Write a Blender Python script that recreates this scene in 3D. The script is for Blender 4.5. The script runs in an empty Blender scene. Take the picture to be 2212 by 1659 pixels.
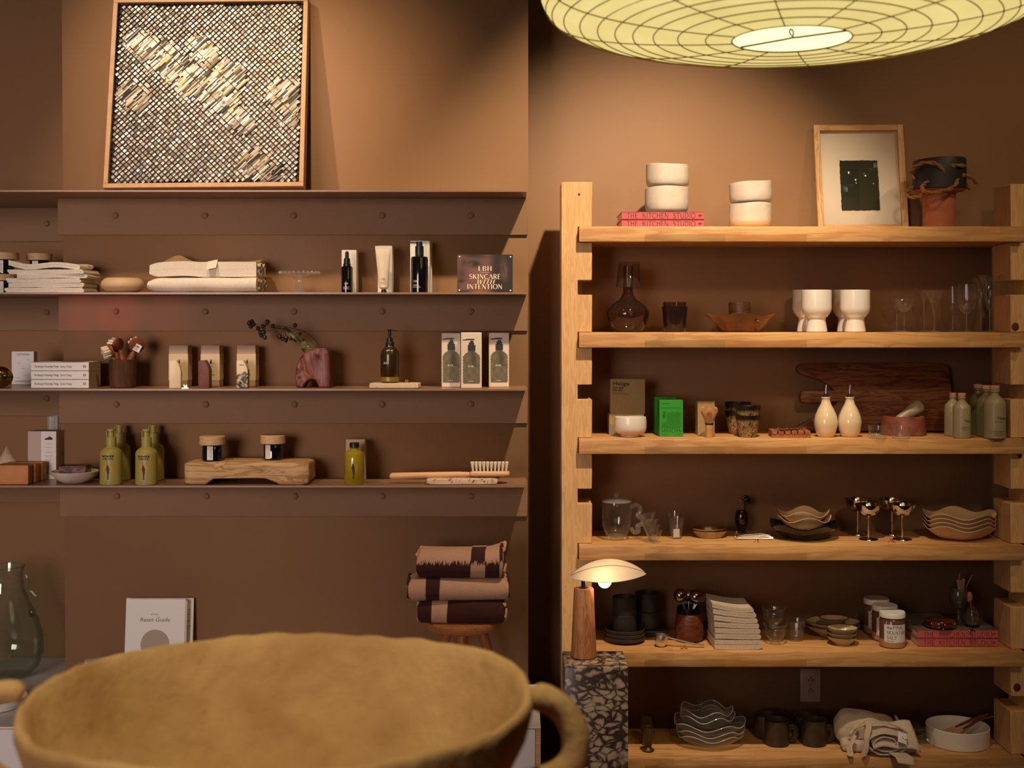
import bpy, bmesh, math, random
from mathutils import Vector, Matrix, noise
from math import sin, cos, pi, sqrt, radians as rad, atan2, exp
SC = bpy.context.scene
COL = SC.collection
random.seed(7)
# ---------------------------------------------------------------- camera, light, exposure
F, CX, HZ, CZ = 2700.0, 1106.0, 702.0, 1.62      # focal length and horizon in photo pixels, lens height in metres
def X(px, Y): return (px - CX) * Y / F
def Z(py, Y): return CZ - (py - HZ) * Y / F
cam_d = bpy.data.cameras.new('camera'); cam = bpy.data.objects.new('camera', cam_d); COL.objects.link(cam)
cam.location = (0, 0, CZ); cam.rotation_euler = (pi/2, 0, 0)
cam_d.sensor_width = 36; cam_d.lens = F / 2212 * 36; cam_d.shift_y = -(829.5 - HZ) / 2212
cam_d.clip_start = 0.05
cam_d.dof.use_dof = True; cam_d.dof.focus_distance = 4.0; cam_d.dof.aperture_fstop = 4.4
SC.camera = cam
vs = SC.view_settings
SC.display_settings.display_device = 'sRGB'
vs.view_transform = 'Standard'; vs.look = 'None'; vs.gamma = 1; vs.exposure = 0.0; vs.use_curve_mapping = False
wd = bpy.data.worlds.new('world'); SC.world = wd; wd.use_nodes = True
bg = wd.node_tree.nodes['Background']; bg.inputs[0].default_value = (0.80, 0.80, 0.95, 1); bg.inputs[1].default_value = 0.25
def light(kind, name, loc, aim, power, col, **kw):
    d = bpy.data.lights.new(name, kind); o = bpy.data.objects.new(name, d); COL.objects.link(o)
    o.location = loc; d.energy = power; d.color = col
    if aim is not None:
        o.rotation_euler = (Vector(aim) - Vector(loc)).to_track_quat('-Z', 'Y').to_euler()
    for k, v in kw.items(): setattr(d, k, v)
    return o
WARM = (1.0, 0.70, 0.41)
WARM2 = (1.0, 0.70, 0.43)
def spot(name, loc, aim, power, angle, blend=0.6, col=WARM, r=0.035):
    return light('SPOT', name, loc, aim, power, col, spot_size=rad(angle), spot_blend=blend, shadow_soft_size=r)
SPOTS = [
    ('spotlight_shelving', (0.62, 2.75, 3.35), (0.50, 4.0, 1.82), 268, 56, 0.9, (1.0, 0.78, 0.54)),
    ('spotlight_picture', (-1.40, 2.7, 3.35), (-0.95, 3.95, 2.15), 92, 50, 0.8, (1.0, 0.75, 0.50)),
    ('spotlight_breast', (-0.62, 2.75, 3.35), (-0.62, 4.0, 1.95), 82, 54, 1.0),
    ('spotlight_bowl', (-0.20, 1.05, 3.45), (-0.28, 1.55, 1.15), 132, 46, 0.9, (1.0, 0.82, 0.57)),
    ('fill_spot_front', (1.25, 0.75, 3.40), (1.10, 4.1, 1.20), 95, 40, 1.0, (1.0, 0.74, 0.46), .14),  # added soft fill, brightens the things on the pine boards from the front
    ('fill_spot_corner', (2.15, 2.75, 3.35), (1.75, 4.1, 2.1), 34, 58, 1.0),  # added weak fill, lifts the dark upper wall and the outer upright
]
for s in SPOTS: spot(*s)
# daylight of the shop window behind the camera, on its wall at the far side
light('AREA', 'window_daylight', (-2.4, -2.3, 1.9), (-2.1, 4.0, 1.0), 28, (1.0, 0.80, 0.74), shape='RECTANGLE', size=1.8, size_y=1.9, spread=rad(68))

# added red spots, standing in for an unseen source reflected in one back plate
for k, x in enumerate((-1.37, -1.25, -1.10)): spot('added_red_spot', (-1.95, 0.4, 1.60), (x, 4.0, 1.652), (110, 150, 70)[k], 3.0, 1.0, (1.0, 0.10, 0.10), .01)
# ---------------------------------------------------------------- helpers
def lin(c): return tuple((v/12.92 if v <= .04045 else ((v+.055)/1.055)**2.4) for v in c)
def H(h):
    h = h.lstrip('#'); return lin(tuple(int(h[i:i+2], 16)/255 for i in (0, 2, 4)))
class MB:
    def __init__(s): s.v = []; s.f = []; s.m = []; s.c = []
    def add(s, vs, fs, mi=0):
        n = len(s.v); s.v += [tuple(v) for v in vs]; s.f += [tuple(i+n for i in f) for f in fs]; s.m += [mi]*len(fs); return s
    def box(s, x0, x1, y0, y1, z0, z1, bv=0, mi=0, seg=1):
        bm = bmesh.new(); bmesh.ops.create_cube(bm, size=1)
        for v in bm.verts: v.co = Vector(((x0+x1)/2+v.co.x*(x1-x0), (y0+y1)/2+v.co.y*(y1-y0), (z0+z1)/2+v.co.z*(z1-z0)))
        if bv: bmesh.ops.bevel(bm, geom=bm.edges[:], offset=bv, segments=seg, profile=.5, affect='EDGES')
        return s.bm(bm, mi)
    def bm(s, bm, mi=0):
        bm.verts.index_update(); s.add([v.co for v in bm.verts], [[v.index for v in f.verts] for f in bm.faces], mi); bm.free(); return s
    def lathe(s, prof, seg=32, c=(0, 0, 0), fn=None, mi=0, sx=1, sy=1):
        vs, rows = [], []
        for r, z in prof:
            if abs(r) < 1e-7 and fn is None:
                rows.append([len(vs)]); vs.append((c[0], c[1], c[2]+z))
            else:
                row = []
                for k in range(seg):
                    a = 2*pi*k/seg; rr, zz = fn(a, r, z) if fn else (r, z)
                    row.append(len(vs)); vs.append((c[0]+sx*rr*cos(a), c[1]+sy*rr*sin(a), c[2]+zz))
                rows.append(row)
        fs = []
        for A, B in zip(rows, rows[1:]):
            if len(A) == 1 and len(B) == 1: continue
            for k in range(seg):
                q = (k+1) % seg
                if len(A) == 1: fs.append((A[0], B[k], B[q]))
                elif len(B) == 1: fs.append((A[k], A[q], B[0]))
                else: fs.append((A[k], A[q], B[q], B[k]))
        return s.add(vs, fs, mi)
    def tube(s, pts, r, seg=8, closed=False, mi=0, flat=1.0):
        P = [Vector(p) for p in pts]; n = len(P); R = r if callable(r) else (lambda t: r)
        T = []
        for i in range(n):
            a = P[i-1] if (i or closed) else P[i]; b = P[(i+1) % n] if (i < n-1 or closed) else P[i]
            T.append((b-a).normalized())
        up = Vector((0, 0, 1)) if abs(T[0].z) < .9 else Vector((0, 1, 0))
        N = (up - T[0]*up.dot(T[0])).normalized(); vs = []
        for i in range(n):
            N = (N - T[i]*N.dot(T[i])); N = N.normalized() if N.length > 1e-6 else T[i].orthogonal().normalized()
            B = T[i].cross(N); rr = R(i/max(1, n-1))
            for k in range(seg):
                a = 2*pi*k/seg; vs.append(P[i] + N*cos(a)*rr*flat + B*sin(a)*rr)
        fs = []
        for i in range(n if closed else n-1):
            j = (i+1) % n
            for k in range(seg):
                q = (k+1) % seg; fs.append((i*seg+k, i*seg+q, j*seg+q, j*seg+k))
        if not closed: fs += [tuple(range(seg))[::-1], tuple((n-1)*seg+k for k in range(seg))]
        return s.add(vs, fs, mi)
    def prism(s, poly, y0, y1, bv=0, mi=0, seg=2):
        bm = bmesh.new(); vv = [bm.verts.new((x, y0, z)) for x, z in poly]; f = bm.faces.new(vv)
        r = bmesh.ops.extrude_face_region(bm, geom=[f])
        for v in r['geom']:
            if isinstance(v, bmesh.types.BMVert): v.co.y = y1
        if bv: bmesh.ops.bevel(bm, geom=bm.edges[:], offset=bv, segments=seg, profile=.5, affect='EDGES', clamp_overlap=True)
        bmesh.ops.triangulate(bm, faces=[g for g in bm.faces if len(g.verts) > 4])
        return s.bm(bm, mi)
    def grid(s, fn, nu, nv, cu=False, mi=0):
        n = len(s.v); vs = []
        for j in range(nv+1):
            for i in range(nu if cu else nu+1): vs.append(fn(i/nu, j/nv))
        w = nu if cu else nu+1; fs = []
        for j in range(nv):
            for i in range(nu):
                q = (i+1) % w if cu else i+1
                fs.append((j*w+i, j*w+q, (j+1)*w+q, (j+1)*w+i))
        return s.add(vs, fs, mi)
    def ball(s, c, r, sx=1, sy=1, sz=1, seg=16, rings=10, mi=0):
        return s.lathe([(r*sin(pi*i/rings), -r*sz*cos(pi*i/rings)) for i in range(rings+1)], seg, c, None, mi, sx, sy)
    def rbox(s, w, d, h, r, n=6, fn=None, mi=0, c=(0, 0, 0)):
        bm = bmesh.new(); bmesh.ops.create_cube(bm, size=2)
        bmesh.ops.subdivide_edges(bm, edges=bm.edges[:], cuts=n, use_grid_fill=True)
        for v in bm.verts:
            p = Vector((v.co.x*w/2, v.co.y*d/2, v.co.z*h/2)); q = Vector((max(-w/2+r, min(w/2-r, p.x)), max(-d/2+r, min(d/2-r, p.y)), max(-h/2+r, min(h/2-r, p.z))))
            e = p-q
            if e.length > 1e-9: p = q+e.normalized()*r
            p.z += h/2
            if fn: p = Vector(fn(p.x, p.y, p.z))
            v.co = p+Vector(c)
        return s.bm(bm, mi)
    def xf(s, M, i0=0):
        s.v[i0:] = [tuple(M @ Vector(v)) for v in s.v[i0:]]; return s
    def mv(s, x=0, y=0, z=0, i0=0): return s.xf(Matrix.Translation((x, y, z)), i0)
    def rot(s, ax, deg, i0=0): return s.xf(Matrix.Rotation(rad(deg), 4, ax), i0)
    def build(s, name, mat, parent=None, loc=(0, 0, 0), sharp=38, rz=0, label=None, recalc=True):
        me = bpy.data.meshes.new(name); me.from_pydata(s.v, [], s.f)
        for m in (mat if isinstance(mat, (list, tuple)) else [mat]): me.materials.append(m)
        if any(s.m): me.polygons.foreach_set('material_index', s.m)
        if recalc:
            bm = bmesh.new(); bm.from_mesh(me); bmesh.ops.recalc_face_normals(bm, faces=bm.faces[:]); bm.to_mesh(me); bm.free()
        if s.c:
            at = me.color_attributes.new('Col', 'FLOAT_COLOR', 'POINT')
            at.data.foreach_set('color', [x for c in s.c for x in (c[0], c[1], c[2], 1)])
        me.shade_smooth()
        if sharp: me.set_sharp_from_angle(angle=rad(sharp))
        o = bpy.data.objects.new(name, me); COL.objects.link(o); o.location = loc; o.rotation_euler = (0, 0, rz)
        if parent: o.parent = parent
        if label: o['label'] = label
        return o
def tag(o, label, cat, group=None, kind=None):
    o['label'] = label; o['category'] = cat
    if group: o['group'] = group
    if kind: o['kind'] = kind
    return o
def thing(name, label, cat, loc=(0, 0, 0), rz=0, group=None, rx=0, ry=0):
    o = bpy.data.objects.new(name, None); COL.objects.link(o); o.empty_display_size = .02
    o.location = loc; o.rotation_euler = (rad(rx), rad(ry), rad(rz)); return tag(o, label, cat, group)
def dup(o, loc=None, label=None, rz=None, parent=None, scale=None):
    c = o.copy(); COL.objects.link(c)
    if parent: c.parent = parent
    if loc is not None: c.location = loc
    if rz is not None: c.rotation_euler.z = rad(rz)
    if label: c['label'] = label
    if scale: c.scale = (scale,)*3
    for ch in o.children: dup(ch, parent=c)
    return c
def struct(name, mb, mat, **k):
    o = mb.build(name, mat, **k); o['kind'] = 'structure'; return o
def PX(prof, u): return [(a*u, b*u) for a, b in prof]
def shell(prof, t, floor=None):
    """closed vessel profile from an outer one that runs bottom centre -> rim"""
    if prof[0][0] > 1e-6: prof = [(0, prof[0][1])] + list(prof)
    z0 = prof[0][1]+(floor or t); out = list(prof); r, z = prof[-1]
    out.append((r-t*.5, z+t*.3))
    inn = []
    for i in range(len(prof)-1, 0, -1):
        r, z = prof[i]
        if z > z0 and r > t*1.05: inn.append((r-t, z))
    if inn: inn.append((inn[-1][0]*.92, z0))
    else: inn = [(prof[-1][0]-t, z0)]
    return out+inn+[(0, z0)]
# ---------------------------------------------------------------- materials
def NT(name):
    m = bpy.data.materials.new(name); m.use_nodes = True; nt = m.node_tree
    return m, nt, nt.nodes['Principled BSDF']
def nd(nt, t, **k):
    n = nt.nodes.new(t)
    for a, b in k.items():
        if a in n.inputs.keys(): n.inputs[a].default_value = b
        else: setattr(n, a, b)
    return n
def coords(nt, sc=(1, 1, 1), src='Object', rot=(0, 0, 0)):
    tc = nt.nodes.new('ShaderNodeTexCoord'); mp = nt.nodes.new('ShaderNodeMapping')
    nt.links.new(tc.outputs[src], mp.inputs[0]); mp.inputs['Scale'].default_value = sc; mp.inputs['Rotation'].default_value = rot
    return mp.outputs[0]
def ramp(nt, fac, stops):
    r = nt.nodes.new('ShaderNodeValToRGB'); cr = r.color_ramp
    while len(cr.elements) < len(stops): cr.elements.new(.5)
    for e, (p, c) in zip(cr.elements, stops): e.position = p; e.color = (*c, 1)
    nt.links.new(fac, r.inputs[0]); return r.outputs[0]
def mat(name, c, rough=.5, metal=0, spec=.5, c2=None, ns=40, bump=0, bs=None, dist=.002, sc=(1, 1, 1), coat=0, sheen=0, lo=.35, hi=.65, detail=4, sss=0):
    m, nt, p = NT(name)
    p.inputs['Base Color'].default_value = (*c, 1); p.inputs['Roughness'].default_value = rough; p.inputs['Metallic'].default_value = metal
    p.inputs['Specular IOR Level'].default_value = spec; p.inputs['Coat Weight'].default_value = coat; p.inputs['Sheen Weight'].default_value = sheen
    p.inputs['Coat Roughness'].default_value = .08
    if sss: p.inputs['Subsurface Weight'].default_value = sss; p.inputs['Subsurface Scale'].default_value = .01
    if c2 or bump:
        v = coords(nt, sc)
    if c2:
        n = nd(nt, 'ShaderNodeTexNoise', Scale=ns, Detail=detail); nt.links.new(v, n.inputs['Vector'])
        nt.links.new(ramp(nt, n.outputs[0], [(lo, c), (hi, c2)]), p.inputs['Base Color'])
    if bump:
        n = nd(nt, 'ShaderNodeTexNoise', Scale=bs or ns, Detail=3.0); nt.links.new(v, n.inputs['Vector'])
        b = nd(nt, 'ShaderNodeBump', Strength=bump, Distance=dist); nt.links.new(n.outputs[0], b.inputs['Height']); nt.links.new(b.outputs[0], p.inputs['Normal'])
    return m
def glass(name, c=(1, 1, 1), rough=0.0, ior=1.45, edge=None, milk=0, rim=0, spec0=.035):
    """thin-walled glass: tinted see-through body, Fresnel reflection, deeper tint where the wall is seen edge-on"""
    m, nt, p = NT(name); nt.nodes.remove(p); out = nt.nodes['Material Output']
    tr = nd(nt, 'ShaderNodeBsdfTransparent'); gl = nd(nt, 'ShaderNodeBsdfGlossy', Roughness=max(rough, .02)); gl.inputs[0].default_value = (1, 1, 1, 1)
    lw = nd(nt, 'ShaderNodeLayerWeight', Blend=.5); e = edge or tuple(a*.55 for a in c)
    k = ramp(nt, lw.outputs['Facing'], [(.45, c), (.97, e)]); nt.links.new(k, tr.inputs[0])
    pw = nd(nt, 'ShaderNodeMath', operation='POWER'); pw.inputs[1].default_value = 4.5; nt.links.new(lw.outputs['Facing'], pw.inputs[0])
    fr = nd(nt, 'ShaderNodeMath', operation='MULTIPLY_ADD'); fr.inputs[1].default_value = .55; fr.inputs[2].default_value = spec0; nt.links.new(pw.outputs[0], fr.inputs[0])
    mx = nd(nt, 'ShaderNodeMixShader'); nt.links.new(fr.outputs[0], mx.inputs[0])
    body = tr.outputs[0]
    if milk or rim:  # pale haze mixed in, strongest edge-on, in place of bright reflections
        df = nd(nt, 'ShaderNodeBsdfDiffuse'); df.inputs[0].default_value = (.8, .78, .74, 1); m2 = nd(nt, 'ShaderNodeMixShader'); mk = nd(nt, 'ShaderNodeMath', operation='MULTIPLY_ADD'); mk.inputs[1].default_value = rim; mk.inputs[2].default_value = milk; nt.links.new(pw.outputs[0], mk.inputs[0]); nt.links.new(mk.outputs[0], m2.inputs[0])
        nt.links.new(body, m2.inputs[1]); nt.links.new(df.outputs[0], m2.inputs[2]); body = m2.outputs[0]
    nt.links.new(body, mx.inputs[1]); nt.links.new(gl.outputs[0], mx.inputs[2]); nt.links.new(mx.outputs[0], out.inputs[0])
    return m
def wood(name, c1, c2, axis='x', scale=1.0, rough=.45, blocks=None, spec=.4, dark=None):
    m, nt, p = NT(name); p.inputs['Roughness'].default_value = rough; p.inputs['Specular IOR Level'].default_value = spec
    s = {'x': (.8, 9, 9), 'y': (9, .8, 9), 'z': (9, 9, .8)}[axis]; s = tuple(a*scale for a in s)
    v = coords(nt, s)
    n = nd(nt, 'ShaderNodeTexNoise', Scale=2.2, Detail=5.0, Distortion=1.2); nt.links.new(v, n.inputs['Vector'])
    w = nd(nt, 'ShaderNodeMath', operation='MULTIPLY'); w.inputs[1].default_value = 9.0; nt.links.new(n.outputs[0], w.inputs[0])
    fr = nd(nt, 'ShaderNodeMath', operation='PINGPONG'); fr.inputs[1].default_value = 1.0; nt.links.new(w.outputs[0], fr.inputs[0])
    n2 = nd(nt, 'ShaderNodeTexNoise', Scale=14.0, Detail=3.0); nt.links.new(v, n2.inputs['Vector'])
    mx = nd(nt, 'ShaderNodeMath', operation='MULTIPLY_ADD'); nt.links.new(n2.outputs[0], mx.inputs[0]); mx.inputs[1].default_value = .5; nt.links.new(fr.outputs[0], mx.inputs[2])
    col = ramp(nt, mx.outputs[0], [(.15, c1), (.75, tuple(a*.6+b*.4 for a, b in zip(c1, c2))), (1.25 if False else 1.0, c2)])
    if blocks:
        v2 = coords(nt, (1, 1, 1)); sp = nd(nt, 'ShaderNodeSeparateXYZ'); nt.links.new(v2, sp.inputs[0])
        cb = nd(nt, 'ShaderNodeCombineXYZ'); nt.links.new(sp.outputs[0 if axis == 'x' else 2], cb.inputs[0])
        ad = nd(nt, 'ShaderNodeMath', operation='ADD'); nt.links.new(sp.outputs[2 if axis == 'x' else 0], ad.inputs[0]); nt.links.new(sp.outputs[1], ad.inputs[1]); nt.links.new(ad.outputs[0], cb.inputs[1])
        bt = nd(nt, 'ShaderNodeTexBrick', Scale=1.0); bt.inputs['Brick Width'].default_value = blocks[0]; bt.inputs['Row Height'].default_value = blocks[1]
        bt.inputs['Mortar Size'].default_value = 0.0004; bt.offset = .37; bt.squash = 1.0
        bt.inputs['Color1'].default_value = (0, 0, 0, 1); bt.inputs['Color2'].default_value = (1, 1, 1, 1); bt.inputs['Mortar'].default_value = (.35, .35, .35, 1)
        nt.links.new(cb.outputs[0], bt.inputs['Vector'])
        tint = ramp(nt, bt.outputs[0], [(0, (.78, .62, .48)), (.3, (1, .97, .92)), (.65, (.93, .80, .67)), (.85, (1.0, 1.0, .98)), (1, (.62, .57, .49))])
        mm = nd(nt, 'ShaderNodeMix', data_type='RGBA', blend_type='MULTIPLY'); mm.inputs[0].default_value = .85
        nt.links.new(col, mm.inputs[6]); nt.links.new(tint, mm.inputs[7]); col = mm.outputs[2]
    if dark:
        n3 = nd(nt, 'ShaderNodeTexNoise', Scale=dark[0], Detail=2.0); nt.links.new(coords(nt, tuple(a**.5 for a in s)), n3.inputs['Vector'])
        k = ramp(nt, n3.outputs[0], [(dark[1], (1, 1, 1)), (dark[1]+.06, (.35, .28, .25))])
        mm = nd(nt, 'ShaderNodeMix', data_type='RGBA', blend_type='MULTIPLY'); mm.inputs[0].default_value = 1
        nt.links.new(col, mm.inputs[6]); nt.links.new(k, mm.inputs[7]); col = mm.outputs[2]
    nt.links.new(col, p.inputs['Base Color'])
    b = nd(nt, 'ShaderNodeBump', Strength=.25, Distance=.0006); nt.links.new(mx.outputs[0], b.inputs['Height']); nt.links.new(b.outputs[0], p.inputs['Normal'])
    return m
def vcol(name, rough=.6, bump=0, bs=200, dist=.001, coat=0, metal=0, sheen=0):
    m, nt, p = NT(name); a = nd(nt, 'ShaderNodeVertexColor', layer_name='Col'); nt.links.new(a.outputs[0], p.inputs['Base Color'])
    p.inputs['Roughness'].default_value = rough; p.inputs['Coat Weight'].default_value = coat; p.inputs['Metallic'].default_value = metal; p.inputs['Sheen Weight'].default_value = sheen
    if bump:
        n = nd(nt, 'ShaderNodeTexNoise', Scale=bs, Detail=2.0); nt.links.new(coords(nt), n.inputs['Vector'])
        b = nd(nt, 'ShaderNodeBump', Strength=bump, Distance=dist); nt.links.new(n.outputs[0], b.inputs['Height']); nt.links.new(b.outputs[0], p.inputs['Normal'])
    return m
def emit(name, c, s, mixtex=None):
    m, nt, p = NT(name); p.inputs['Base Color'].default_value = (*c, 1); p.inputs['Emission Color'].default_value = (*c, 1); p.inputs['Emission Strength'].default_value = s
    p.inputs['Roughness'].default_value = .8
    return m
WALLC = (.325, .178, .088)
M = dict(
    wall=mat('taupe_wall_paint', WALLC, .62, spec=.35, c2=tuple(a*.94 for a in WALLC), ns=3, bump=.12, bs=420, dist=.0012),
    steel=mat('taupe_shelf_enamel', (.27, .147, .074), .5, spec=.18, c2=(.257, .14, .07), ns=8, bump=.10, bs=300, dist=.0008),
    steelg=mat('taupe_shelf_gloss', (.30, .165, .088), .30, spec=.45, bump=.08, bs=260, dist=.0008),
    pine=wood('pine_board', H('#dcb078'), H('#c89660'), 'x', 1.3, .42, (.26, .0245)),
    pinez=wood('pine_upright', H('#dcb07a'), H('#cd9f68'), 'z', 3.0, .45, None),
    white=mat('white_carton', (.80, .76, .72), .55),
    paper=mat('white_paper', (.78, .75, .72), .7),
    ink=mat('black_ink', (.012, .011, .011), .6),
    grey_ink=mat('grey_ink', (.12, .11, .105), .6),
    black=mat('black_plastic', (.012, .012, .013), .35),
    blackglass=mat('dark_violet_glass', (.006, .004, .007), .06, spec=.6, coat=.6),
    navyjar=mat('navy_glass', (.004, .006, .012), .07, coat=.7),
    ceramic=mat('white_ceramic', (.80, .74, .66), .28, c2=(.76, .69, .60), ns=12, coat=.25),
    matte_cream=mat('cream_bisque', (.70, .61, .50), .75, c2=(.63, .54, .43), ns=30, bump=.25, bs=90, dist=.002),
    glass=glass('clear_glass', (.97, .97, .96), edge=(.80, .79, .77), milk=.010, rim=.20), line_glass=glass('bright_edged_glass', (.97, .97, .96), edge=(.8, .79, .77), milk=.07, rim=.5, spec0=.08), amber2=glass('pale_amber_glass', (.86, .77, .68), edge=(.4, .28, .18), milk=.01, rim=.1), pressed=glass('pressed_glass', (.95, .95, .94), edge=(.75, .74, .72), milk=.08, rim=.4, spec0=.11), amber=glass('smoky_amber_glass', (.70, .53, .40), edge=(.18, .10, .05), milk=.008), greenglass=glass('green_glass', (.90, .95, .91), edge=(.38, .48, .42), milk=.01, rim=.2),
    olive_glass=glass('olive_glass', (.55, .50, .25), edge=(.25, .2, .06), milk=.06), flatglass=glass('picture_glass', (.98, .98, .97), edge=(.9, .9, .9), spec0=.012),
    linen=mat('cream_linen', (.80, .72, .62), .95, spec=.1, c2=(.73, .64, .53), ns=220, bump=.45, bs=500, dist=.0012, sheen=.2),
    linen2=mat('oatmeal_linen', (.62, .50, .39), .95, spec=.1, c2=(.53, .42, .32), ns=160, bump=.5, bs=420, dist=.0014, sheen=.2),
    gold=mat('polished_brass', (.95, .66, .26), .16, 1), steelm=mat('brushed_steel', (.78, .73, .66), .34, 1),
    chrome=mat('chrome', (.60, .62, .66), .07, 1), brass2=mat('aged_brass', (.75, .50, .18), .18, 1),
    pinkbook=mat('pink_cloth_cover', H('#c25f60'), .75, c2=H('#b65657'), ns=300), pages=mat('page_block', (.72, .60, .44), .8, c2=(.58, .46, .32), ns=60, sc=(.3, .3, 20)),
    bookink=mat('maroon_ink', H('#5a2026'), .7),
    lidwood=wood('pale_lid_wood', H('#d9b58c'), H('#c49a6c'), 'x', 6, .55),
    brown=wood('walnut', H('#8a5228'), H('#5c3016'), 'x', 3.0, .5, dark=(1.2, .66)),
    redwood=wood('rosewood', H('#7e3a24'), H('#5a2212'), 'z', 2.2, .38),
    stoolw=wood('beech_stool', H('#a9683c'), H('#8a4e2a'), 'z', 5, .5), stoolx=wood('beech_seat', H('#b5733f'), H('#96582e'), 'x', 5, .5),
    lampw=wood('ash_lamp_base', H('#c98c5e'), H('#a86a42'), 'z', 3.4, .5),
    brushw=wood('pear_brush', H('#8e4c28'), H('#763a1c'), 'z', 6, .45), palew=mat('pale_beech', H('#dcae82'), .55, c2=H('#d3a274'), ns=30, sc=(.3, 3, 3)),
    bristle=mat('cream_bristle', (.80, .68, .52), .8, bump=.4, bs=300), terracotta=mat('terracotta', H('#b0694c'), .8, c2=H('#a05a3e'), ns=14, bump=.25, bs=120),
    blackclay=mat('black_clay', (.018, .016, .018), .55, bump=.2, bs=80), rope=mat('jute_rope', H('#a5713f'), .95, c2=H('#8a5a2e'), ns=200, bump=.6, bs=260),
    olive=mat('olive_bottle', H('#a3964c'), .42, spec=.4), orange=mat('orange_print', H('#e07a2a'), .6),
    kraft=mat('kraft_card', H('#a98d5e'), .8, c2=H('#a08455'), ns=180), green=mat('green_carton', (.028, .30, .022), .5), greenink=mat('dark_green_ink', (.006, .06, .008), .6),
    papier=mat('ochre_papier_mache', H('#c8a46c'), .9, spec=.2, c2=H('#b08a56'), ns=8, bump=.7, bs=30, dist=.008, detail=6),
    trav=mat('travertine', H('#d8c3a5'), .75, c2=H('#b99a74'), ns=160, lo=.55, hi=.75, bump=.4, bs=160),
    shade=mat('lamp_shade', (.86, .72, .56), .85), dark_ceram=mat('black_stoneware', (.022, .019, .018), .5, c2=(.035, .03, .028), ns=40, bump=.15, bs=140),
    mug=mat('bronze_mug_glaze', (.055, .036, .014), .42, c2=(.03, .02, .01), ns=18, bump=.2, bs=90),
    wavyc=mat('sand_porcelain', H('#d0b088'), .55, c2=H('#c8a67c'), ns=20), gblack=mat('gloss_black', (.006, .005, .006), .22, spec=.3, coat=.15),
    lam=mat('white_laminate', (.72, .68, .68), .45), ply=mat('birch_edge', H('#d0a87c'), .6, c2=H('#c0966a'), ns=20, sc=(1, 1, 12)),
    cork=mat('cork_pink', H('#cf9a7c'), .85, c2=H('#b98062'), ns=220, bump=.3, bs=220),
    print=vcol('printed_card', .45), cloth_v=vcol('checked_terry', 1.0, .9, 420, .003, sheen=.0), vstone=vcol('stone_glaze', .4, .2, 120), vmat=vcol('vertex_matte', .7, .15, 200),
)
# ---------------------------------------------------------------- lettering (flat print, facing -Y)
def flat_text(s, h, mat_, parent, loc, name='lettering', w=None, bold=0, align='CENTER', cyl=None, ext=0, shear=0, rz=0, tilt=0, sx=1):
    cu = bpy.data.curves.new(name, 'FONT'); cu.body = s; cu.size = h/.70; cu.align_x = align; cu.offset = bold*h; cu.extrude = ext; cu.shear = shear; cu.resolution_u = 2
    tmp = bpy.data.objects.new('tmp', cu); me = bpy.data.meshes.new_from_object(tmp); bpy.data.objects.remove(tmp); bpy.data.curves.remove(cu)
    me.name = name
    xs = [v.co.x for v in me.vertices] or [0]; k = sx
    if w: k = w/max(1e-6, max(xs)-min(xs))
    if w and align == 'CENTER': x0 = (max(xs)+min(xs))/2
    else: x0 = 0
    ct, st = cos(rad(tilt)), sin(rad(tilt))
    for v in me.vertices:
        x, z, d = (v.co.x-x0)*k, v.co.y, v.co.z
        x, z = x*ct-z*st, x*st+z*ct
        if cyl: v.co = (cyl*sin(x/cyl), cyl-cyl*cos(x/cyl), z)
        else: v.co = (x, -d, z)
    me.materials.append(mat_)
    o = bpy.data.objects.new(name, me); COL.objects.link(o); o.location = loc; o.rotation_euler.z = rz
    if parent: o.parent = parent
    return o
def arc(cx, cz, rx, rz, a0, a1, n=14): return [(cx+rx*cos(rad(a0+(a1-a0)*i/n)), cz+rz*sin(rad(a0+(a1-a0)*i/n))) for i in range(n+1)]
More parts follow.
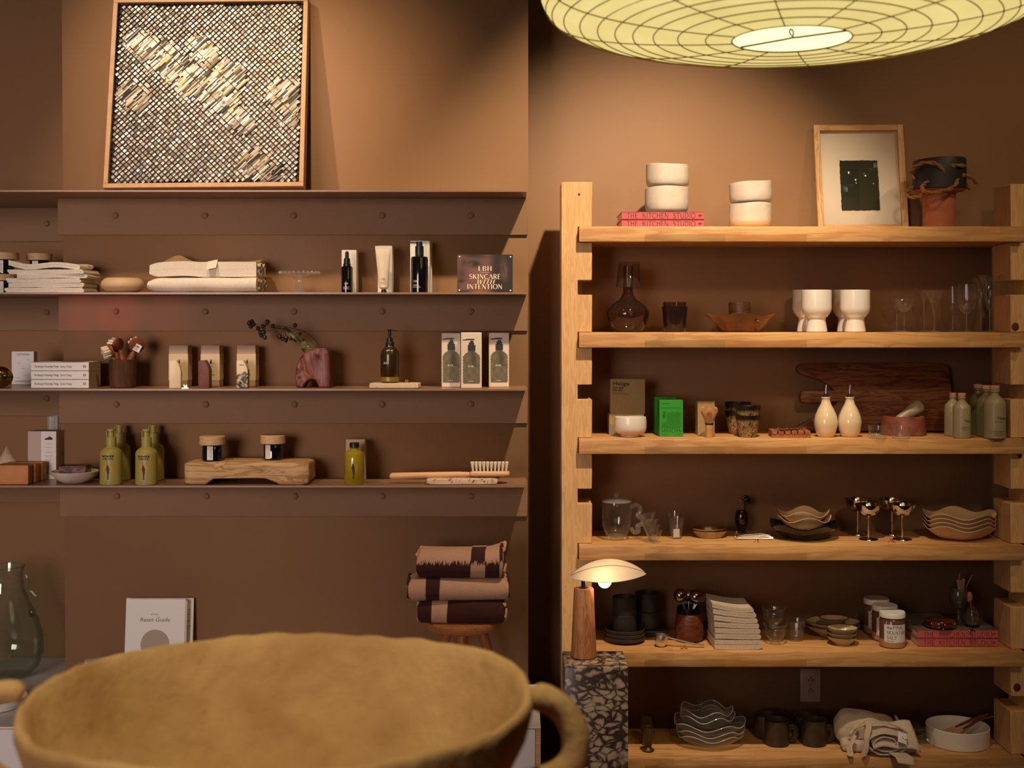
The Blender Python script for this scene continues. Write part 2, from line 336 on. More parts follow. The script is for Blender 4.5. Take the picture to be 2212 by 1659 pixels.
GL = {
 'A': (.74, [('n', [(0, 0), (.36, 1)]), ('t', [(.36, 1), (.72, 0)]), ('n', [(.12, .36), (.58, .36)])]),
 'B': (.64, [('t', [(.1, 0), (.1, 1)]), ('c', [(.1, 1)]+arc(.28, .76, .24, .24, 90, -90)+[(.1, .52)]), ('c', [(.1, .52)]+arc(.3, .26, .28, .26, 90, -90)+[(.1, 0)])]),
 'C': (.74, [('c', arc(.42, .5, .40, .5, 48, 312))]),
 'D': (.76, [('t', [(.1, 0), (.1, 1)]), ('c', [(.1, 1)]+arc(.26, .5, .46, .5, 90, -90)+[(.1, 0)])]),
 'E': (.58, [('t', [(.1, 0), (.1, 1)]), ('n', [(.1, 1), (.52, 1)]), ('n', [(.1, .52), (.44, .52)]), ('n', [(.1, 0), (.55, 0)])]),
 'F': (.55, [('t', [(.1, 0), (.1, 1)]), ('n', [(.1, 1), (.52, 1)]), ('n', [(.1, .52), (.42, .52)])]),
 'G': (.78, [('c', arc(.42, .5, .40, .5, 48, 340)), ('t', [(.72, 0.02), (.72, .42)])]),
 'H': (.74, [('t', [(.1, 0), (.1, 1)]), ('t', [(.64, 0), (.64, 1)]), ('n', [(.1, .52), (.64, .52)])]),
 'I': (.28, [('t', [(.14, 0), (.14, 1)])]),
 'K': (.70, [('t', [(.1, 0), (.1, 1)]), ('n', [(.1, .42), (.6, 1)]), ('t', [(.26, .6), (.66, 0)])]),
 'L': (.56, [('t', [(.1, 0), (.1, 1)]), ('n', [(.1, 0), (.52, 0)])]),
 'M': (.90, [('n', [(.08, 0), (.1, 1)]), ('t', [(.1, 1), (.44, 0)]), ('n', [(.44, 0), (.78, 1)]), ('t', [(.78, 1), (.82, 0)])]),
 'N': (.78, [('n', [(.08, 0), (.08, 1)]), ('t', [(.08, 1), (.68, 0)]), ('n', [(.68, 0), (.68, 1)])]),
 'O': (.84, [('c', arc(.42, .5, .40, .5, 0, 360, 24))]),
 'P': (.60, [('t', [(.1, 0), (.1, 1)]), ('c', [(.1, 1)]+arc(.28, .74, .26, .26, 90, -90)+[(.1, .48)])]),
 'R': (.66, [('t', [(.1, 0), (.1, 1)]), ('c', [(.1, 1)]+arc(.28, .75, .25, .25, 90, -90)+[(.1, .5)]), ('t', [(.28, .5), (.62, 0)])]),
 'S': (.58, [('s', arc(.29, .75, .22, .25, 30, 270, 12)+arc(.28, .25, .25, .25, 90, -150, 12)[1:])]),
 'T': (.64, [('t', [(.32, 0), (.32, 1)]), ('n', [(0, 1), (.64, 1)])]),
 'U': (.74, [('t', [(.1, 1), (.1, .32)]), ('c', arc(.37, .32, .27, .32, 180, 360)), ('n', [(.64, .32), (.64, 1)])]),
 'V': (.72, [('t', [(0, 1), (.36, 0)]), ('n', [(.36, 0), (.70, 1)])]),
 'W': (1.0, [('t', [(0, 1), (.26, 0)]), ('n', [(.26, 0), (.5, .9)]), ('t', [(.5, .9), (.74, 0)]), ('n', [(.74, 0), (.98, 1)])]),
 'Y': (.70, [('t', [(0, 1), (.34, .48)]), ('n', [(.34, .48), (.68, 1)]), ('t', [(.34, .48), (.34, 0)])]),
 ' ': (.42, []),
}
def caps(s, h, mat_, parent, loc, thick=.15, thin=.045, gap=.12, w=None, name='lettering', shear=0, align='CENTER', cyl=None, word=1.0):
    mb = MB(); x = 0; quads = []
    for ch in s:
        wd_, st = GL[ch]
        for kind, pts in st:
            for i, ((ax, az), (bx, bz)) in enumerate(zip(pts, pts[1:])):
                dx, dz = bx-ax, bz-az; L = sqrt(dx*dx+dz*dz) or 1e-6
                if kind == 't': t = thick
                elif kind == 'n': t = thin
                elif kind == 's': t = thin+(thick-thin)*max(0, min(1, (abs(dz)*.5+(abs(dx) if .3 < (az+bz)/2 < .7 else 0))/L))
                else: t = thin+(thick-thin)*(abs(dz)/L)**1.6
                nx, nz = -dz/L*t/2, dx/L*t/2; ex, ez = (dx/L*t*.15, dz/L*t*.15) if kind in 'cs' else (0, 0)
                quads.append([(x+ax-nx-ex, az-nz-ez), (x+bx-nx+ex, bz-nz+ez), (x+bx+nx+ex, bz+nz+ez), (x+ax+nx-ex, az+nz-ez)])
        x += wd_*(word if ch == ' ' else 1)+gap
    tot = (x-gap)*h; k = (w/tot) if w else 1
    off = -tot/2 if align == 'CENTER' else 0
    for q in quads:
        vs = []
        for a, b in q:
            xx, zz = (a*h+off+shear*b*h)*k, b*h
            vs.append((cyl*sin(xx/cyl), cyl-cyl*cos(xx/cyl), zz) if cyl else (xx, 0, zz))
        mb.add(vs, [(0, 1, 2, 3)])
    return mb.build(name, mat_, parent, loc, sharp=0, recalc=False)
def fine_print(rows, mat_, parent, loc, h=.0012, name='fine_print', cyl=None, seed=1):
    """rows: (x0, x1, z) bars broken up like lines of illegible small type"""
    rnd = random.Random(seed); mb = MB()
    for x0, x1, z in rows:
        x = x0
        while x < x1-h:
            w = min(h*rnd.uniform(1.5, 4.5), x1-x)
            q = [(x, z), (x+w, z), (x+w, z+h), (x, z+h)]
            mb.add([(cyl*sin(a/cyl), cyl-cyl*cos(a/cyl), b) if cyl else (a, 0, b) for a, b in q], [(0, 1, 2, 3)])
            x += w+h*.9
    o = mb.build(name, mat_, parent, loc, sharp=0, recalc=False); o['kind'] = 'stuff'; return o
def flat_poly(polys, mat_, parent, loc, name='print', cyl=None):
    mb = MB()
    for p in polys: mb.add([(cyl*sin(x/cyl), cyl-cyl*cos(x/cyl), z) if cyl else (x, 0, z) for x, z in p], [tuple(range(len(p)))])
    return mb.build(name, mat_, parent, loc, sharp=0, recalc=False)
def print_grid(name, w, h, nx, ny, fn, parent, loc, mat_=None):
    mb = MB(); mb.grid(lambda u, v: ((u-.5)*w, 0, v*h), nx, ny)
    mb.c = [fn(i/nx, j/ny) for j in range(ny+1) for i in range(nx+1)]
    return mb.build(name, mat_ or M['print'], parent, loc, sharp=0, recalc=False)
def circ(cx, cz, r, n=24, rz=None): return [(cx+r*cos(2*pi*i/n), cz+(rz or r)*sin(2*pi*i/n)) for i in range(n)]
# ---------------------------------------------------------------- shared builders
def carton(name, label, x0, x1, yt, yb, Y, d, mat_, zb, group=None, body='carton_body', bv=.0008, cat='box', rz=0):
    """a closed carton: front face between photo columns x0..x1, rows yt..yb, standing on height zb"""
    u = Y/F; w = (x1-x0)*u; h = (yb-yt)*u
    t = thing(name, label, cat, ((x0+x1)/2*u-CX*u, Y, zb), rz, group)
    MB().box(-w/2, w/2, 0, d, 0, h, bv).build(body, mat_, t)
    mb = MB().box(-w/2+.0015, w/2-.0015, .001, d*.5, h, h+.0006).build('top_flap', mat_, t)
    return t, w, h, u
def snake(mb, w, d, h, n, seed=0, amp=.002, ny=8, fill=.86, ang=9, bulge=0):
    """a folded cloth: a ribbon laid to and fro n times, its folds at both x ends, as deep as d"""
    lh = h/n; t = lh*fill/2; r = lh/2; path = []
    for i in range(n):
        z = (i+.5)*lh; s = 1 if i % 2 == 0 else -1
        xs = [s*(-w/2+r+(w-2*r)*k/8) for k in range(9)]
        path += [(x, z, 0) for x in xs]
        if i < n-1: path += [(s*(w/2-r)+s*r*sin(pi*k/6), z+lh/2-lh/2*cos(pi*k/6), 0) for k in range(1, 6)]
    P = [Vector((a, 0, b)) for a, b, _ in path]; vs = []; m = len(P)
    for j in range(ny+1):
        y = -d/2+d*j/ny
        for i in range(m):
            T = (P[min(i+1, m-1)]-P[max(i-1, 0)]).normalized(); N = Vector((-T.z, 0, T.x))
            for s in (1, -1):
                p = P[i]+N*t*s+Vector((0, y, 0))
                q = noise.noise_vector(p*14+Vector((seed*3.1, 0, 0)))*amp
                if bulge: q.z += bulge*(p.z/h)*(1-(2*p.x/w)**2)
                vs.append(p+q)
    fs = []; W = 2*m
    for j in range(ny):
        for i in range(m-1):
            a, b = j*W+2*i, j*W+2*i+2
            fs += [(a, b, b+W, a+W), (a+1, a+1+W, b+1+W, b+1)]
        fs += [(j*W, j*W+W, j*W+W+1, j*W+1), (j*W+2*m-2, j*W+2*m-1, j*W+W+2*m-1, j*W+W+2*m-2)]
    for i in range(m-1):
        a = 2*i; fs += [(a, a+1, a+3, a+2)]; a += ny*W; fs += [(a, a+2, a+3, a+1)]
    return mb.add(vs, fs)
def wavy(mb, R, depth, n, amp, ph=0, t=.003, seg=72, rings=7, foot=.45, flare=1.6, sx=1, sy=1, z0=0, ramp_=.25):
    """a shallow dish whose rim runs in n waves"""
    def S(k, a, top):
        f = k/rings; r = R*f
        z = z0+depth*max(0, (f-foot)/(1-foot))**flare+amp*sin(n*a+ph)*max(0, (f-ramp_)/(1-ramp_))**2
        rr = r*(1+.035*sin(n*a+ph+.8)*f)
        return (sx*rr*cos(a), sy*rr*sin(a), z+(t if top else 0))
    vs, fs = [], []
    for top in (0, 1):
        vs.append((0, 0, z0+(t if top else 0)))
        for k in range(1, rings+1):
            for s in range(seg): vs.append(S(k, 2*pi*s/seg, top))
    H_ = 1+rings*seg
    for top in (0, 1):
        o = top*H_
        for s in range(seg):
            q = (s+1) % seg
            fs.append((o, o+1+s, o+1+q))
            for k in range(rings-1):
                a = o+1+k*seg; fs.append((a+s, a+seg+s, a+seg+q, a+q))
    for s in range(seg):
        q = (s+1) % seg; a = 1+(rings-1)*seg; fs.append((a+s, a+q, H_+a+q, H_+a+s))
    return mb.add(vs, fs)
def numeral(s, x, y, z, label, h=.011, rz=0):
    t = thing('price_numeral', label, 'price tag', (x, y, z), rz, 'brass price numerals')
    flat_text(s, h, M['gold'], t, (0, 0, .0022), 'digits', bold=.03, ext=.0012)
    MB().box(-.011, .011, -.004, .004, 0, .0022, .0004).build('foot_bar', M['gold'], t)
    return t
# ---------------------------------------------------------------- the room
YB, YR, YS = 4.0, 4.32, 3.8          # chimney breast face, recess walls, steel shelf front
CEIL = 3.7
XL, XR, YBK = -3.3, 3.3, -2.8
xa_t, xa_b, xb = X(130, YB), X(143, YB), X(1141, YB)
def slab(name, x0, x1, y0, y1, z0, z1, m): return struct(name, MB().box(x0, x1, y0, y1, z0, z1), m, sharp=0)
M['floor'] = wood('oak_floor', H('#9a744c'), H('#7d5a38'), 'y', .6, .5, (1.2, .12))
M['ceil'] = mat('ceiling_paint', (.55, .47, .40), .8)
slab('floor', XL, XR, YBK, YR, -.1, 0, M['floor'])
slab('ceiling', XL, XR, YBK, YR, CEIL, CEIL+.1, M['ceil'])
slab('wall_front', XL, XR, YR, YR+.15, 0, CEIL, M['wall'])
slab('wall_left', XL-.15, XL, YBK, YR, 0, CEIL, M['wall'])
slab('wall_right', XR, XR+.15, YBK, YR, 0, CEIL, M['wall'])
wb = MB()      # rear wall with the shop window's opening
for a in ((XL, -3.25, 0, CEIL), (-1.4, XR, 0, CEIL), (-3.25, -1.4, 0, .85), (-3.25, -1.4, 2.95, CEIL)): wb.box(a[0], a[1], YBK-.15, YBK, a[2], a[3])
struct('wall_rear', wb, M['wall'], sharp=0)
wf = MB()
for a in ((-3.25, -3.19, .85, 2.95), (-1.46, -1.4, .85, 2.95), (-3.19, -1.46, .85, .91), (-3.19, -1.46, 2.89, 2.95), (-2.35, -2.29, .91, 2.89)): wf.box(a[0], a[1], YBK-.1, YBK-.02, a[2], a[3])
w1 = struct('window_1', wf, M['lam'], sharp=0)
MB().box(-3.19, -1.46, YBK-.07, YBK-.064, .91, 2.89).build('window_pane', M['flatglass'], w1, sharp=0)
br = MB()      # the chimney breast, its far edge a touch out of plumb
vs = [(xa_b, YB, 0), (xb, YB, 0), (xb, YB, CEIL), (xa_t, YB, CEIL), (xa_b, YR, 0), (xb, YR, 0), (xb, YR, CEIL), (xa_t, YR, CEIL)]
br.add(vs, [(0, 1, 2, 3), (4, 7, 6, 5), (0, 3, 7, 4), (1, 5, 6, 2), (3, 2, 6, 7), (0, 4, 5, 1)])
struct('wall_breast', br, M['wall'], sharp=0)

# track for the spotlights on the ceiling
tr = thing('spotlight_track', 'black ceiling track carrying the shop spotlights above the shelves', 'track light', (0, 2.7, CEIL))
MB().box(-2.2, 2.2, -.02, .02, -.03, 0, .002).build('rail', M['black'], tr)
for nm, loc, aim, *_ in SPOTS:  # the added fill spots get a head as well
    p = Vector(loc); q = (Vector(aim)-p).normalized(); b = p-q*.03-Vector((0, 2.7, CEIL))
    mb = MB().tube([b-q*.12, b, b+q*.005], lambda t: .045, 20); mb.tube([(b.x, 0, -.03), b-q*.06], .008, 8)
    mb.build('spot_head', M['black'], tr)

# ---------------------------------------------------------------- folded steel wall shelves
ZLs = [Z(410.5, YS), Z(631.5, YS), Z(840, YS), Z(1049, YS)]       # tops
ZL = [z+.0005 for z in ZLs]      # what stands on them
PB = [Z(508, YB), Z(715, YB), Z(914, YB), Z(1115, YB)]
xr_s = X(1138, YS); xl_s = -2.35
nice = ['topmost taupe steel wall shelf, carrying the big woven picture', 'second taupe steel wall shelf from the top, carrying folded towels and skincare',
        'third taupe steel wall shelf from the top, carrying small books and soap cartons', 'lowest taupe steel wall shelf, carrying olive bottles and the long bath brush']
BX = [251, 444, 635, 826, 1017]; BYp = [466, 673, 873, 1071]
for k in range(4):
    t = thing('wall_shelf', nice[k], 'shelf', (0, 0, ZLs[k]), 0, 'taupe steel wall shelves')
    th = .0055; xe = (xa_t+xa_b)/2
    poly = [(xl_s, YS), (xr_s, YS), (xr_s, YB-.001), (xe-.006, YB-.001), (xe-.006, YR-.001), (xl_s, YR-.001)]
    n = len(poly); mb = MB(); mb.add([(a, b, -th) for a, b in poly]+[(a, b, 0) for a, b in poly], [(0, 1, 2, 3), (0, 3, 4, 5), (6, 9, 8, 7), (6, 11, 10, 9)]+[(i, (i+1) % n, n+(i+1) % n, n+i) for i in range(n)])
    mb.build('shelf_plate', M['steelg'], t)
    x0 = X(126.5+k*1.6, YB); z1 = PB[k]-ZLs[k]
    MB().box(x0, X(1139.5, YB), YB-.009, YB-.0005, z1, -th, .001).build('back_plate', M['steel'], t)
    MB().box(xl_s, xe-.008, YR-.009, YR-.0005, z1, -th, .001).build('back_plate', M['steel'], t)
    for bx in BX:
        MB().lathe([(0, -.0), (.0095, 0), (.0105, .002), (.0098, .006), (.006, .009), (0, .010)], 16).rot('X', 90).build('bolt', M['steel'], t, (X(bx+(k*1.0 if bx < 700 else 0), YB), YB-.008, Z(BYp[k], YB)-ZLs[k]))
    for bx in (103, -60):
        MB().lathe([(0, 0), (.0095, 0), (.0105, .002), (.0098, .006), (.006, .009), (0, .010)], 16).rot('X', 90).build('bolt', M['steel'], t, (X(bx, YR), YR-.008, Z(HZ+(BYp[k]-HZ)*YB/YR, YR)-ZLs[k]))

# ---------------------------------------------------------------- pine shelving unit
YW = 4.0; SYP = [489, 718, 948, 1178, 1408, 1637]; ZR = [Z(y, YW) for y in SYP]; TH = 33*YW/F
su = thing('shelving_unit', 'tall pine shelving unit of six boards slotted into notched uprights', 'shelving', (0, YW, 0))
ylips = .03
def notches():
    out = []
    for i, y in enumerate(SYP):
        out.append((ZR[i]-TH-.001, ZR[i]+.001))
        yy = [621, 847, 1072, 1296, 1520, 1748][i]; c = Z(yy, YW+ylips); out.append((c-.0235, c+.0235))
    return sorted([n for n in out if n[0] > .1])
def upright(x_in, x_out, xn, ztop):
    """x_in is the face towards the boards, xn the bottom of its notches"""
    poly = [(x_in, 0)]
    for a, b in notches(): poly += [(x_in, a), (xn, a), (xn, b), (x_in, b)]
    poly += [(x_in, ztop), (x_out, ztop), (x_out, 0)]
    bm = bmesh.new(); vv = [bm.verts.new((x, ylips, z)) for x, z in poly]; f = bm.faces.new(vv)
    r = bmesh.ops.extrude_face_region(bm, geom=[f])
    for v in r['geom']:
        if isinstance(v, bmesh.types.BMVert): v.co.y = .172
    bmesh.ops.recalc_face_normals(bm, faces=bm.faces[:]); bmesh.ops.bevel(bm, geom=[e for e in bm.edges], offset=.0018, segments=1, profile=.5, affect='EDGES')
    bmesh.ops.triangulate(bm, faces=[g for g in bm.faces if len(g.verts) > 4])
    return MB().bm(bm).build('upright', M['pinez'], su)
Yp = YW+ylips
upright(X(1279, Yp), X(1213, Yp), X(1248, Yp), Z(393, Yp))
upright(X(2183, Yp), X(2249, Yp), X(2216, Yp), Z(397, Yp))
for i, z in enumerate(ZR):
    x0, x1 = X(1251, YW), X(2213.5, YW)
    MB().box(x0, x1, 0, .292, z-TH, z, .0025, seg=2).mv(0, 0, -z).build('shelf_board', M['pine'], su, (0, 0, z))
MK = mat('pine_knot', H('#3a1a0c'), .6, c2=H('#5a2e16'), ns=120)
for px, py, r in ((2193, 706, 8), (2197, 1485, 8), (2203, 984, 5), (1251, 420, 2.5)):
    q = Yp/F; MB().lathe([(0, 0), (r*q, 0), (r*q*.9, .0006), (0, .0008)], 20, sy=1.15).rot('X', 90).build('knot', MK, su, (X(px, Yp), ylips-.0002, Z(py, Yp)))

# electrical outlet on the wall between the two lowest boards
oz = Z(1479.5, YR); ot = thing('wall_outlet', 'white duplex electrical outlet plate on the wall below the fifth pine board', 'outlet', (X(1750, YR), YR, oz))
MB().box(-.035, .035, -.006, 0, -.0572, .0572, .003, seg=2).build('cover_plate', mat('outlet_plate', (.44, .31, .23), .4), ot)
for dz in (.0195, -.0195):
    mb = MB().prism([(-.0168, -.008), (-.0168, .008), (-.010, .0142), (.010, .0142), (.0168, .008), (.0168, -.008), (.010, -.0142), (-.010, -.0142)], -.0085, -.005, .0006)
    s = mb.build('socket', mat('outlet_face', (.40, .28, .21), .4) if dz > 0 else bpy.data.materials['outlet_face'], ot, (0, 0, dz))
    sl = MB().box(-.0075, -.0050, -.0088, -.0080, -.004, .003); sl.box(.0045, .0065, -.0088, -.008, -.0045, .0035); sl.box(.0065, .0108, -.0088, -.008, -.0012, .0008)
    sl.lathe([(0, 0), (.0026, 0), (.0026, .0008), (0, .0008)], 12).rot('X', 0)
    h = MB().lathe([(0, 0), (.0026, 0), (.0026, .0008), (0, .0008)], 12).rot('X', 90).mv(0, -.008, .0075)
    sl2 = MB().box(-.0075, -.0050, -.0088, -.0080, -.004, .003); sl2.box(.0045, .0065, -.0088, -.008, -.0045, .0035); sl2.box(.0065, .0108, -.0088, -.008, -.0012, .0008); sl2.add(h.v, h.f)
    sl2.build('socket_slots', M['ink'], s)
MB().lathe([(0, 0), (.0032, 0), (.0028, .0015), (0, .0018)], 12).rot('X', 90).build('screw', M['brass2'], ot, (0, -.006, 0))

# ---------------------------------------------------------------- white plinth along the breast
zp = .47; zpt = zp; yf = 3.577; xp = X(1168, yf)
pl = thing('display_plinth', 'long low white plinth with birch edging beneath the steel wall shelves', 'plinth', (0, yf, 0))
xe = (xa_t+xa_b)/2
poly = [(xl_s, 0), (xp, 0), (xp, YB-yf-.002), (xe-.01, YB-yf-.002), (xe-.01, YR-yf-.002), (xl_s, YR-yf-.002)]
def pslab(z0, z1, ins=0):
    P = [(a, b+(ins if b == 0 else 0)) for a, b in poly]; n = len(P)
    return MB().add([(a, b, z0) for a, b in P]+[(a, b, z1) for a, b in P], [(0, 1, 2, 3), (0, 3, 4, 5), (6, 9, 8, 7), (6, 11, 10, 9)]+[(i, (i+1) % n, n+(i+1) % n, n+i) for i in range(n)])
pslab(zp-.004, zp).build('top_panel', M['lam'], pl)
pslab(0, zp-.004, .006).build('carcass', M['ply'], pl)
for i in range(4):
    a = xp-.012-(i+1)*.56+.002; b = xp-.012-i*.56-.004
    MB().box(a, b, .0005, .006, .03, zp-.008, .001).build('front_panel', M['lam'], pl)
# ---------------------------------------------------------------- top steel shelf: the woven picture
def picture():
    Yb, Yt = 3.835, 3.955; z0 = ZL[0]; Ht = Z(3, Yt)-z0; tilt = atan2(Yt-Yb, Ht); Ls = sqrt(Ht*Ht+(Yt-Yb)**2)
    xl, xr = X(222, Yb), X(655.5, Yb); W = xr-xl; fw = .0145; dp = .045
    t = thing('woven_picture', 'square box-framed artwork of woven silver strips and black cord, leaning on the wall', 'artwork', ((xl+xr)/2, Yb, z0), 0)
    t.rotation_euler = (-tilt, rad(-.5), 0); t.location.z += dp*sin(tilt)+.004
    for nm, a in (('frame_rail', (-W/2, W/2, 0, dp, 0, fw)), ('frame_rail', (-W/2, W/2, 0, dp, Ls-fw, Ls)), ('frame_rail', (-W/2, -W/2+fw, 0, dp, fw, Ls-fw)), ('frame_rail', (W/2-fw, W/2, 0, dp, fw, Ls-fw))):
        MB().box(*a, .001).build(nm, M['framew'], t)
    a, b = W/2-fw, Ls-fw
    MB().box(-a, a, .018, .022, fw, b).build('backing', M['ink'], t)
    # woven strips: small tilted metal tiles between black cords, with loose bundles of longer strips
    mb = MB(); rnd = random.Random(3); s = .0138; c45 = sqrt(.5); pats = [(-.22, .47, .055, .028, 1), (-.15, .43, .075, .04, 1), (-.06, .36, .085, .05, 1), (.03, .31, .08, .045, 1), (.07, .37, .05, .035, 1), (-.235, .30, .05, .04, 1), (.235, .30, .05, .045, 1), (.275, .24, .03, .04, 1), (.16, .07, .06, .04, 1), (.20, .03, .04, .04, 1), (-.02, .45, .06, .03, 1), (.10, .22, .05, .03, 1)]
    def inpatch(x, z):
        for px, pz, ru, rv, _ in pats:
            u_, v_ = ((x-px)+(z-pz))*c45, ((x-px)-(z-pz))*c45
            if (u_/rv)**2+(v_/ru)**2 < 1: return True
        return False
    ins = []
    N = 46
    for i in range(-N, N):
        for j in range(-N, N):
            u_, v_ = (i+.5)*s, (j+.5)*s*.92; x, z = (u_+v_)*c45, Ls/2+(u_-v_)*c45
            if abs(x) > a-.006 or not fw+.006 < z < b-.006: continue
            p = inpatch(x, z)
            if p and (i+j*3) % 2: continue
            lu, lv = (s*.47, s*.455) if not p else (s*rnd.uniform(1.2, 2.0), s*.46)
            n = rnd.choice((2, 3)) if not p else 3
            for q in range(n):
                f0, f1 = -1+2*q/n, -1+2*(q+1)/n-.04
                P = []
                jx, jy = rnd.uniform(-.0012, .0012), rnd.uniform(-.0006, .0006); br_ = rnd.random()
                for su_, sv_ in ((-1, f0), (1, f0), (1, f1), (-1, f1)):
                    uu, vv = u_+su_*lu, v_+sv_*lv
                    xx, zz = (uu+vv)*c45, Ls/2+(uu-vv)*c45
                    xx = max(-a+.001, min(a-.001, xx)); zz = max(fw+.001, min(b-.001, zz))
                    P.append((xx, .0135+su_*jx+sv_*jy-(.003 if p else 0)+.0012*rnd.random(), zz))
                mb.add(P, [(0, 1, 2, 3)])
                d = (.02, .016, .012) if (br_ < .30 and p) else ((.33, .28, .235) if br_ < .8 else (.55, .51, .50))
                if p and .45 < br_ < .58: d = (.26, .19, .07)
                mb.c += [tuple(x*(.72 if p else 1) for x in d)]*4
    o = mb.build('woven_strips', vcol('pewter_strip', .38, 0, metal=.55), t, recalc=False, sharp=1); o['kind'] = 'stuff'
    cb = MB()
    for k in range(-N, N):
        for dr in (0, 1):
            w_ = s*k*(.92 if dr else 1); P = []
            for e in (-.5, .5):
                uu, vv = (w_, e) if not dr else (e, w_)
                P.append(((uu+vv)*c45, Ls/2+(uu-vv)*c45))
            (x0, q0), (x1, q1) = P; t0, t1 = 0., 1.
            for p_, d_, lo, hi in ((x0, x1-x0, -a, a), (q0, q1-q0, fw, b)):
                A, B = (lo-p_)/d_, (hi-p_)/d_; t0, t1 = max(t0, min(A, B)), min(t1, max(A, B))
            if t1-t0 < .02: continue
            n = max(2, int((t1-t0)*40))
            seg = []
            for q in range(n+1):
                f_ = t0+(t1-t0)*q/n; x, z = x0+(x1-x0)*f_, q0+(q1-q0)*f_
                if dr == 1 and inpatch(x, z): 
                    if len(seg) > 1: cb.tube(seg, .0013, 4)
                    seg = []; continue
                if dr == 0 and inpatch(x, z) and (k % 5):
                    if len(seg) > 1: cb.tube(seg, .0013, 4)
                    seg = []; continue
                seg.append((x, .0112, z))
            if len(seg) > 1: cb.tube(seg, .0013, 4)
    o = cb.build('black_cords', M['ink'], t, recalc=False, sharp=0); o['kind'] = 'stuff'
M['framew'] = mat('maple_frame', H('#c9a27a'), .5, c2=H('#bd9468'), ns=30, sc=(1, 1, 1))
picture()

# ---------------------------------------------------------------- second shelf
Y2 = 3.9; z2 = ZL[1]
def label_strip(parent, R, x0, x1, z0, z1, name='paper_label', m=None):
    mb = MB(); n = 6; mb.grid(lambda a, b: (R*sin((x0+(x1-x0)*a)/R), -R*cos((x0+(x1-x0)*a)/R)-.0004, z0+(z1-z0)*b), n, 1)
    o = mb.build(name, m or M['paper'], parent, recalc=False)
    return o
def jar(px, yt, yb, rj, rl, ylid, Y, zb, label, lx0, lx1, group='pale-lidded dark jars', tiltlab=0):
    u = Y/F; t = thing('lidded_jar', label, 'jar', (X(px, Y), Y, zb), 0, group)
    h = (yb-ylid)*u; R = rj*u
    MB().lathe([(0, 0), (R*.9, 0), (R, .003), (R, h-.004), (R*.9, h), (0, h)], 32).build('glass_body', M['navyjar'], t)
    hl = (ylid-yt)*u; Rl = rl*u
    MB().lathe([(0, 0), (Rl-.001, 0), (Rl, .001), (Rl, hl-.0015), (Rl-.0015, hl), (0, hl)], 36).build('wooden_lid', M['lidwood'], t, (0, 0, h+.0002))
    l = label_strip(t, R, (lx0-px)*u, (lx1-px)*u, h*.10, h*.95)
    x0 = (lx0-px)*u
    rows = [(h*.2, h*.85)]
    mb = MB()
    for k in range(3):
        xx = x0+(lx1-lx0)*u*(.4+.18*k); z = h*.25
        rnd = random.Random(k)
        while z < h*.7:
            d = rnd.uniform(.001, .003); mb.add([(R*sin((xx+a)/R), -R*cos((xx+a)/R)-.0008, zz) for a, zz in ((0, z), (.0006, z), (.0006, z+d), (0, z+d))], [(0, 1, 2, 3)]); z += d+.0008
    mb.build('fine_print', M['ink'], t, recalc=False, sharp=0)
    return t
Yj = 4.06
u = Yj/F; zlow = Z(630, Yj)
jar(7, 587, 630, 22, 27.5, 601, Yj, z2, 'dark jar with pale wood lid, under another jar beside the muslin cloths', 2, 16)
jar(10, 541, 587, 20, 30, 556, Yj-.01, z2+(630-587)*u, 'dark jar with pale wood lid, stacked on the jar beside the muslin cloths', 0, 15)
jar(88, 587, 630, 20, 26, 601, Yj+.08, z2, 'dark jar hidden behind the muslin cloths, carrying another jar on its lid', 76, 90)
jar(85, 541, 587, 20, 26.5, 556, Yj+.08, z2+(630-587)*(Yj+.08)/F, 'dark jar with pale wood lid showing above the stacked muslin cloths', 76, 90)

# muslin cloths: six, folded
lay = [(25, 192, 10.5), (30, 190, 10), (29, 186, 10), (47, 197, 9), (33, 195, 10), (30, 181, 12)]
z = z2; u = 3.87/F
names = ['bottom cloth', 'second cloth from the bottom', 'third cloth from the bottom', 'fourth cloth from the bottom', 'cloth below the top one', 'topmost crumpled cloth']
for k, (a, b, hh) in enumerate(lay):
    t = thing('muslin_cloth', 'folded cream muslin, %s in the stack beside the dark jars' % names[k], 'cloth', ((X(a, 3.87)+X(b, 3.87))/2, 3.885, z), [0, 1, -1, 2, -2, 1][k], 'folded muslin cloths')
    h = hh*u*.96
    mb = MB(); snake(mb, (b-a)*u, .13, h, 2 if k % 2 else 3, k+1, .0016+.0007*(k > 3), 8, .95)
    if k == 5: mb.v = [(x, y, zz+.006*exp(-((x+.10)/.02)**2)+.004*sin(x*40)*(y < 0)) for x, y, zz in mb.v]
    mb.build('folded_cloth', M['linen'], t); z += h+(.0032 if k == 4 else .0005)

# soap stone disc
t = thing('soap_stone', 'smooth cream pebble-shaped soap lying beside the cream towels', 'soap', (X(265, Y2), Y2, z2))
u = Y2/F
MB().lathe(PX([(0, 0), (26, 0), (36, 4), (44, 11), (46, 17), (44, 24), (38, 30.5), (33, 32.6), (0, 33)], u), 48).build('soap_body', mat('cream_soap', H('#cdb08a'), .5, sss=.1), t)
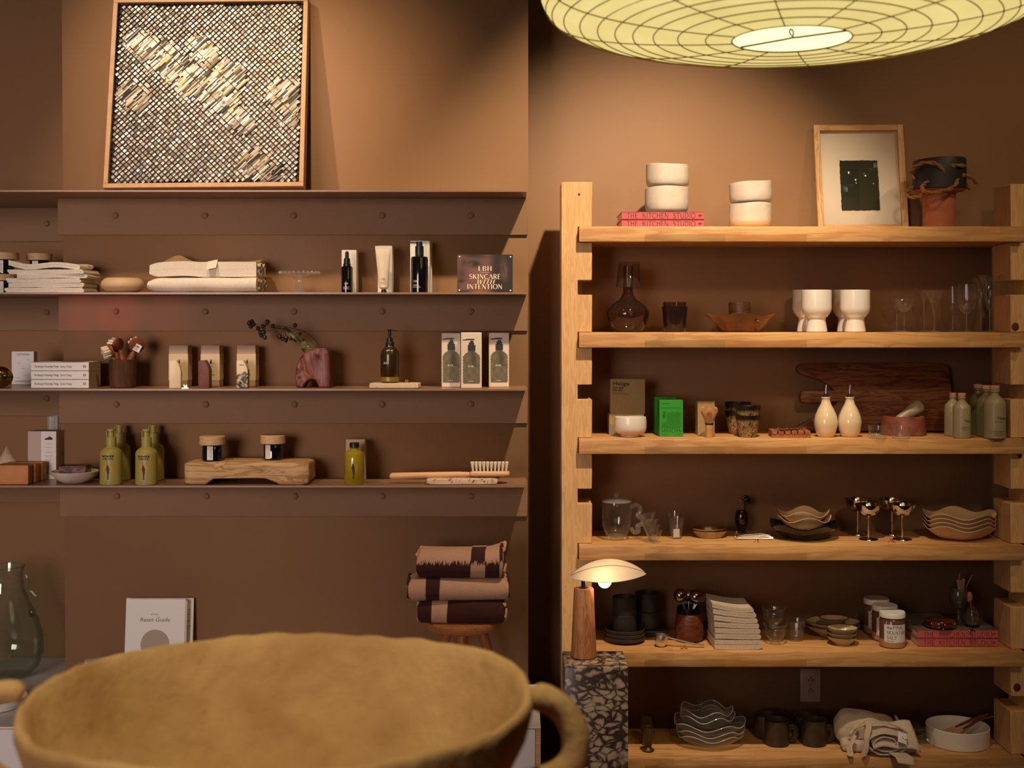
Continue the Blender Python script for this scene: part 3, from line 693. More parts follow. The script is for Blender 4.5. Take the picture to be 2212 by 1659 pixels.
# two towels
for k, (a, b, hh, zz) in enumerate(((332, 563, 33, 0), (332, 561, 35, 34))):
    u = 3.88/F
    t = thing('linen_towel', ['lower of two thick folded cream towels beside the soap stone', 'upper of two thick folded cream towels, its gauzy edge showing on top'][k], 'towel', ((X(a, 3.88)+X(b, 3.88))/2, 3.895, z2+zz*u), 0, 'thick folded cream towels')
    w = (b-a)*u; h = hh*u*(.90 if k else .95)
    mb = MB(); snake(mb, .15, w, h, 2, 20+k, .0035, 26, .99); mb.rot('Z', 90 if k else -90)
    def lt(x): return 1-.42*max(0, (-x-w/2+.035)/.035)**2
    mb.v = [(x, y, (h/2+(z_-h/2)*lt(x))*(1+.03*sin(x*14+k))) for x, y, z_ in mb.v]
    mb.build('folded_linen', M['linen'], t)
    # gathered end: ruffled layers showing at the side
    for q in range(3):
        rf = MB(); zz0 = h*(.22+.28*q)
        rf.grid(lambda a_, b_: (w/2-.012+.017*a_+.003*sin(b_*19+q), -.055+.10*b_, zz0+.0055*sin(b_*30+q*2+k)*a_+.002*sin(b_*50)), 6, 40)
        n0 = len(rf.v); rf.add([(x, y, z_+.0022) for x, y, z_ in rf.v[:n0]], [f[::-1] for f in rf.f[:]])
        rf.build('ruffled_edge', M['linen2'], t)
    if k:
        gz = MB(); gz.grid(lambda a_, b_: (-w/2+.02+(w-.025)*a_, .01+.04*b_, h+.0012+.022*b_*(exp(-((a_-.13)/.12)**2)+.45*a_**6+.12)), 40, 6)
        gz.build('gauze_flap', mat('taupe_gauze', H('#8f7355'), .95), t, recalc=False)
        tg = MB(); tg.grid(lambda a_, b_: (.015+.03*a_, -.06-.022*(1-b_)**1.2-.002, h*1.02-.026*(1-b_)+.006*a_), 4, 6)
        tg.build('care_tag', M['linen'], t, recalc=False)
# glass cake stand
u = Y2/F; t = thing('glass_cake_stand', 'small pressed glass pedestal stand with beaded rim beside the towels', 'cake stand', (X(647, Y2), Y2, z2))
MB().lathe(PX([(0, 0), (16, 0), (16.5, 3), (13, 6), (10, 11), (8.5, 20), (7, 26), (7.5, 29), (9, 31), (7, 33), (9, 36), (22, 38.5), (40, 41.5), (41, 43.5), (0, 41.5)], u), 40).build('glass_body', M['pressed'], t)
for k in range(26):
    a = 2*pi*k/26; MB().ball((0, 0, 0), 3.4*u, seg=10, rings=7).build('rim_bead', M['pressed'], t, (42*u*cos(a), 42*u*sin(a), 44*u))
# skincare bottles with their cartons
c1, w, h, u = carton('skincare_carton', 'slim white carton behind the black dropper bottle', 738, 770, 537, 630, 3.92, .045, M['white'], z2, 'white skincare cartons')
Yb = 3.86; u = Yb/F
t = thing('dropper_bottle', 'black glass dropper bottle before the smallest white carton', 'bottle', (X(749.5, Yb), Yb, z2))
MB().lathe(PX([(0, 0), (11.5, 0), (12.3, 1), (12.3, 53), (11, 56.5), (7, 58), (7, 60), (0, 60)], u), 32).build('glass_body', M['blackglass'], t)
MB().lathe(PX([(0, 58), (8.2, 58), (8.2, 62), (7.2, 62.5), (6.6, 74), (0, 74)], u), 24).build('collar', M['black'], t)
MB().lathe(PX([(0, 73), (4.6, 73), (4.2, 76), (3.9, 85), (3.2, 88.5), (0, 90)], u), 20).build('rubber_bulb', M['black'], t)
R = 12.3*u
caps('LBH', 3.6*u, M['paper'], t, (0, -R-.0005, 18*u), cyl=R)
fine_print([(-7*u, 7*u, 12*u), (-7*u, 7*u, 9.5*u), (-7*u, 7*u, 7*u)], M['paper'], t, (0, -R-.0005, 0), .0011, cyl=R)
c2, w, h, u = carton('skincare_carton', 'white carton behind the cream squeeze tube', 816, 847, 528, 630, 3.92, .05, M['white'], z2, 'white skincare cartons')
t = thing('squeeze_tube', 'cream squeeze tube standing on its black cap before a white carton', 'tube', (X(829, Yb), Yb, z2)); u = Yb/F
MB().lathe(PX([(0, 0), (6, 0), (6, 4), (4.5, 5), (4.5, 7), (0, 7)], u), 20).build('cap', M['black'], t)
tb = MB()
def tubef(a, v):
    f = v; rx = (10.5+6*f)*u; ry = (10.5*(1-f)**.7+.5)*u; an = 2*pi*a
    return (rx*cos(an)-2*u*f, ry*sin(an)+.0012*noise.noise(Vector((cos(an)*3, f*6, 1.3)))*sin(pi*f), (11+84*f)*u)
tb.grid(tubef, 36, 16, True); tb.lathe(PX([(0, 6), (4.5, 6.5), (10.5, 11)], u), 36)
tb.box(-18.5*u, 14.5*u, -.0008, .0008, 93.5*u, 101*u)
tb.build('tube_body', mat('cream_tube', H('#e4d6bf'), .4), t)
caps('LBH', 4.2*u, M['grey_ink'], t, (0, -11.6*u, 27*u), cyl=.05)
fine_print([(-6*u, 6*u, 22*u), (-6*u, 6*u, 19*u)], M['grey_ink'], t, (0, -11.2*u, 0), .0010)
carton('skincare_carton', 'tall white carton directly behind the black pump bottle', 886, 928, 517, 630, 3.92, .05, M['white'], z2, 'white skincare cartons')
carton('skincare_carton', 'tall white carton tucked behind the pump bottle\'s own carton', 893, 933, 519, 630, 3.975, .022, M['white'], z2, 'white skincare cartons')
t = thing('pump_bottle', 'black glass pump bottle before two tall white cartons', 'bottle', (X(906, Yb), Yb, z2)); u = Yb/F
MB().lathe(PX([(0, 0), (17.4, 0), (18.4, 1.2), (18.4, 73), (17.4, 77), (10, 80), (0, 80)], u), 40).build('glass_body', M['blackglass'], t)
MB().lathe(PX([(0, 80), (9.2, 80), (9.2, 100), (6.8, 101), (6.8, 109), (0, 109)], u), 28).build('collar', M['black'], t)
MB().lathe(PX([(0, 100), (6.4, 100), (6.8, 110), (0, 110)], u), 20).build('pump_head', M['black'], t)
MB().box(-21*u, 0, -2*u, 2*u, 106.5*u, 109.5*u, .0006).build('spout', M['black'], t)
R = 18.4*u
caps('LBH', 4.4*u, M['paper'], t, (-6*u, -R-.0007, 22*u), cyl=R, thick=.13)
fine_print([(-12*u, 0, 16.5*u), (-13*u, 2*u, 13.8*u), (-14*u, 4*u, 11*u)], M['paper'], t, (0, -R-.0005, 0), .0011, cyl=R)
# acrylic card with a printed face
Yc = 3.9; u = Yc/F; w, h = 119*u, 83*u
t = thing('acrylic_sign', 'dark acrylic sign printed with a close-up of a face, standing on the second shelf', 'sign', (X(1047.5, 3.87), 3.865, z2), 0); t.rotation_euler = (rad(-7), rad(.2), 0)
MB().box(-w/2, w/2, 0, .003, 0, h, .0004).build('acrylic_panel', mat('acrylic_back', H('#241310'), .2), t)
def g2(x, y, cx, cy, sx, sy, rot=0):
    c_, s_ = cos(rot), sin(rot); dx, dy = x-cx, y-cy; a_, b_ = (dx*c_+dy*s_)/sx, (-dx*s_+dy*c_)/sy
    return exp(-(a_*a_+b_*b_))
def face(u_, v_):
    x, y = u_*1.43, v_
    k = .46*(1-max(0, min(1, (x-.78)/.22)))+.05
    k += .10*g2(x, y, .48, .45, .22, .2)
    k *= 1-.85*g2(x, y, .40, .985, .34, .075, -.10)
    k *= 1-.88*g2(x, y, .44, .76, .17, .085, -.08)
    k += .40*g2(x, y, .365, .745, .035, .028)
    k *= 1-.95*g2(x, y, .46, .76, .055, .055)
    k += .28*g2(x, y, .425, .795, .010, .012)
    k *= 1-.5*g2(x, y, .17, .79, .08, .09)
    k *= 1-.45*g2(x, y, .10, .48, .13, .2)
    k *= 1-.85*g2(x, y, .09, .30, .10, .035, .1)
    k *= 1-.45*g2(x, y, .02, .16, .06, .10)
    k += .48*g2(x, y, 1.21, .60, .085, .25, .12)*(1-.75*g2(x, y, 1.19, .62, .035, .15, .1))
    k += .12*g2(x, y, 1.17, .42, .07, .12, .3)
    k *= 1-.9*g2(x, y, .15, .0, .22, .06); k += .30*g2(x, y, .55, .0, .2, .04)
    k = max(.02, k)**1.5*1.45; return (.006+.235*k, .003+.105*k, .003+.085*k)
print_grid('printed_photo', w, h, 64, 44, face, t, (0, -.0005, 0))
for dx, dz in ((-.46, .06), (.46, .06), (-.46, .94), (.46, .94)):
    MB().lathe([(0, 0), (1.8*u, 0), (1.6*u, .0015), (0, .002)], 14).rot('X', 90).build('pin', M['paper'], t, (dx*w, -.0005, dz*h))
cr = mat('cream_print', H('#f0d6b4'), .6)
caps('LBH', 10.0*u, cr, t, (.0, -.001, 47.5*u), w=28*u, thick=.17, thin=.04, gap=.2)
MB().box(-9*u, 9*u, 0, .0001, 43.8*u, 44.4*u).build('rule', cr, t, (0, -.001, 0))
caps('SKINCARE', 10.2*u, cr, t, (0, -.001, 30*u), w=67*u, thick=.165, thin=.05, gap=.15)
caps('WITH', 9.6*u, cr, t, (.5*u, -.0012, 19.2*u), w=37*u, thick=.15, thin=.04, shear=.28, gap=.16)
caps('INTENTION', 10.2*u, cr, t, (-.5*u, -.001, 8.2*u), w=75*u, thick=.165, thin=.05, gap=.16)
# ---------------------------------------------------------------- third shelf
z3 = ZL[2]
Yb = 3.86; u = Yb/F
t = thing('brass_orb', 'polished brass orb beside the white cards on the third steel shelf', 'ornament', (X(3, Yb), Yb, z3))
MB().lathe([(24*u*sin(pi*i/16), 23*u-23*u*cos(pi*i/16)) for i in range(17)], 40).build('orb', M['brass2'], t)
MB().lathe(PX([(24.05, 24.3), (24.2, 23), (24.05, 21.7)], u), 40).build('seam', M['ink'], t)
# conversation cards
t, w, h, u = carton('card_box', 'slim white box of conversation cards standing behind the brass orb', 25, 73, 753, 824, 4.07, .03, M['white'], z3, None)
flat_text('CULTIVATING', 4.2*u, M['grey_ink'], t, (0, -.0006, h-8*u), w=29*u)
flat_text('CONVERSATIONS', 4.2*u, M['grey_ink'], t, (0, -.0006, 5*u), w=36*u)
rn = random.Random(4); rows = [(-12*u, -5*u, 46*u), (9*u, 17*u, 53*u), (-3*u, 5*u, 34*u), (1*u, 14*u, 19*u), (-16*u, -6*u, 14*u), (-16*u, -15.3*u, 32*u)]
fine_print(rows, M['grey_ink'], t, (0, -.0006, 0), .0011)
# three paperbacks
for k in range(3):
    Yk = 3.835; u = Yk/F; yt, yb = ((820.5, 839.5), (801.5, 820.5), (781.5, 801))[k]
    w = 124*u; hh = 18.6*u; d = .112
    t = thing('paperback', 'white paperback, %s of three on the third steel shelf' % ['lowest', 'middle one', 'topmost'][k], 'book', (X(129.5, Yk), Yk, z3+k*18.75*u), 0, 'white paperbacks by the wooden cup')
    MB().box(-w/2, w/2, .0005, d-.001, .0006, hh-.0006).build('page_block', M['pages'], t)
    cv = MB().box(-w/2-.0005, w/2+.0005, 0, .0008, 0, hh); cv.box(-w/2-.0005, w/2+.0005, 0, d, 0, .0007); cv.box(-w/2-.0005, w/2+.0005, 0, d, hh-.0007, hh)
    cv.build('cover', M['white'], t)
    flat_text('The Beauty of Everyday Things', 4.6*u, M['ink'], t, (-w/2+6*u, -.0006, 7.2*u), w=53*u, align='LEFT')
    flat_text('Soetsu Yanagi', 4.6*u, M['grey_ink'], t, (-w/2+63*u, -.0006, 7.2*u), w=24*u, align='LEFT')
    flat_poly([circ(w/2-9*u, hh/2, 3.4*u, 20, 2.8*u)], mat('spine_red', H('#b0403c'), .6) if k == 0 else bpy.data.materials['spine_red'], t, (0, -.0006, 0), 'spine_emblem')
    flat_poly([circ(w/2-9*u, hh/2, 1.7*u, 12, 1.2*u)], M['white'], t, (0, -.0009, 0), 'spine_emblem')
    if k == 2:
        flat_o = MB().add([(-.01, .02, hh+.0004), (.05, .02, hh+.0004), (.06, .09, hh+.0004), (.0, .09, hh+.0004)], [(0, 1, 2, 3)]).build('cover_picture', M['grey_ink'], t, recalc=False)
# bark cup with brushes
Yc = 3.885; u = Yc/F
t = thing('wooden_cup', 'dark bark-textured wooden cup holding three face brushes', 'cup', (X(265.5, Yc), Yc, z3))
MB().lathe(shell(PX([(25, 0), (27, 1.5), (27.8, 12), (28.3, 40), (29, 60)], u), 2.4*u), 40).build('cup_body', mat('bark', H('#5c3616'), .75, c2=H('#40240e'), ns=60, sc=(1, 1, .25), bump=.6, bs=140, dist=.002), t)
def brush(name, label, hx, hz, tx, tz, hr, face_dir, dy, stick=False):
    """head centre (hx,hz) and foot (tx,tz) in px from the cup's base; face_dir: where the bristles point"""
    t = thing(name, label, 'brush', (X(265.5, Yc), Yc+dy, z3), 0, 'face brushes in the wooden cup')
    A, B = Vector((tx*u, 0, tz*u)), Vector((hx*u, 0, hz*u)); D = (A-B).normalized()
    MB().tube([B+D*hr*u*.75, B+D*hr*u*1.5, B+(A-B)*.6, A], lambda f: (4.3+2.2*f*(1-f)*2+1.5*(f > .3))*u, 12, flat=.7).build('handle', M['brushw'], t)
    fd = Vector(face_dir).normalized(); Q = fd.to_track_quat('Z', 'Y').to_matrix().to_4x4()
    hd = MB().lathe(PX([(0, -4), (hr*.8, -4), (hr, -2.5), (hr, 2.5), (hr*.85, 4), (0, 4)], u), 28).xf(Matrix.Translation(B) @ Q)
    hd.build('head_disc', M['brushw'], t)
    bs = MB(); rn = random.Random(len(name)+int(hx))
    for k in range(22):
        a = k*2.399; rr = hr*.82*sqrt((k+.5)/22)*u; L = (15+rn.uniform(-1, 1))*u
        bs.lathe([(0, 0), (2.0*u, 0), (3.1*u, L*.7), (2.8*u, L*.93), (0, L)], 7, (rr*cos(a), rr*sin(a), 3.5*u))
    o = bs.xf(Matrix.Translation(B) @ Q).build('bristles', M['bristle'], t); o['kind'] = 'stuff'
    if stick:
        mb = MB().box(-9*u, 9*u, -.0004, 0, -8*u, 8*u, 0); R_ = Matrix.Translation(B+Vector((1.5*u, -5*u, -5*u))) @ Matrix.Rotation(rad(28), 4, 'Y')
        mb.xf(R_); st = mb.build('price_sticker', M['paper'], t)
        bb = MB(); x = -5.5*u
        rn = random.Random(5)
        while x < 5*u:
            w = rn.uniform(.3, 1.1)*u; bb.add([(x, -.0006, 0), (x+w, -.0006, 0), (x+w, -.0006, 5*u), (x, -.0006, 5*u)], [(0, 1, 2, 3)]); x += w+rn.uniform(.3, .7)*u
        for q in range(2): bb.add([(-5*u, -.0006, -(3+2.5*q)*u), (4*u, -.0006, -(3+2.5*q)*u), (4*u, -.0006, -(2.2+2.5*q)*u), (-5*u, -.0006, -(2.2+2.5*q)*u)], [(0, 1, 2, 3)])
        bb.xf(R_).build('barcode', M['ink'], st, recalc=False, sharp=0)
    return t
brush('face_brush', 'face brush with white bristles turned out over the wooden cup\'s rim', -22, 79, 2, 8, 15, (-.85, -.5, -.35), -.017)
brush('face_brush', 'face brush with greyish bristles behind the white-bristled one in the cup', -14, 91, 12, 8, 15.5, (-.85, .35, .15), .014)
brush('face_brush', 'face brush with a barcode sticker on its round head', 31, 91, -8, 8, 16.5, (-.42, .85, .30), -.006, True)
# three soap stick cartons and their soaps
M['taupecard'] = mat('taupe_card', H('#b59a86'), .7); M['wrap'] = mat('oat_label', H('#d9c3a3'), .75)
soapm = [mat('cream_stick_soap', H('#efd9b4'), .45, sss=.12), mat('plum_stick_soap', H('#7a4a3e'), .6, c2=H('#6d4036'), ns=40), None]
m, nt, p = NT('marbled_stick_soap'); v = coords(nt, (14, 14, 26)); n = nd(nt, 'ShaderNodeTexNoise', Scale=1.3, Detail=3.0, Distortion=1.6); nt.links.new(v, n.inputs['Vector'])
sp = nd(nt, 'ShaderNodeSeparateXYZ'); nt.links.new(coords(nt), sp.inputs[0]); mm = nd(nt, 'ShaderNodeMath', operation='MULTIPLY_ADD'); nt.links.new(sp.outputs[2], mm.inputs[0]); mm.inputs[1].default_value = 5.0; nt.links.new(n.outputs[0], mm.inputs[2])
nt.links.new(ramp(nt, mm.outputs[0], [(.44, H('#20242c')), (.52, H('#7d7a74')), (.57, H('#e8d2ae')), (.63, H('#24303c')), (.70, H('#7a7468')), (.75, H('#ecd8b2'))]), p.inputs['Base Color']); p.inputs['Roughness'].default_value = .5; soapm[2] = m
for k, (a, b, sx0, sx1) in enumerate(((365, 405.5, 367.5, 391.5), (434, 474, 431, 455), (512, 552, 513, 537))):
    Yk = 3.915
    t, w, h, u = carton('soap_carton', 'taupe carton with oat label behind the %s soap stick' % ['plain cream', 'plum brown', 'marbled'][k], a, b, 745, 834, Yk, .052, M['taupecard'], z3, 'soap stick cartons')
    MB().box(-w/2-.0006, w/2+.0006, -.0006, .0526, 14*u, 71*u).build('wrap_label', M['wrap'], t)
    flat_poly([[(-2*u, 0), (2.6*u, 0), (2.4*u, 6*u), (1.4*u, 10*u), (.2*u, 8.5*u), (-1.6*u, 3*u)]], M['ink'], t, (w*.0+1*u, -.0012, 50*u), 'soap_emblem')
    fine_print([(-4*u, 7*u, 44*u), (-3*u, 4*u, 38.5*u), (2*u, 8*u, 33*u), (4*u, 10*u, 27*u), (4*u, 10*u, 24.5*u)], M['grey_ink'], t, (0, -.0012, 0), .0010, seed=k)
    sd = fine_print([(0, .03, (66-2*q)*u) for q in range(10)], M['grey_ink'], t, (w/2+.0012, .012, 0), .0008, seed=k+9); sd.rotation_euler.z = pi/2
    Ys = 3.85; u = Ys/F; ws = (sx1-sx0)*u
    s = thing('stick_soap', ['plain cream', 'plum brown', 'marbled cream and navy'][k]+' soap stick with a scooped corner, before its carton', 'soap', (X((sx0+sx1)/2, Ys), Ys, z3), [8, -4, 0][k], 'soap sticks')
    H_ = 60*u; xq = ws/2
    poly = [(-xq, 0), (xq, 0), (xq, H_*.60)]
    for q in range(1, 7):
        f = q/6; poly.append((xq-ws*.42*f**1.6-.0, H_*(.60+.40*f)-.0))
    poly += [(-xq, H_*.985)]
    mb = MB().prism(poly, -ws*.42, ws*.42, .0012); mb.build('soap_body', soapm[k], s)
numeral('24', X(402, 3.83), 3.822, z3, 'tiny brass price numeral beside the plain cream soap stick', .0085)
# carved rosewood vase with a berry branch
Yv = 3.895; u = Yv/F; cxp = 679.5
t = thing('carved_vase', 'dark red carved wooden vase with an arched foot', 'vase', (X(cxp, Yv), Yv, z3))
poly = [(-36, 0), (-20, 0), (-17.5, 8), (-12, 14), (-4, 17.5), (3, 17), (8, 12), (11, 5), (12.5, 0), (36.5, 0), (37, 20), (36.5, 45), (36, 72), (34, 80), (28, 85), (10, 85), (2, 82), (-8, 78), (-20, 72), (-30, 62), (-31, 55), (-35, 47), (-38, 34), (-38.5, 18)]
poly = [(a*u, b*u) for a, b in poly]
mb = MB().prism(poly, -24*u, 24*u, .0045, seg=3)
bm = bmesh.new(); 
for v_ in mb.v: bm.verts.new(v_)
bm.verts.ensure_lookup_table()
for f_ in mb.f:
    try: bm.faces.new([bm.verts[i] for i in f_])
    except ValueError: pass
bmesh.ops.subdivide_edges(bm, edges=[e for e in bm.edges if e.calc_length() > .006], cuts=2, use_grid_fill=True)
bmesh.ops.triangulate(bm, faces=bm.faces[:])
for v_ in bm.verts:
    x, y, z = v_.co.x/u, v_.co.y/u, v_.co.z/u
    rr = sqrt((x+3)**2+z**2)
    g = sum(exp(-((rr-q)/2.4)**2) for q in (31, 48, 66)); 
    if y < 0: v_.co.y += g*3.2*u*(1 if x < 18 else max(0, 1-(x-18)/8))
    v_.co += Vector(noise.noise_vector(v_.co*40))*.0012
MB().bm(bm).build('vase_body', M['redwood'], t, sharp=60)
bt = thing('berry_branch', 'arching branch of dark berries and green leaves in the carved vase', 'branch', (X(cxp, Yv), Yv, z3))
MS = mat('branch_bark', H('#3e2c16'), .7); ML = mat('dull_leaf', H('#4a4a1c'), .55, c2=H('#3a3c18'), ns=60); MBY = mat('dark_berry', H('#2a1c10'), .5, c2=H('#3d2414'), ns=50, bump=.4, bs=160)
MGR = mat('unripe_berry', H('#7c8a2a'), .5)
def P(px, py, dy=0): return Vector(((px-cxp)*u, dy, (835-py)*u))
stem = [P(688, 763), P(690, 750), P(686, 738, -.004), P(676, 727, -.008), P(660, 716, -.012), P(640, 709, -.014), P(618, 704, -.014), P(596, 701, -.01), P(575, 700, -.008), P(553, 700, -.006)]
MB().tube(stem, lambda f: (1.35-.8*f)*u, 8).build('stem', MS, bt)
tw = MB()
def twig(a, b): tw.tube([a, (a+b)/2+Vector((0, -.002, .001)), b], .5*u, 5)
BER = [(541, 696, 5.2), (545, 693, 4.6), (548, 699, 5), (544, 704, 4.8), (538, 698, 3.8), (578, 694, 5.2), (559, 708, 5), (569, 704, 4.8), (563, 717, 5.4), (571, 716, 5.4), (573, 728, 5), (565, 724, 4.6), (591, 702, 4), (605, 726, 5.4), (611, 731, 4.6), (620, 728, 5.2), (618, 734, 4.8), (628, 731, 3.6), (639, 701.5, 4.8), (648.5, 720, 4)]
for k, (bx, by, r) in enumerate(BER):
    c = P(bx, by, -.012+.005*(k % 3)); s_ = min(stem, key=lambda q: (q-c).length); twig(s_, c)
    mb = MB(); mb.ball((0, 0, 0), r*u, seg=12, rings=8); mb.v = [tuple(Vector(v_)*(1+.10*noise.noise(Vector(v_)*700+Vector((k, 0, 0))))) for v_ in mb.v]
    mb.build('berry', MBY, bt, c)
for bx, by, r in ((668, 748, 3.2), (671, 752, 2.6), (681, 761, 3.4), (677, 765, 3.6), (683, 765, 2.8)):
    MB().ball((0, 0, 0), r*u, seg=10, rings=7).build('unripe_berry', MGR, bt, P(bx, by, -.024))
twig(P(690, 748), P(670, 749, -.022)); twig(P(684, 752), P(680, 763, -.022))
tw.build('twigs', MS, bt, sharp=0)
def leaf(a, b, w, curl=.004, jag=.25):
    A, B = a, b; D = B-A; L = D.length; T = D.normalized(); N = T.cross(Vector((0, 1, 0))).normalized(); mb = MB()
    def fn(p, q):
        ww = w*sin(pi*min(1, p*.96+.04))**.7*(1+jag*sin(p*34)*.4); s = (q-.5)*2
        return A+D*p+N*s*ww+Vector((0, -.003*abs(s)+curl*sin(p*7), 0))
    mb.grid(fn, 16, 4); n0 = len(mb.v); mb.add([(x, y+.0006, z) for x, y, z in mb.v[:n0]], [f[::-1] for f in mb.f[:]])
    mb.build('leaf', ML, bt, recalc=False)
leaf(P(587, 705, -.016), P(622, 710, -.016), 3.2*u); leaf(P(618, 706, -.018), P(652, 737, -.02), 5.0*u, .006); leaf(P(658, 729, -.018), P(660, 760, -.026), 6.2*u, .005, .5); leaf(P(628, 722, -.012), P(642, 738, -.012), 2.6*u)
# travertine slab and amber pump bottle
Ys = 3.855; u = Ys/F
t = thing('travertine_slab', 'thin pitted travertine slab under the tall amber pump bottle', 'slab', (X(854, Ys), Ys, z3), -1)
MB().rbox(105*u, .075, 11*u, .003, 8, lambda x, y, z: (x+.002*noise.noise(Vector((x*30, y*30, z*40))), y+.002*noise.noise(Vector((x*33, y*30, 5))), z)).build('slab_body', M['trav'], t)
Ya = 3.855; u = Ya/F; za = z3+11*u
t = thing('amber_pump_bottle', 'tall frosted amber pump bottle standing on the travertine slab', 'bottle', (X(842, Ya), Ya, za))
MB().lathe(PX([(0, 0), (18.5, 0), (20, 2), (20.2, 60), (19, 68), (15, 74), (11, 77), (10, 79), (0, 79)], u), 40).build('glass_body', mat('amber_frosted', H('#3a2710'), .25, c2=H('#33220d'), ns=10, coat=.35), t)
MB().lathe(PX([(20.25, 3), (20.32, 6), (20.4, 12), (20.25, 13)], u), 40).build('liquid_line', mat('amber_bright', H('#8a6a1c'), .3), t)
MB().lathe(PX([(0, 77), (9.3, 77), (9.3, 87), (8.8, 88), (7, 88), (6.5, 96), (4.5, 97), (0, 97)], u), 28).build('collar', M['black'], t)
pm = MB().lathe(PX([(0, 96), (2.5, 96), (3.2, 106), (3.8, 113), (6.2, 114), (0, 116)], u), 20); pm.box(-5*u, 5*u, -2.6*u, 2.6*u, 112.5*u, 116*u, .0008)
pm.tube([(0, 0, 114*u), (9*u, -.001, 114.5*u), (15*u, -.002, 114.4*u), (19*u, -.002, 112.6*u)], 1.7*u, 10); pm.build('pump', M['black'], t)
flat_text('A.OK', 5*u, M['paper'], t, (-5*u, -20.2*u-.0006, 41*u), w=13*u, bold=.02, cyl=20.2*u, tilt=2)
fine_print([(-7*u, 5*u, 6*u)], M['paper'], t, (0, -20.5*u-.0006, 0), .0013, cyl=20.3*u)
numeral('32', X(878, 3.83), 3.836, z3+11*u, 'tiny brass price numeral on the travertine slab', .008)
# three cartons printed with the bottle
def bott(px, pz):
    """bottle silhouette test in px from the picture's bottom centre (66 wide field)"""
    if 0 <= pz <= 68:
        w_ = 18.6 if 2 < pz < 56 else (17.5 if pz <= 2 else 18.6*(1-((pz-56)/13)**2*.62))
        return 1 if abs(px+.4*sin(pz*.9)) < w_ else 0
    if 68 < pz <= 71: return 1 if abs(px) < 8 else 0
    if 71 < pz <= 84: return 2 if abs(px) < 8.2 else 0
    if 84 < pz <= 89: return 2 if abs(px) < 6 else 0
    if 89 < pz <= 93: return 2 if abs(px-.5) < 3.6 else 0
    if 93 < pz <= 98: return 2 if -19 < px < 6.5 and abs(pz-95.5-(.1*px if px < -10 else 0)) < 1.7 else 0
    return 0
def pic(w, h, u):
    def fn(a, b):
        px, pz = (a-.5)*w/u, b*h/u; k = bott(px-.5, pz-8.5); g = noise.noise(Vector((px*.16, pz*.10, 2)))
        if k == 1:
            f = .5+.5*g; dk = 1-.55*exp(-((px-12+pz*.12)/6)**2)*(pz > 45)
            return tuple(x*dk for x in (.095+.085*f, .080+.068*f, .040+.038*f))
        if k == 2: return (.018, .016, .016)
        return lin((.86, .78, .70))
    return fn
for k, (a, b, yt, yb, Yk, lab) in enumerate(((954, 994.5, 717, 833, 3.895, 'carton printed with a pump bottle, partly hidden behind its neighbour'), (996, 1040, 717, 836.5, 3.84, 'frontmost of the cartons printed with a pump bottle'), (1056, 1099.5, 714, 830.5, 3.90, 'carton printed with a pump bottle, standing alone by the shelf end'))):
    t, w, h, u = carton('bottle_carton', 'white '+lab, a, b, yt, yb, Yk, .062, M['white'], z3, 'cartons printed with a pump bottle')
    print_grid('printed_bottle', w*.985, h*.985, 60, 150, pic(w*.985, h*.985, u), t, (0, -.0005, h*.007))
    flat_text('A.OK', 4.2*u, M['paper'], t, (-1*u, -.0010, 45*u), w=13*u, bold=.015, tilt=-3)
    fine_print([(-5*u, 6*u, 14*u)], M['paper'], t, (0, -.0010, 0), .0012)
    s = fine_print([(-.018, .018, 0)], M['taupecard'], t, (w/2+.0006, .034, h*.5), .0032, seed=k); s.rotation_euler = (0, rad(-90), rad(90))
# ---------------------------------------------------------------- lowest steel shelf
z4 = ZL[3]
M['tan'] = mat('tan_soap', H('#c9884a'), .6, c2=H('#bf7d40'), ns=20, sss=.08)
for k, (xr_, yt, yb, Yk) in enumerate(((61, 1004, 1049, 3.82), (77, 999, 1043, 3.862), (92, 994, 1038, 3.905))):
    u = Yk/F; w = 78*u; h = (yb-yt-3)*u; d = .034
    t = thing('soap_bar', 'tan soap bar, %s of three standing in a row beside the white soap box' % ['front one', 'middle one', 'rear one'][k], 'soap', (X(xr_, Yk)-w/2, Yk, z4), 0, 'tan soap bars')
    MB().box(-w/2, w/2, 0, d, 0, h, .004, seg=2).build('soap_body', M['tan'], t)
    if k == 0:
        fr = MB()
        for a in ((-w/2+.008, w/2-.006, .0055, .006), (-w/2+.008, w/2-.006, h-.008, h-.0075), (w/2-.0065, w/2-.006, .0055, h-.0075)): fr.box(a[0], a[1], -.0003, .001, a[2], a[3])
        fr.build('pressed_border', mat('tan_soap_line', H('#b8763a'), .6), t, sharp=0)
Yk = 3.93; u = Yk/F
t = thing('mountain_soap', 'pale mountain-shaped soap rising behind the tan soap bars', 'soap', (X(10, Yk), Yk, z4))
mt = MB()
def mtf(a, b):
    x = -42+84*a; y = b
    r = sqrt(((x-4)*.9)**2); pk = 40*exp(-r/16)+34*exp(-(r/40)**2)
    return (x*u, (.03-.06*(1-b))*1.0, max(.001, (pk*(1-abs(2*b-1)**1.5))*u))
mt.grid(mtf, 40, 12); mt.add([(-42*u, -.03, 0), (42*u, -.03, 0), (42*u, .03, 0), (-42*u, .03, 0)], [(0, 1, 2, 3)])
mt.build('soap_body', mat('pale_soap', H('#cdb795'), .7, c2=H('#c0a884'), ns=60, bump=.3, bs=120), t, recalc=False)
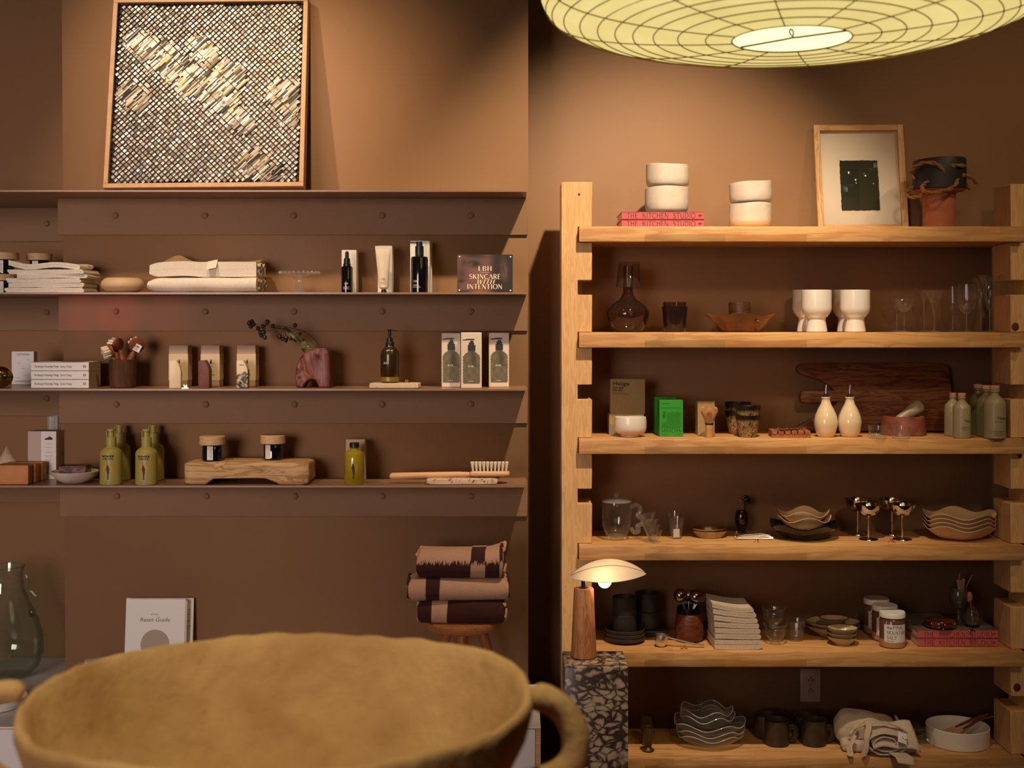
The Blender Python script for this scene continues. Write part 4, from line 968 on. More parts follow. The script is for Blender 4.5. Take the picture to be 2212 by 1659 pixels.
# soap box with a mountain emblem
t, w, h, u = carton('mountain_box', 'tall pale carton with a white band and mountain emblem behind the tan soaps', 60, 121, 919, 1022, 3.955, .075, mat('pale_taupe_card', H('#c3aea2'), .7), z4)
MB().box(w/2-32*u, w/2+.0004, -.0006, .02, .0005, h-.0002).build('paper_band', M['white'], t)
cx0 = w/2-16*u
flat_poly([[(cx0-8*u, h-18*u), (cx0+8.5*u, h-18*u), (cx0+8.5*u, h-13.5*u), (cx0+5*u, h-12.5*u), (cx0+2.5*u, h-10*u), (cx0-.5*u, h-12.5*u), (cx0-3*u, h-13.5*u), (cx0-5*u, h-15*u), (cx0-8*u, h-14.5*u)]], M['ink'], t, (0, -.0011, 0), 'mountain_emblem')
rows = [(cx0-6*u, cx0+6*u, h-27*u), (cx0-7*u, cx0+7*u, h-35*u), (cx0-7*u, cx0+7*u, h-45*u), (cx0-9*u, cx0+9*u, h-53*u), (cx0-6*u, cx0+6*u, h-56*u), (cx0-8*u, cx0+7*u, h-61*u), (cx0-6*u, cx0+6*u, h-64*u)]+[(cx0-9*u, cx0+(9-q % 3*2)*u, h-(74+2.6*q)*u) for q in range(8)]+[(cx0-4*u, cx0+4*u, h-99*u)]
fine_print(rows, M['grey_ink'], t, (0, -.0011, 0), .0010)
# fluted glass tumbler behind it
Yg = 4.16; u = Yg/F
t = thing('fluted_tumbler', 'fluted clear glass tumbler showing above the tall mountain carton', 'glass', (X(117, Yg), Yg, z4))
hh = Z(899, Yg)-z4
MB().lathe(shell([(.018, 0), (.019, .004), (.0205, hh)], .0022), 64, fn=lambda a, r, z: (r*(1+.06*cos(9*a)*(r > .012)), z)).build('glass_body', glass('pearl_glass', (.85, .83, .82), .18, milk=.35), t)
# marble dish with a dark red soap
Yd = 3.865; u = Yd/F
M['marblew'] = mat('white_marble', H('#d9cbbb'), .35, c2=H('#b9a695'), ns=9, lo=.52, hi=.75, detail=8)
t = thing('marble_dish', 'white marble footed dish holding a dark red soap', 'dish', (X(161.5, Yd), Yd, z4))
MB().lathe(shell(PX([(20, 0), (24, 1), (36, 7), (46, 16), (50.5, 25)], u), 4*u), 48).build('dish_body', M['marblew'], t)
t = thing('dark_red_soap', 'dark red mottled soap block in the white marble dish', 'soap', (X(162, Yd), Yd, z4+.0300), -2)
m, nt, p = NT('mottled_red_soap'); n = nd(nt, 'ShaderNodeTexNoise', Scale=42.0, Detail=1.0, Distortion=.6); nt.links.new(coords(nt, (1, 1, 1.6)), n.inputs['Vector'])
nt.links.new(ramp(nt, n.outputs[0], [(.55, H('#3a0f12')), (.60, H('#7c4230'))]), p.inputs['Base Color']); p.inputs['Roughness'].default_value = .35
w = 60*u; MB().box(-w/2, w/2, -.024, .022, -.0185, .0255, .002).mv(0, 0, .0005).build('soap_body', m, t)
# four olive bottles
def olive(px, yt, Yk, label, face=1):
    u = Yk/F; t = thing('olive_pump_bottle', label, 'bottle', (X(px, Yk), Yk, z4), 0, 'olive pump bottles'); s = 1.0
    MB().lathe(PX([(0, 0), (22.2, 0), (23.6, 1.5), (23.2, 66), (21.8, 72), (16, 77.5), (11, 80), (10.2, 83), (0, 83)], u), 40).build('bottle_body', M['olive'], t)
    MB().lathe(PX([(0, 83), (10.9, 83), (10.9, 101), (10.4, 101.6), (0, 101.6)], u), 32).build('collar', M['olive'], t)
    pm = MB().lathe(PX([(0, 101.5), (6.4, 101.5), (6.4, 114.5), (8.2, 115), (8.6, 117.5), (8, 119), (0, 119)], u), 28)
    pm.box(-3*u, 3*u, 0, 15*u, 114.5*u, 118.5*u, .001); pm.build('pump_head', M['olive'], t)
    MB().box(-10*u, -8.2*u, -2*u, 2*u, 101.5*u, 115*u, .0004).build('lock_clip', M['olive'], t)
    if face:
        R = 23.3*u; o = -R-.0006; x0 = -6*u
        caps('WONDER', 4.2*u, M['ink'], t, (0, o, 60*u), thick=.30, thin=.08, w=25*u, cyl=R, name='lettering').location.x = 0
        caps('VALLEY', 4.2*u, M['ink'], t, (0, o, 54.5*u), thick=.30, thin=.08, w=23*u, cyl=R)
        pc = flat_poly([circ(0, 35*u, 9.8*u, 28)], M['orange'], t, (0, o+.0002, 0), 'orange_sun', cyl=R)
        fig = [[(-1.6, 50), (-1.0, 50), (-.6, 43), (.6, 42.5), (1.8, 41), (2.4, 38), (3.6, 34), (3.4, 30), (2.8, 26), (2.2, 20), (1.8, 14.5), (2.6, 12), (.9, 12), (.6, 14), (-.2, 12), (-1.5, 12), (-.4, 15), (-.8, 21), (-1.2, 27), (-2.6, 32), (-3.2, 36), (-2.2, 39.5), (-1.6, 43)], [(-2.6, 52), (.2, 52), (-.8, 50.5), (-1.8, 50.5)]]
        flat_poly([[(a*u, b*u) for a, b in f] for f in fig], M['ink'], t, (0, o-.0003, 0), 'printed_figure', cyl=R)
        fine_print([(-5*u, 5*u, 8*u), (-9*u, 9*u, 5.4*u), (-7*u, 7*u, 3*u)], M['grey_ink'], t, (0, o, 0), .0011, cyl=R)
    return t
olive(240, 928, 3.835, 'olive pump bottle with orange sun print, next to the marble dish')
olive(316.5, 930, 3.83, 'olive pump bottle with orange sun print, further from the marble dish')
olive(258, 922, 3.94, 'shaded olive pump bottle standing behind the bottle next to the marble dish', 1)
olive(331, 923, 3.94, 'shaded olive pump bottle behind the one further from the marble dish', 1)
# driftwood riser with two jars
Yd = 3.89; u = Yd/F
t = thing('driftwood_riser', 'bleached driftwood block with two low feet carrying two dark jars', 'riser', (X(543, Yd), Yd, z4))
dw = MB().rbox(264*u, .15, 48*u, .012, 16, None)
def dwf(v):
    x, y, z = v; X_ = x/u
    if z < 14*u:
        gap = max(0, min(1, (X_+84)/14))*max(0, min(1, (66-X_)/20)); z = z+(12*u-z*.6)*gap if z < 12*u else z
    n = noise.noise_vector(Vector((x*9, y*16, z*26)))
    top = z > 44*u
    return (x+n.x*.004, y+n.y*.006+(.006*cos(X_*.03)), z+(n.z*.0012 if top or z < 1*u else n.z*.004))
dw.v = [dwf(v) for v in dw.v]
dw.build('wood_body', wood('driftwood', H('#cfae84'), H('#ab8155'), 'x', 2.4, .8, spec=.2), t, sharp=60)
zt = z4+48*u
jar(458.5, 953, 1006, 21, 27.3, 971, 3.855, zt, 'dark jar with pale wood lid on the olive-bottle end of the driftwood riser', 452, 465)
jar(590, 948, 1001, 20.5, 27, 966, 3.89, zt, 'dark jar with pale wood lid on the far end of the driftwood riser', 575, 588)
# oil bottle and carton
t, w, h, u = carton('oil_carton', 'cream carton with a red laurel print behind the golden oil bottle', 747, 788, 946, 1035, 3.915, .04, mat('cream_carton', H('#d9c19a'), .65), z4)
lv = []
for k in range(26):
    f = k/25; a = rad(-60+300*f); px, pz = 14.5*u*cos(a+pi/2*0)*1.0, 62*u+17*u*sin(a)
    for s_ in (-1, 1):
        px2, pz2 = (14.5+s_*1.4)*u*cos(a), 62*u+(17+s_*1.4)*u*sin(a); r = 1.1*u
        lv.append([(px2-r, pz2), (px2, pz2-r*.8), (px2+r, pz2), (px2, pz2+r*.8)])
flat_poly(lv, mat('red_leaf_print', H('#a8492c'), .6), t, (0, -.0006, 0), 'laurel_print')
Yo = 3.84; u = Yo/F
t = thing('oil_bottle', 'golden body oil bottle with black cap before the laurel carton', 'bottle', (X(765.5, Yo), Yo, z4))
MB().lathe(PX([(0, 0), (20.4, 0), (21.4, 1.5), (21.4, 65), (19, 69.5), (12, 72.5), (9, 74), (9, 80), (0, 80)], u), 40).build('glass_body', mat('golden_oil', H('#a08c24'), .12, c2=H('#8e7a1a'), ns=12, coat=.6), t)
MB().lathe(PX([(0, 79), (10.4, 79), (10.4, 88.4), (9.8, 89), (0, 89)], u), 32).build('cap', M['black'], t)
R = 21.4*u; o = -R-.0006
flat_poly([circ(0, 37*u, 9*u, 28)], mat('dull_orange', H('#a8641a'), .4), t, (0, o+.0002, 0), 'orange_sun', cyl=R)
fig = [[(-1.6, 52), (-1.0, 52), (-.6, 45), (.6, 44.5), (1.8, 43), (2.4, 40), (3.6, 36), (3.4, 32), (2.8, 28), (2.2, 22), (1.8, 16.5), (2.6, 14), (.9, 14), (.6, 16), (-.2, 14), (-1.5, 14), (-.4, 17), (-.8, 23), (-1.2, 29), (-2.6, 34), (-3.2, 38), (-2.2, 41.5), (-1.6, 45)]]
flat_poly([[(a*u, b*u) for a, b in f] for f in fig], M['ink'], t, (0, o-.0003, 0), 'printed_figure', cyl=R)
# bath brush on a pitted slab
Ys = 3.85; u = Ys/F
t = thing('pumice_slab', 'pitted pale stone slab under the head of the bath brush', 'slab', (X(998, Ys), Ys, z4), 1)
MB().rbox(152*u, .07, 13*u, .004, 10, lambda x, y, z: (x+.003*noise.noise(Vector((x*60, y*40, z*60))), y+.003*noise.noise(Vector((x*70, y*30, z*70+5))), z+(.0015*noise.noise(Vector((x*50, y*50, 9))) if z > .003 else 0))).build('slab_body', mat('pitted_stone', H('#d2b497'), .85, c2=H('#5c4030'), ns=130, lo=.56, hi=.66, bump=.6, bs=130), t)
t = thing('bath_brush', 'long-handled pale beech bath brush lying bristles up on the pitted slab', 'brush', (X(970, Ys), Ys, z4+14*u))
hb = MB().tube([(-129*u, 0, 1.5*u), (-127.5*u, 0, 1.5*u), (-123*u, 0, 1.6*u), (-80*u, 0, 3*u), (-20*u, 0, 4.5*u), (20*u, 0, 5.5*u), (50*u, 0, 6*u)], lambda f: (.5 if f == 0 else 4.5 if f < .2 else 8.2-2.6*f if f < .95 else 4.5)*u, 16)
hb.build('handle', M['palew'], t)
hd = MB().rbox(86*u, 30*u, 11*u, 5.2*u, 8).mv(88*u, 0, 2*u); hd.build('brush_head', M['palew'], t)
for r in range(3):
    for k in range(10):
        bx, by = (52+7.9*k)*u, (-8+8*r)*u; rn = random.Random(r*20+k); tl = ((k-4.5)*.9)*u
        MB().add([], []).lathe([(0, 0), (1.7*u, 0), (3.6*u, 17*u), (3.8*u, 19.5*u), (0, 20*u)], 8).xf(Matrix(((1, 0, .045*(k-4.5)*.5, 0), (0, 1, 0, 0), (0, 0, 1, 0), (0, 0, 0, 1)))).build('bristle_tuft', M['bristle'], t, (bx, by, 12.5*u))

# ---------------------------------------------------------------- things on the plinth
zp += .0005
Yv = 4.08; u = Yv/F
t = thing('glass_jug', 'large clear green-tinted glass jug with curled handles on the white plinth', 'jug', (X(10, Yv), Yv, zp))
prof = PX([(0, 0), (30, 0), (52, 5), (70, 22), (80, 50), (79, 85), (70, 120), (54, 155), (42, 185), (37, 210), (37, 222), (40, 236), (41, 240)], u)
MB().lathe(shell(prof, .0028, .006), 56).build('glass_body', M['greenglass'], t)
MB().tube([(40.5*u*cos(2*pi*k/48), 40.5*u*sin(2*pi*k/48), 240*u) for k in range(48)], 1.6*u, 8, True).build('rim', M['greenglass'], t)
MB().tube([(37*u, 0, 218*u), (46*u, 0, 222*u), (50*u, 0, 212*u), (49*u, 0, 200*u), (44*u, 0, 190*u), (42*u, 0, 186*u)], 4.2*u, 12).build('upper_handle', M['greenglass'], t)
MB().tube([(44*u, 0, 186*u), (58*u, 0, 186*u), (70*u, 0, 172*u), (70*u, 0, 156*u), (61*u, 0, 147*u)], 4.2*u, 12).build('lower_handle', M['greenglass'], t)
MB().lathe(PX([(0, 0)], u)+[(8*u*sin(pi*i/8), 10*u-10*u*cos(pi*i/8)) for i in range(9)], 14).build('handle_curl', M['greenglass'], t, (60*u, -.002, 130*u))
Yw = 3.76; u = Yw/F
t = thing('white_plate', 'shallow white round dish on the plinth near the glass jug', 'dish', (X(-10, Yw), Yw, zp))
MB().lathe(shell(PX([(30, 0), (40, 2), (62, 12), (66, 22)], u), 3*u), 48).build('dish_body', M['ceramic'], t)
# guide booklets
def booklet(px0, px1, yt, Yt, label, front=True):
    Yb_ = Yt-.03; u = Yt/F; w = (px1-px0)*u; h = Z(yt, Yt)-zp
    t = thing('booklet', label, 'booklet', (X((px0+px1)/2, Yt), Yb_, zp)); t.rotation_euler.x = -atan2(.03, h)
    MB().box(-w/2, w/2, 0, .006, 0, h, .0004).build('pages', M['pages'], t)
    MB().box(-w/2-.0005, w/2-.002, -.001, 0, 0, h+.0005).build('front_cover', M['paper'], t)
    return t, w, h, u
t, w, h, u = booklet(274, 419, 1291, 3.985, 'pale booklet standing closest to the wall behind another booklet')
fine_print([(w/2-12*u, w/2-5*u, h-q*u) for q in (24, 34, 48, 60)], M['grey_ink'], t, (0, -.0015, 0), .0012)
t, w, h, u = booklet(273.5, 402, 1293.5, 3.955, 'white guide booklet with a grey sun on its cover, standing on the plinth')
MB().box(w/2-.002, w/2+.004, .001, .005, 0, h-.004).build('inner_leaf', M['pages'], t)
flat_text('THE', 2.8*u, M['grey_ink'], t, (-3*u, -.0016, h-33*u), w=17*u)
flat_text('Reset Guide', 8.6*u, M['grey_ink'], t, (-1*u, -.0016, h-47*u), w=64*u, shear=.18)
cz_ = h-95*u
flat_poly([circ(0, cz_, 31*u, 40)], mat('grey_sun', H('#a8998b'), .8), t, (0, -.0016, 0), 'grey_sun')
# small soap cartons
for k, (px, dy, rz, zz) in enumerate(((222, 0, -16, 0), (230, .004, 8, 1), (220, 0, 28, 2))):
    Yk = 3.86; u = Yk/F; hgt = .038
    t = thing('soap_box', 'small white soap box with grey print, %s of the stack before the booklets' % ['lowest', 'middle one', 'topmost'][k], 'box', (X(px, Yk), Yk+dy, zp+zz*(hgt+.0003)), rz, 'stacked white soap boxes')
    w, d = .092, .062
    MB().box(-w/2, w/2, -d/2, d/2, 0, hgt, .0012).build('carton_body', M['white'], t)
    mb = MB(); ring = lambda a, b, n=28: [(a*cos(2*pi*i/n), b*sin(2*pi*i/n)) for i in range(n)]
    A, B = ring(.034, .02), ring(.032, .0185); n = 28
    mb.add([(x, y, 0) for x, y in A]+[(x, y, 0) for x, y in B], [(i, (i+1) % n, n+(i+1) % n, n+i) for i in range(n)])
    mb.build('printed_oval', M['grey_ink'], t, (0, 0, hgt+.0005), sharp=0, recalc=False)
    o = caps('LOESS', .009, M['ink'], t, (0, -.004, hgt+.0005), thick=.13); o.rotation_euler.x = -pi/2
    o.rotation_euler.x = rad(-90)
    fine_print([(-.03, .03, .012), (-.02, .02, .02)], M['grey_ink'], t, (0, -d/2-.0005, 0), .002)
# stool
Ys = 3.80; u = Ys/F; zs = Z(1325, Ys-.115)
t = thing('wooden_stool', 'small three-legged round beech stool carrying folded checked towels', 'stool', (X(1002, Ys), Ys, zp))
hs = Z(1336, Ys)-zp
MB().lathe([(0, hs-.030), (.095, hs-.030), (.112, hs-.024), (.119, hs-.010), (.118, hs-.002), (.114, hs), (0, hs)], 48).build('seat', M['stoolx'], t)
for k in range(3):
    a = rad(-92+120*k); a0, a1 = Vector((.055*cos(a), .055*sin(a), hs-.022)), Vector(((.125*cos(a)), .125*sin(a), .006))
    MB().tube([a0, a0.lerp(a1, .5), a1], lambda f: .0165-.003*f, 14).build('leg', M['stoolw'], t)
# checked terry towels
DK, LT = H('#3c1612'), H('#c09478')
def terry(k, px, wpx, hpx, zb, rz, cols, flip, label, lean=0, Yt=3.785):
    u = Yt/F; w, h, d = wpx*u, hpx*u, .15
    t = thing('checked_towel', label, 'towel', (X(px, Yt), Yt, zb), rz, 'checked towels on the stool')
    n = 3; lh = h/n; mb = MB(); nx = 120
    # outline of the roll in (y, z): a big front fold over two inner layers
    path = []
    for q in range(25): 
        a = -pi/2-pi*q/24; path.append((-d/2+h/2+h/2*cos(a)*1.0, h/2+h/2*sin(a)))
    top = [(-d/2+h/2+(d-h)*q/6, h) for q in range(1, 7)]; bot = [(d/2-(d-h)*q/6, 0) for q in range(0, 6)]
    back = [(d/2+.006*sin(pi*q/6), h-h*q/6) for q in range(1, 6)]
    loop = bot+path+top+back; m = len(loop); rn = random.Random(k); jag = [rn.uniform(0, 1) for _ in range(nx+1)]
    for i in range(nx+1):
        f = i/nx; x = -w/2+w*f; en = 1-.30*(1-min(1, min(f, 1-f)/.05))**2
        for (y, z) in loop:
            zz = h/2+(z-h/2)*en; zz += lean*max(0, (f-.72)/.28)**2*(z/h)
            nv = noise.noise_vector(Vector((x*9, y*9, z*12+k*7)))*.0035
            mb.v.append((x+nv.x, y*(.98)+nv.y, zz+(nv.z if z > .004 else abs(nv.z)*.2)))
            c = 0
            for a, b in cols:
                if a <= f < b: c = 1
            zc = flip*h+(jag[i]-.5)*.16*h
            up = z > zc and y < .02
            if y > d*.30: up = False
            c ^= up
            mb.c.append(DK if c == 0 else LT)
    for i in range(nx):
        for q in range(m): r = (q+1) % m; mb.f.append((i*m+q, i*m+r, (i+1)*m+r, (i+1)*m+q)); mb.m.append(0)
    mb.f += [tuple(range(m)), tuple(nx*m+q for q in range(m))]; mb.m += [0, 0]
    o = mb.build('folded_terry', M['cloth_v'], t)
    for e in (-1, 1):       # layered folds showing at the ends
        for q in range(3):
            lp = MB(); zc = h*(.2+.3*q); P_ = [(e*(w/2-.004+.010*(1 if q != 1 else .5)), -d/2+h*.35+(d*.8)*r/10, zc+.004*sin(r*1.3+q)+(lean*(z_ := 1)*(q/2.2) if e > 0 else 0)) for r in range(11)]
            P_ = [(x-e*.007, y, z) for x, y, z in P_]; lp.tube(P_, .0068, 8); lp.c = [DK if (q+k) % 2 == 0 else LT]*len(lp.v); lp.build('inner_fold', M['cloth_v'], t)
    return zb+h
zz = zp+hs+.0005; hp = (1325-1275)
zz = terry(1, 999, 184, 48, zz, -1.5, ((.16, .34),), 2, 'checked terry towel, lowest of three on the stool, mostly dark maroon')
zz = terry(2, 990, 212, 46, zz+.001, 3, ((0, .17), (.31, 1)), 2, 'checked terry towel, middle of three on the stool, mostly beige')
zz = terry(3, 997, 184, 60, zz+.001, -2, ((.62, .79), (.955, 1)), .58, 'checked terry towel, topmost of three on the stool, with jagged two-tone checks', .018)
# ---------------------------------------------------------------- pine shelf 1 (top board)
zr = [z+.0005 for z in ZR]; offR = [(y-HZ)*YW/F for y in SYP]
def DY(k, py): return offR[k]*F/(py-HZ)        # depth of a foot seen at row py on board k
def kbook(k, x0, x1, yt, yb, Y, zb, label, group, d=.2):
    u = Y/F; w = (x1-x0)*u; h = (yb-yt)*u*.97
    t = thing('cookbook', label, 'book', ((X(x0, Y)+X(x1, Y))/2, Y, zb), 0, group)
    MB().box(-w/2+.003, w/2-.003, .002, d-.004, .0022, h-.0022).build('page_block', M['pages'], t)
    cv = MB().box(-w/2, w/2, 0, .003, 0, h, .0006); cv.box(-w/2, w/2, 0, d, 0, .0022, .0005); cv.box(-w/2, w/2, 0, d, h-.0022, h, .0005)
    cv.build('cover', M['pinkbook'], t)
    MB().box(-w/2+.0003, w/2-.0003, .004, d-.0004, h, h+.0003).build('front_cover', mat('cover_photo', H('#6a5d52'), .5, c2=H('#54483f'), ns=14) if not bpy.data.materials.get('cover_photo') else bpy.data.materials['cover_photo'], t)
    caps('THE KITCHEN STUDIO', 11.2*u, M['bookink'], t, (-w/2+11*u, -.0007, 3.0*u), w=148*u, thick=.085, thin=.05, align='LEFT', word=1.6)
    lx, lz = w/2-9*u, h/2; q = [(lx-4*u, lz), (lx, lz-3.2*u), (lx+4*u, lz), (lx, lz+3.2*u)]; q2 = [(lx+(a-lx)*.72, lz+(b-lz)*.72) for a, b in q]
    mb = MB(); mb.add([(a, 0, b) for a, b in q+q2], [(i, (i+1) % 4, 4+(i+1) % 4, 4+i) for i in range(4)]); mb.add([(lx-4.6*u, 0, lz-.35*u), (lx+4.6*u, 0, lz-.35*u), (lx+4.6*u, 0, lz+.35*u), (lx-4.6*u, 0, lz+.35*u)], [(0, 1, 2, 3)])
    mb.build('spine_emblem', M['bookink'], t, (0, -.0007, 0), sharp=0, recalc=False)
    return h
Y1 = 4.06; u = Y1/F
h1 = kbook(0, 1343, 1521, 469.5, 487, Y1, zr[0], 'pink cookbook on the top pine board, lower of two under the cream bowls', 'pink cookbooks')
h2 = kbook(0, 1343, 1521, 452, 469.5, Y1, zr[0]+h1+.0008, 'pink cookbook on the top pine board, upper of two under the cream bowls', 'pink cookbooks')
zb = zr[0]+h1+h2+.0016
def cbowl(px, w0, hpx, Y, z, label, tilt, seed, band=None):
    u = Y/F; R = w0/2*u; h = hpx*u
    t = thing('cream_bowl', label, 'bowl', (X(px, Y), Y, z), 0, 'cream handmade bowls'); t.rotation_euler.y = rad(tilt)
    f = lambda a, r, zz: (r*(1+.012*sin(2*a+seed)+.008*sin(5*a+seed*2)*(zz > h*.5)), zz+.0016*sin(a+seed*1.7)*(zz > h*.6)+.0012*sin(3*a+seed)*(zz > h*.6))
    prof = [(R*.80, 0), (R*.92, h*.06), (R*.985, h*.17), (R, h*.4), (R, h)]
    MB().lathe(shell(prof, .005), 56, fn=f).build('bowl_body', M['matte_cream'], t)
    if band: MB().lathe([(R*.805, .0004), (R*.925, h*.06), (R*.99, h*.17), (R*1.003, h*.26), (R*.99, h*.2)], 56, fn=f).build('raw_clay_band', band, t)
    return t
Yb_ = 4.13; u = Yb_/F; band = mat('raw_clay', H('#e0b283'), .8)
cbowl(1440, 93, 54, Yb_, zb, 'cream handmade bowl standing on the pink cookbooks, under another bowl', 0, 1)
cbowl(1441.5, 92, 47, Yb_, zb+55.5*u, 'cream handmade bowl, upper one of the pair on the pink cookbooks', .8, 3)
cbowl(1620.5, 92, 53, Yb_, zr[0], 'cream handmade bowl with raw clay base, under another bowl', 0, 5, band)
cbowl(1622.5, 90, 45, Yb_, zr[0]+55*u, 'cream handmade bowl, tilted slightly, upper one of the pair beside the framed print', -2.5, 8)
# framed print
Yf, Yt_ = 4.235, 4.295; z0 = zr[0]; u = Yf/F
xl, xr_ = X(1768, Yf), X(1964, Yf); W = xr_-xl; Hh = Z(268, Yt_)-z0-.006; Ls = sqrt(Hh**2+(Yt_-Yf)**2)
t = thing('framed_print', 'pale pine frame with a dark green torn-paper print, leaning on the wall above the shelves', 'picture frame', ((xl+xr_)/2, Yf, z0)); t.rotation_euler = (-atan2(Yt_-Yf, Hh), rad(-.3), 0); t.location.z += .018*sin(atan2(Yt_-Yf, Hh))+.0015
fw = .0205; pf = wood('pale_frame', H('#dfb683'), H('#c1925c'), 'z', 3, .5)
for a in ((-W/2, -W/2+fw, 0, Ls), (W/2-fw, W/2, 0, Ls)): MB().box(a[0], a[1], 0, .018, a[2], a[3], .001).build('frame_rail', pf, t)
for a in ((-W/2+fw, W/2-fw, 0, fw), (-W/2+fw, W/2-fw, Ls-fw, Ls)): MB().box(a[0], a[1], 0.0002, .018, a[2], a[3], .001).build('frame_rail', M['pine'], t)
MB().box(-W/2+fw, W/2-fw, .016, .020, fw, Ls-fw).build('mat_board', mat('mat_board', (.84, .73, .60), .8), t)
pw, ph = 83*u, 112*u; rn = random.Random(2); e = lambda s: rn.uniform(-.0011, .0011)
P_ = [(-pw/2+pw*k/24+e(0), e(0)) for k in range(24)]+[(pw/2+e(0), ph*k/30+e(0)) for k in range(30)]+[(pw/2-pw*k/24+e(0), ph+e(0)) for k in range(24)]+[(-pw/2+e(0), ph-ph*k/30+e(0)) for k in range(30)]
pt = MB().prism(P_, .0136, .0152).build('torn_paper', mat('dark_green_paper', H('#26291a'), .9, c2=H('#2c2d1c'), ns=90, bump=.3, bs=200), t, (-.002, 0, fw+34*u), sharp=20)
MB().box(-.003, pw/2-.002, .0132, .0135, .002, ph-.002).build('paler_half', mat('olive_paper', H('#33321f'), .9), t, (-.002, 0, fw+34*u))
MB().box(-W/2+fw, W/2-fw, .0085, .0100, fw, Ls-fw).build('glazing', M['flatglass'], t, sharp=0)
# terracotta pedestal vase with black cup and ropes
Yv = 4.13; u = Yv/F
t = thing('rope_vase', 'terracotta column vase with a wide black collar laced with jute rope', 'vase', (X(2028.5, Yv), Yv, zr[0]))
MB().lathe(PX([(0, 0), (33, 0), (33.5, 2), (33.5, 60), (34, 76), (38, 79), (54, 82.5), (55, 84), (0, 84)], u), 48).build('column', M['terracotta'], t)
MB().lathe(PX([(0, 84), (53.5, 84), (55.5, 86), (56.5, 118), (55.5, 146), (54, 149), (51, 149), (50, 144), (50, 90), (0, 90)], u), 56, fn=lambda a, r, z: (r, z+.004*sin(a+2.4)*(z > 100*u))).build('black_collar', M['blackclay'], t)
R = 56*u
def rp(pts):
    return [((R+o*u)*sin(rad(a)), -(R+o*u)*cos(rad(a)), z*u) for a, o, z in pts]
def sm(P, n=5):
    P = [Vector(p) for p in P]; out = []
    for i in range(len(P)-1):
        a, b, c, d = P[max(i-1, 0)], P[i], P[i+1], P[min(i+2, len(P)-1)]
        for k in range(n):
            s = k/n; out.append(.5*((2*b)+(c-a)*s+(2*a-5*b+4*c-d)*s*s+(3*b-a-3*c+d)*s**3))
    return out+[P[-1]]
for pts in (((-8, -2, 118), (-22, 8, 133), (-45, 12, 138), (-68, 12, 130), (-82, 10, 118), (-78, 2, 108)), ((8, 0, 130), (28, 4.5, 131), (52, 0, 130)),
            ((38, -1, 112), (58, 5, 110), (76, 16, 104), (84, 22, 98)), ((-42, -1, 100), (-52, 6, 88), (-40, 14, 74), (-10, 16, 76), (8, 12, 86), (24, -1, 101)),
            ((-84, 2, 92), (-96, 12, 80), (-80, 16, 70), (-62, 12, 66), (-48, 6, 70)), ((86, 0, 100), (92, 8, 92), (80, 6, 88), (74, 2, 92))):
    pp = sm(rp(pts)); mb = MB()
    for q in range(2):
        pq = []
        for i, p in enumerate(pp):
            a = i*.75+q*pi; d = (pp[min(i+1, len(pp)-1)]-pp[max(i-1, 0)]).normalized(); n1 = d.orthogonal().normalized(); n2 = d.cross(n1)
            pq.append(p+(n1*cos(a)+n2*sin(a))*2.1*u)
        mb.tube(pq, 2.6*u, 7)
    mb.build('rope_lace', M['rope'], t)
Yk = 4.2; t = thing('black_stopper', 'small black round knob on the top pine board near the notched upright', 'knob', (X(2107, Yk), Yk, zr[0]))
MB().ball((0, 0, .007), .0085, sz=.85).build('knob_body', M['black'], t)

# ---------------------------------------------------------------- pine shelf 2
Yc = 4.13; u = Yc/F; zz = zr[1]
t = thing('glass_carafe', 'smoky amber glass carafe with a wide onion body on the second pine board', 'carafe', (X(1356.5, Yc), Yc, zz))
MB().lathe(shell(PX([(26, 0), (30, 2), (34, 8), (44, 30), (46, 40), (44, 48), (34, 60), (20, 69), (13, 78), (10.5, 88), (10.8, 110), (10.6, 143)], u), .0022, .005), 48).build('glass_body', M['amber'], t)
t = thing('upturned_tumbler', 'smoky amber glass tumbler turned over the neck of the carafe', 'glass', (X(1353, Yc), Yc, zz+.001)); t.rotation_euler.y = rad(2.5)
MB().lathe(PX([(0, 150), (21.5, 150), (22.3, 149), (27, 95), (26.2, 95), (20.6, 146), (0, 146)], u), 44).build('glass_body', M['amber2'], t)
for k, (zo, lab) in enumerate(((0, 'smoky amber tumbler beside the carafe, lower of two nested'), (.014, 'smoky amber tumbler beside the carafe, nested in the other'))):
    t = thing('amber_tumbler', lab, 'glass', (X(1457.5, Yc), Yc, zz+zo), 0, 'nested amber tumblers')
    a = .90 if k else 1
    MB().lathe(shell(PX([(22*a, 0), (23*a, 2), (24.5*a, 20), (27.5*a, 52-0*k), (27.7*a, 55-0*k)], u), .0016, .012 if not k else .006), 40, fn=lambda A, r, z: (r*(1+.008*cos(10*A)), z)).build('glass_body', M['amber'], t)
M['tenm'] = mat('iron_brown_glaze', H('#5a2a14'), .3, c2=H('#7a4526'), ns=16, lo=.4, hi=.62, bump=.15, bs=60)
M['cupm'] = mat('ridged_brown_glaze', H('#54341c'), .35, c2=H('#3a2212'), ns=9, sc=(1, 1, 14), bump=.5, bs=30)
t = thing('wavy_pottery_bowl', 'glossy brown pottery bowl with a pulled wavy rim', 'bowl', (X(1599, Yc), Yc, zz)); 
def wv(a, r, z):
    f = max(0, min(1, z/(40*u))); pt_ = cos(4*a+.5)
    return (r*(1+.10*f*f*pt_), z+.0055*f*f*cos(4*a+.5)-.003*f*f)
MB().lathe(shell(PX([(42, 0), (46, 2), (52, 14), (60, 27), (70, 38)], u), .004), 72, fn=wv).build('bowl_body', M['tenm'], t)
MB().add([], []).tube(sm([(22*u, -50*u, 20*u), (26*u, -55*u, 24*u), (31*u, -55*u, 20*u), (27*u, -52*u, 16*u), (24*u, -51*u, 19*u)]), 2.4*u, 8).build('clay_curl', M['tenm'], t)
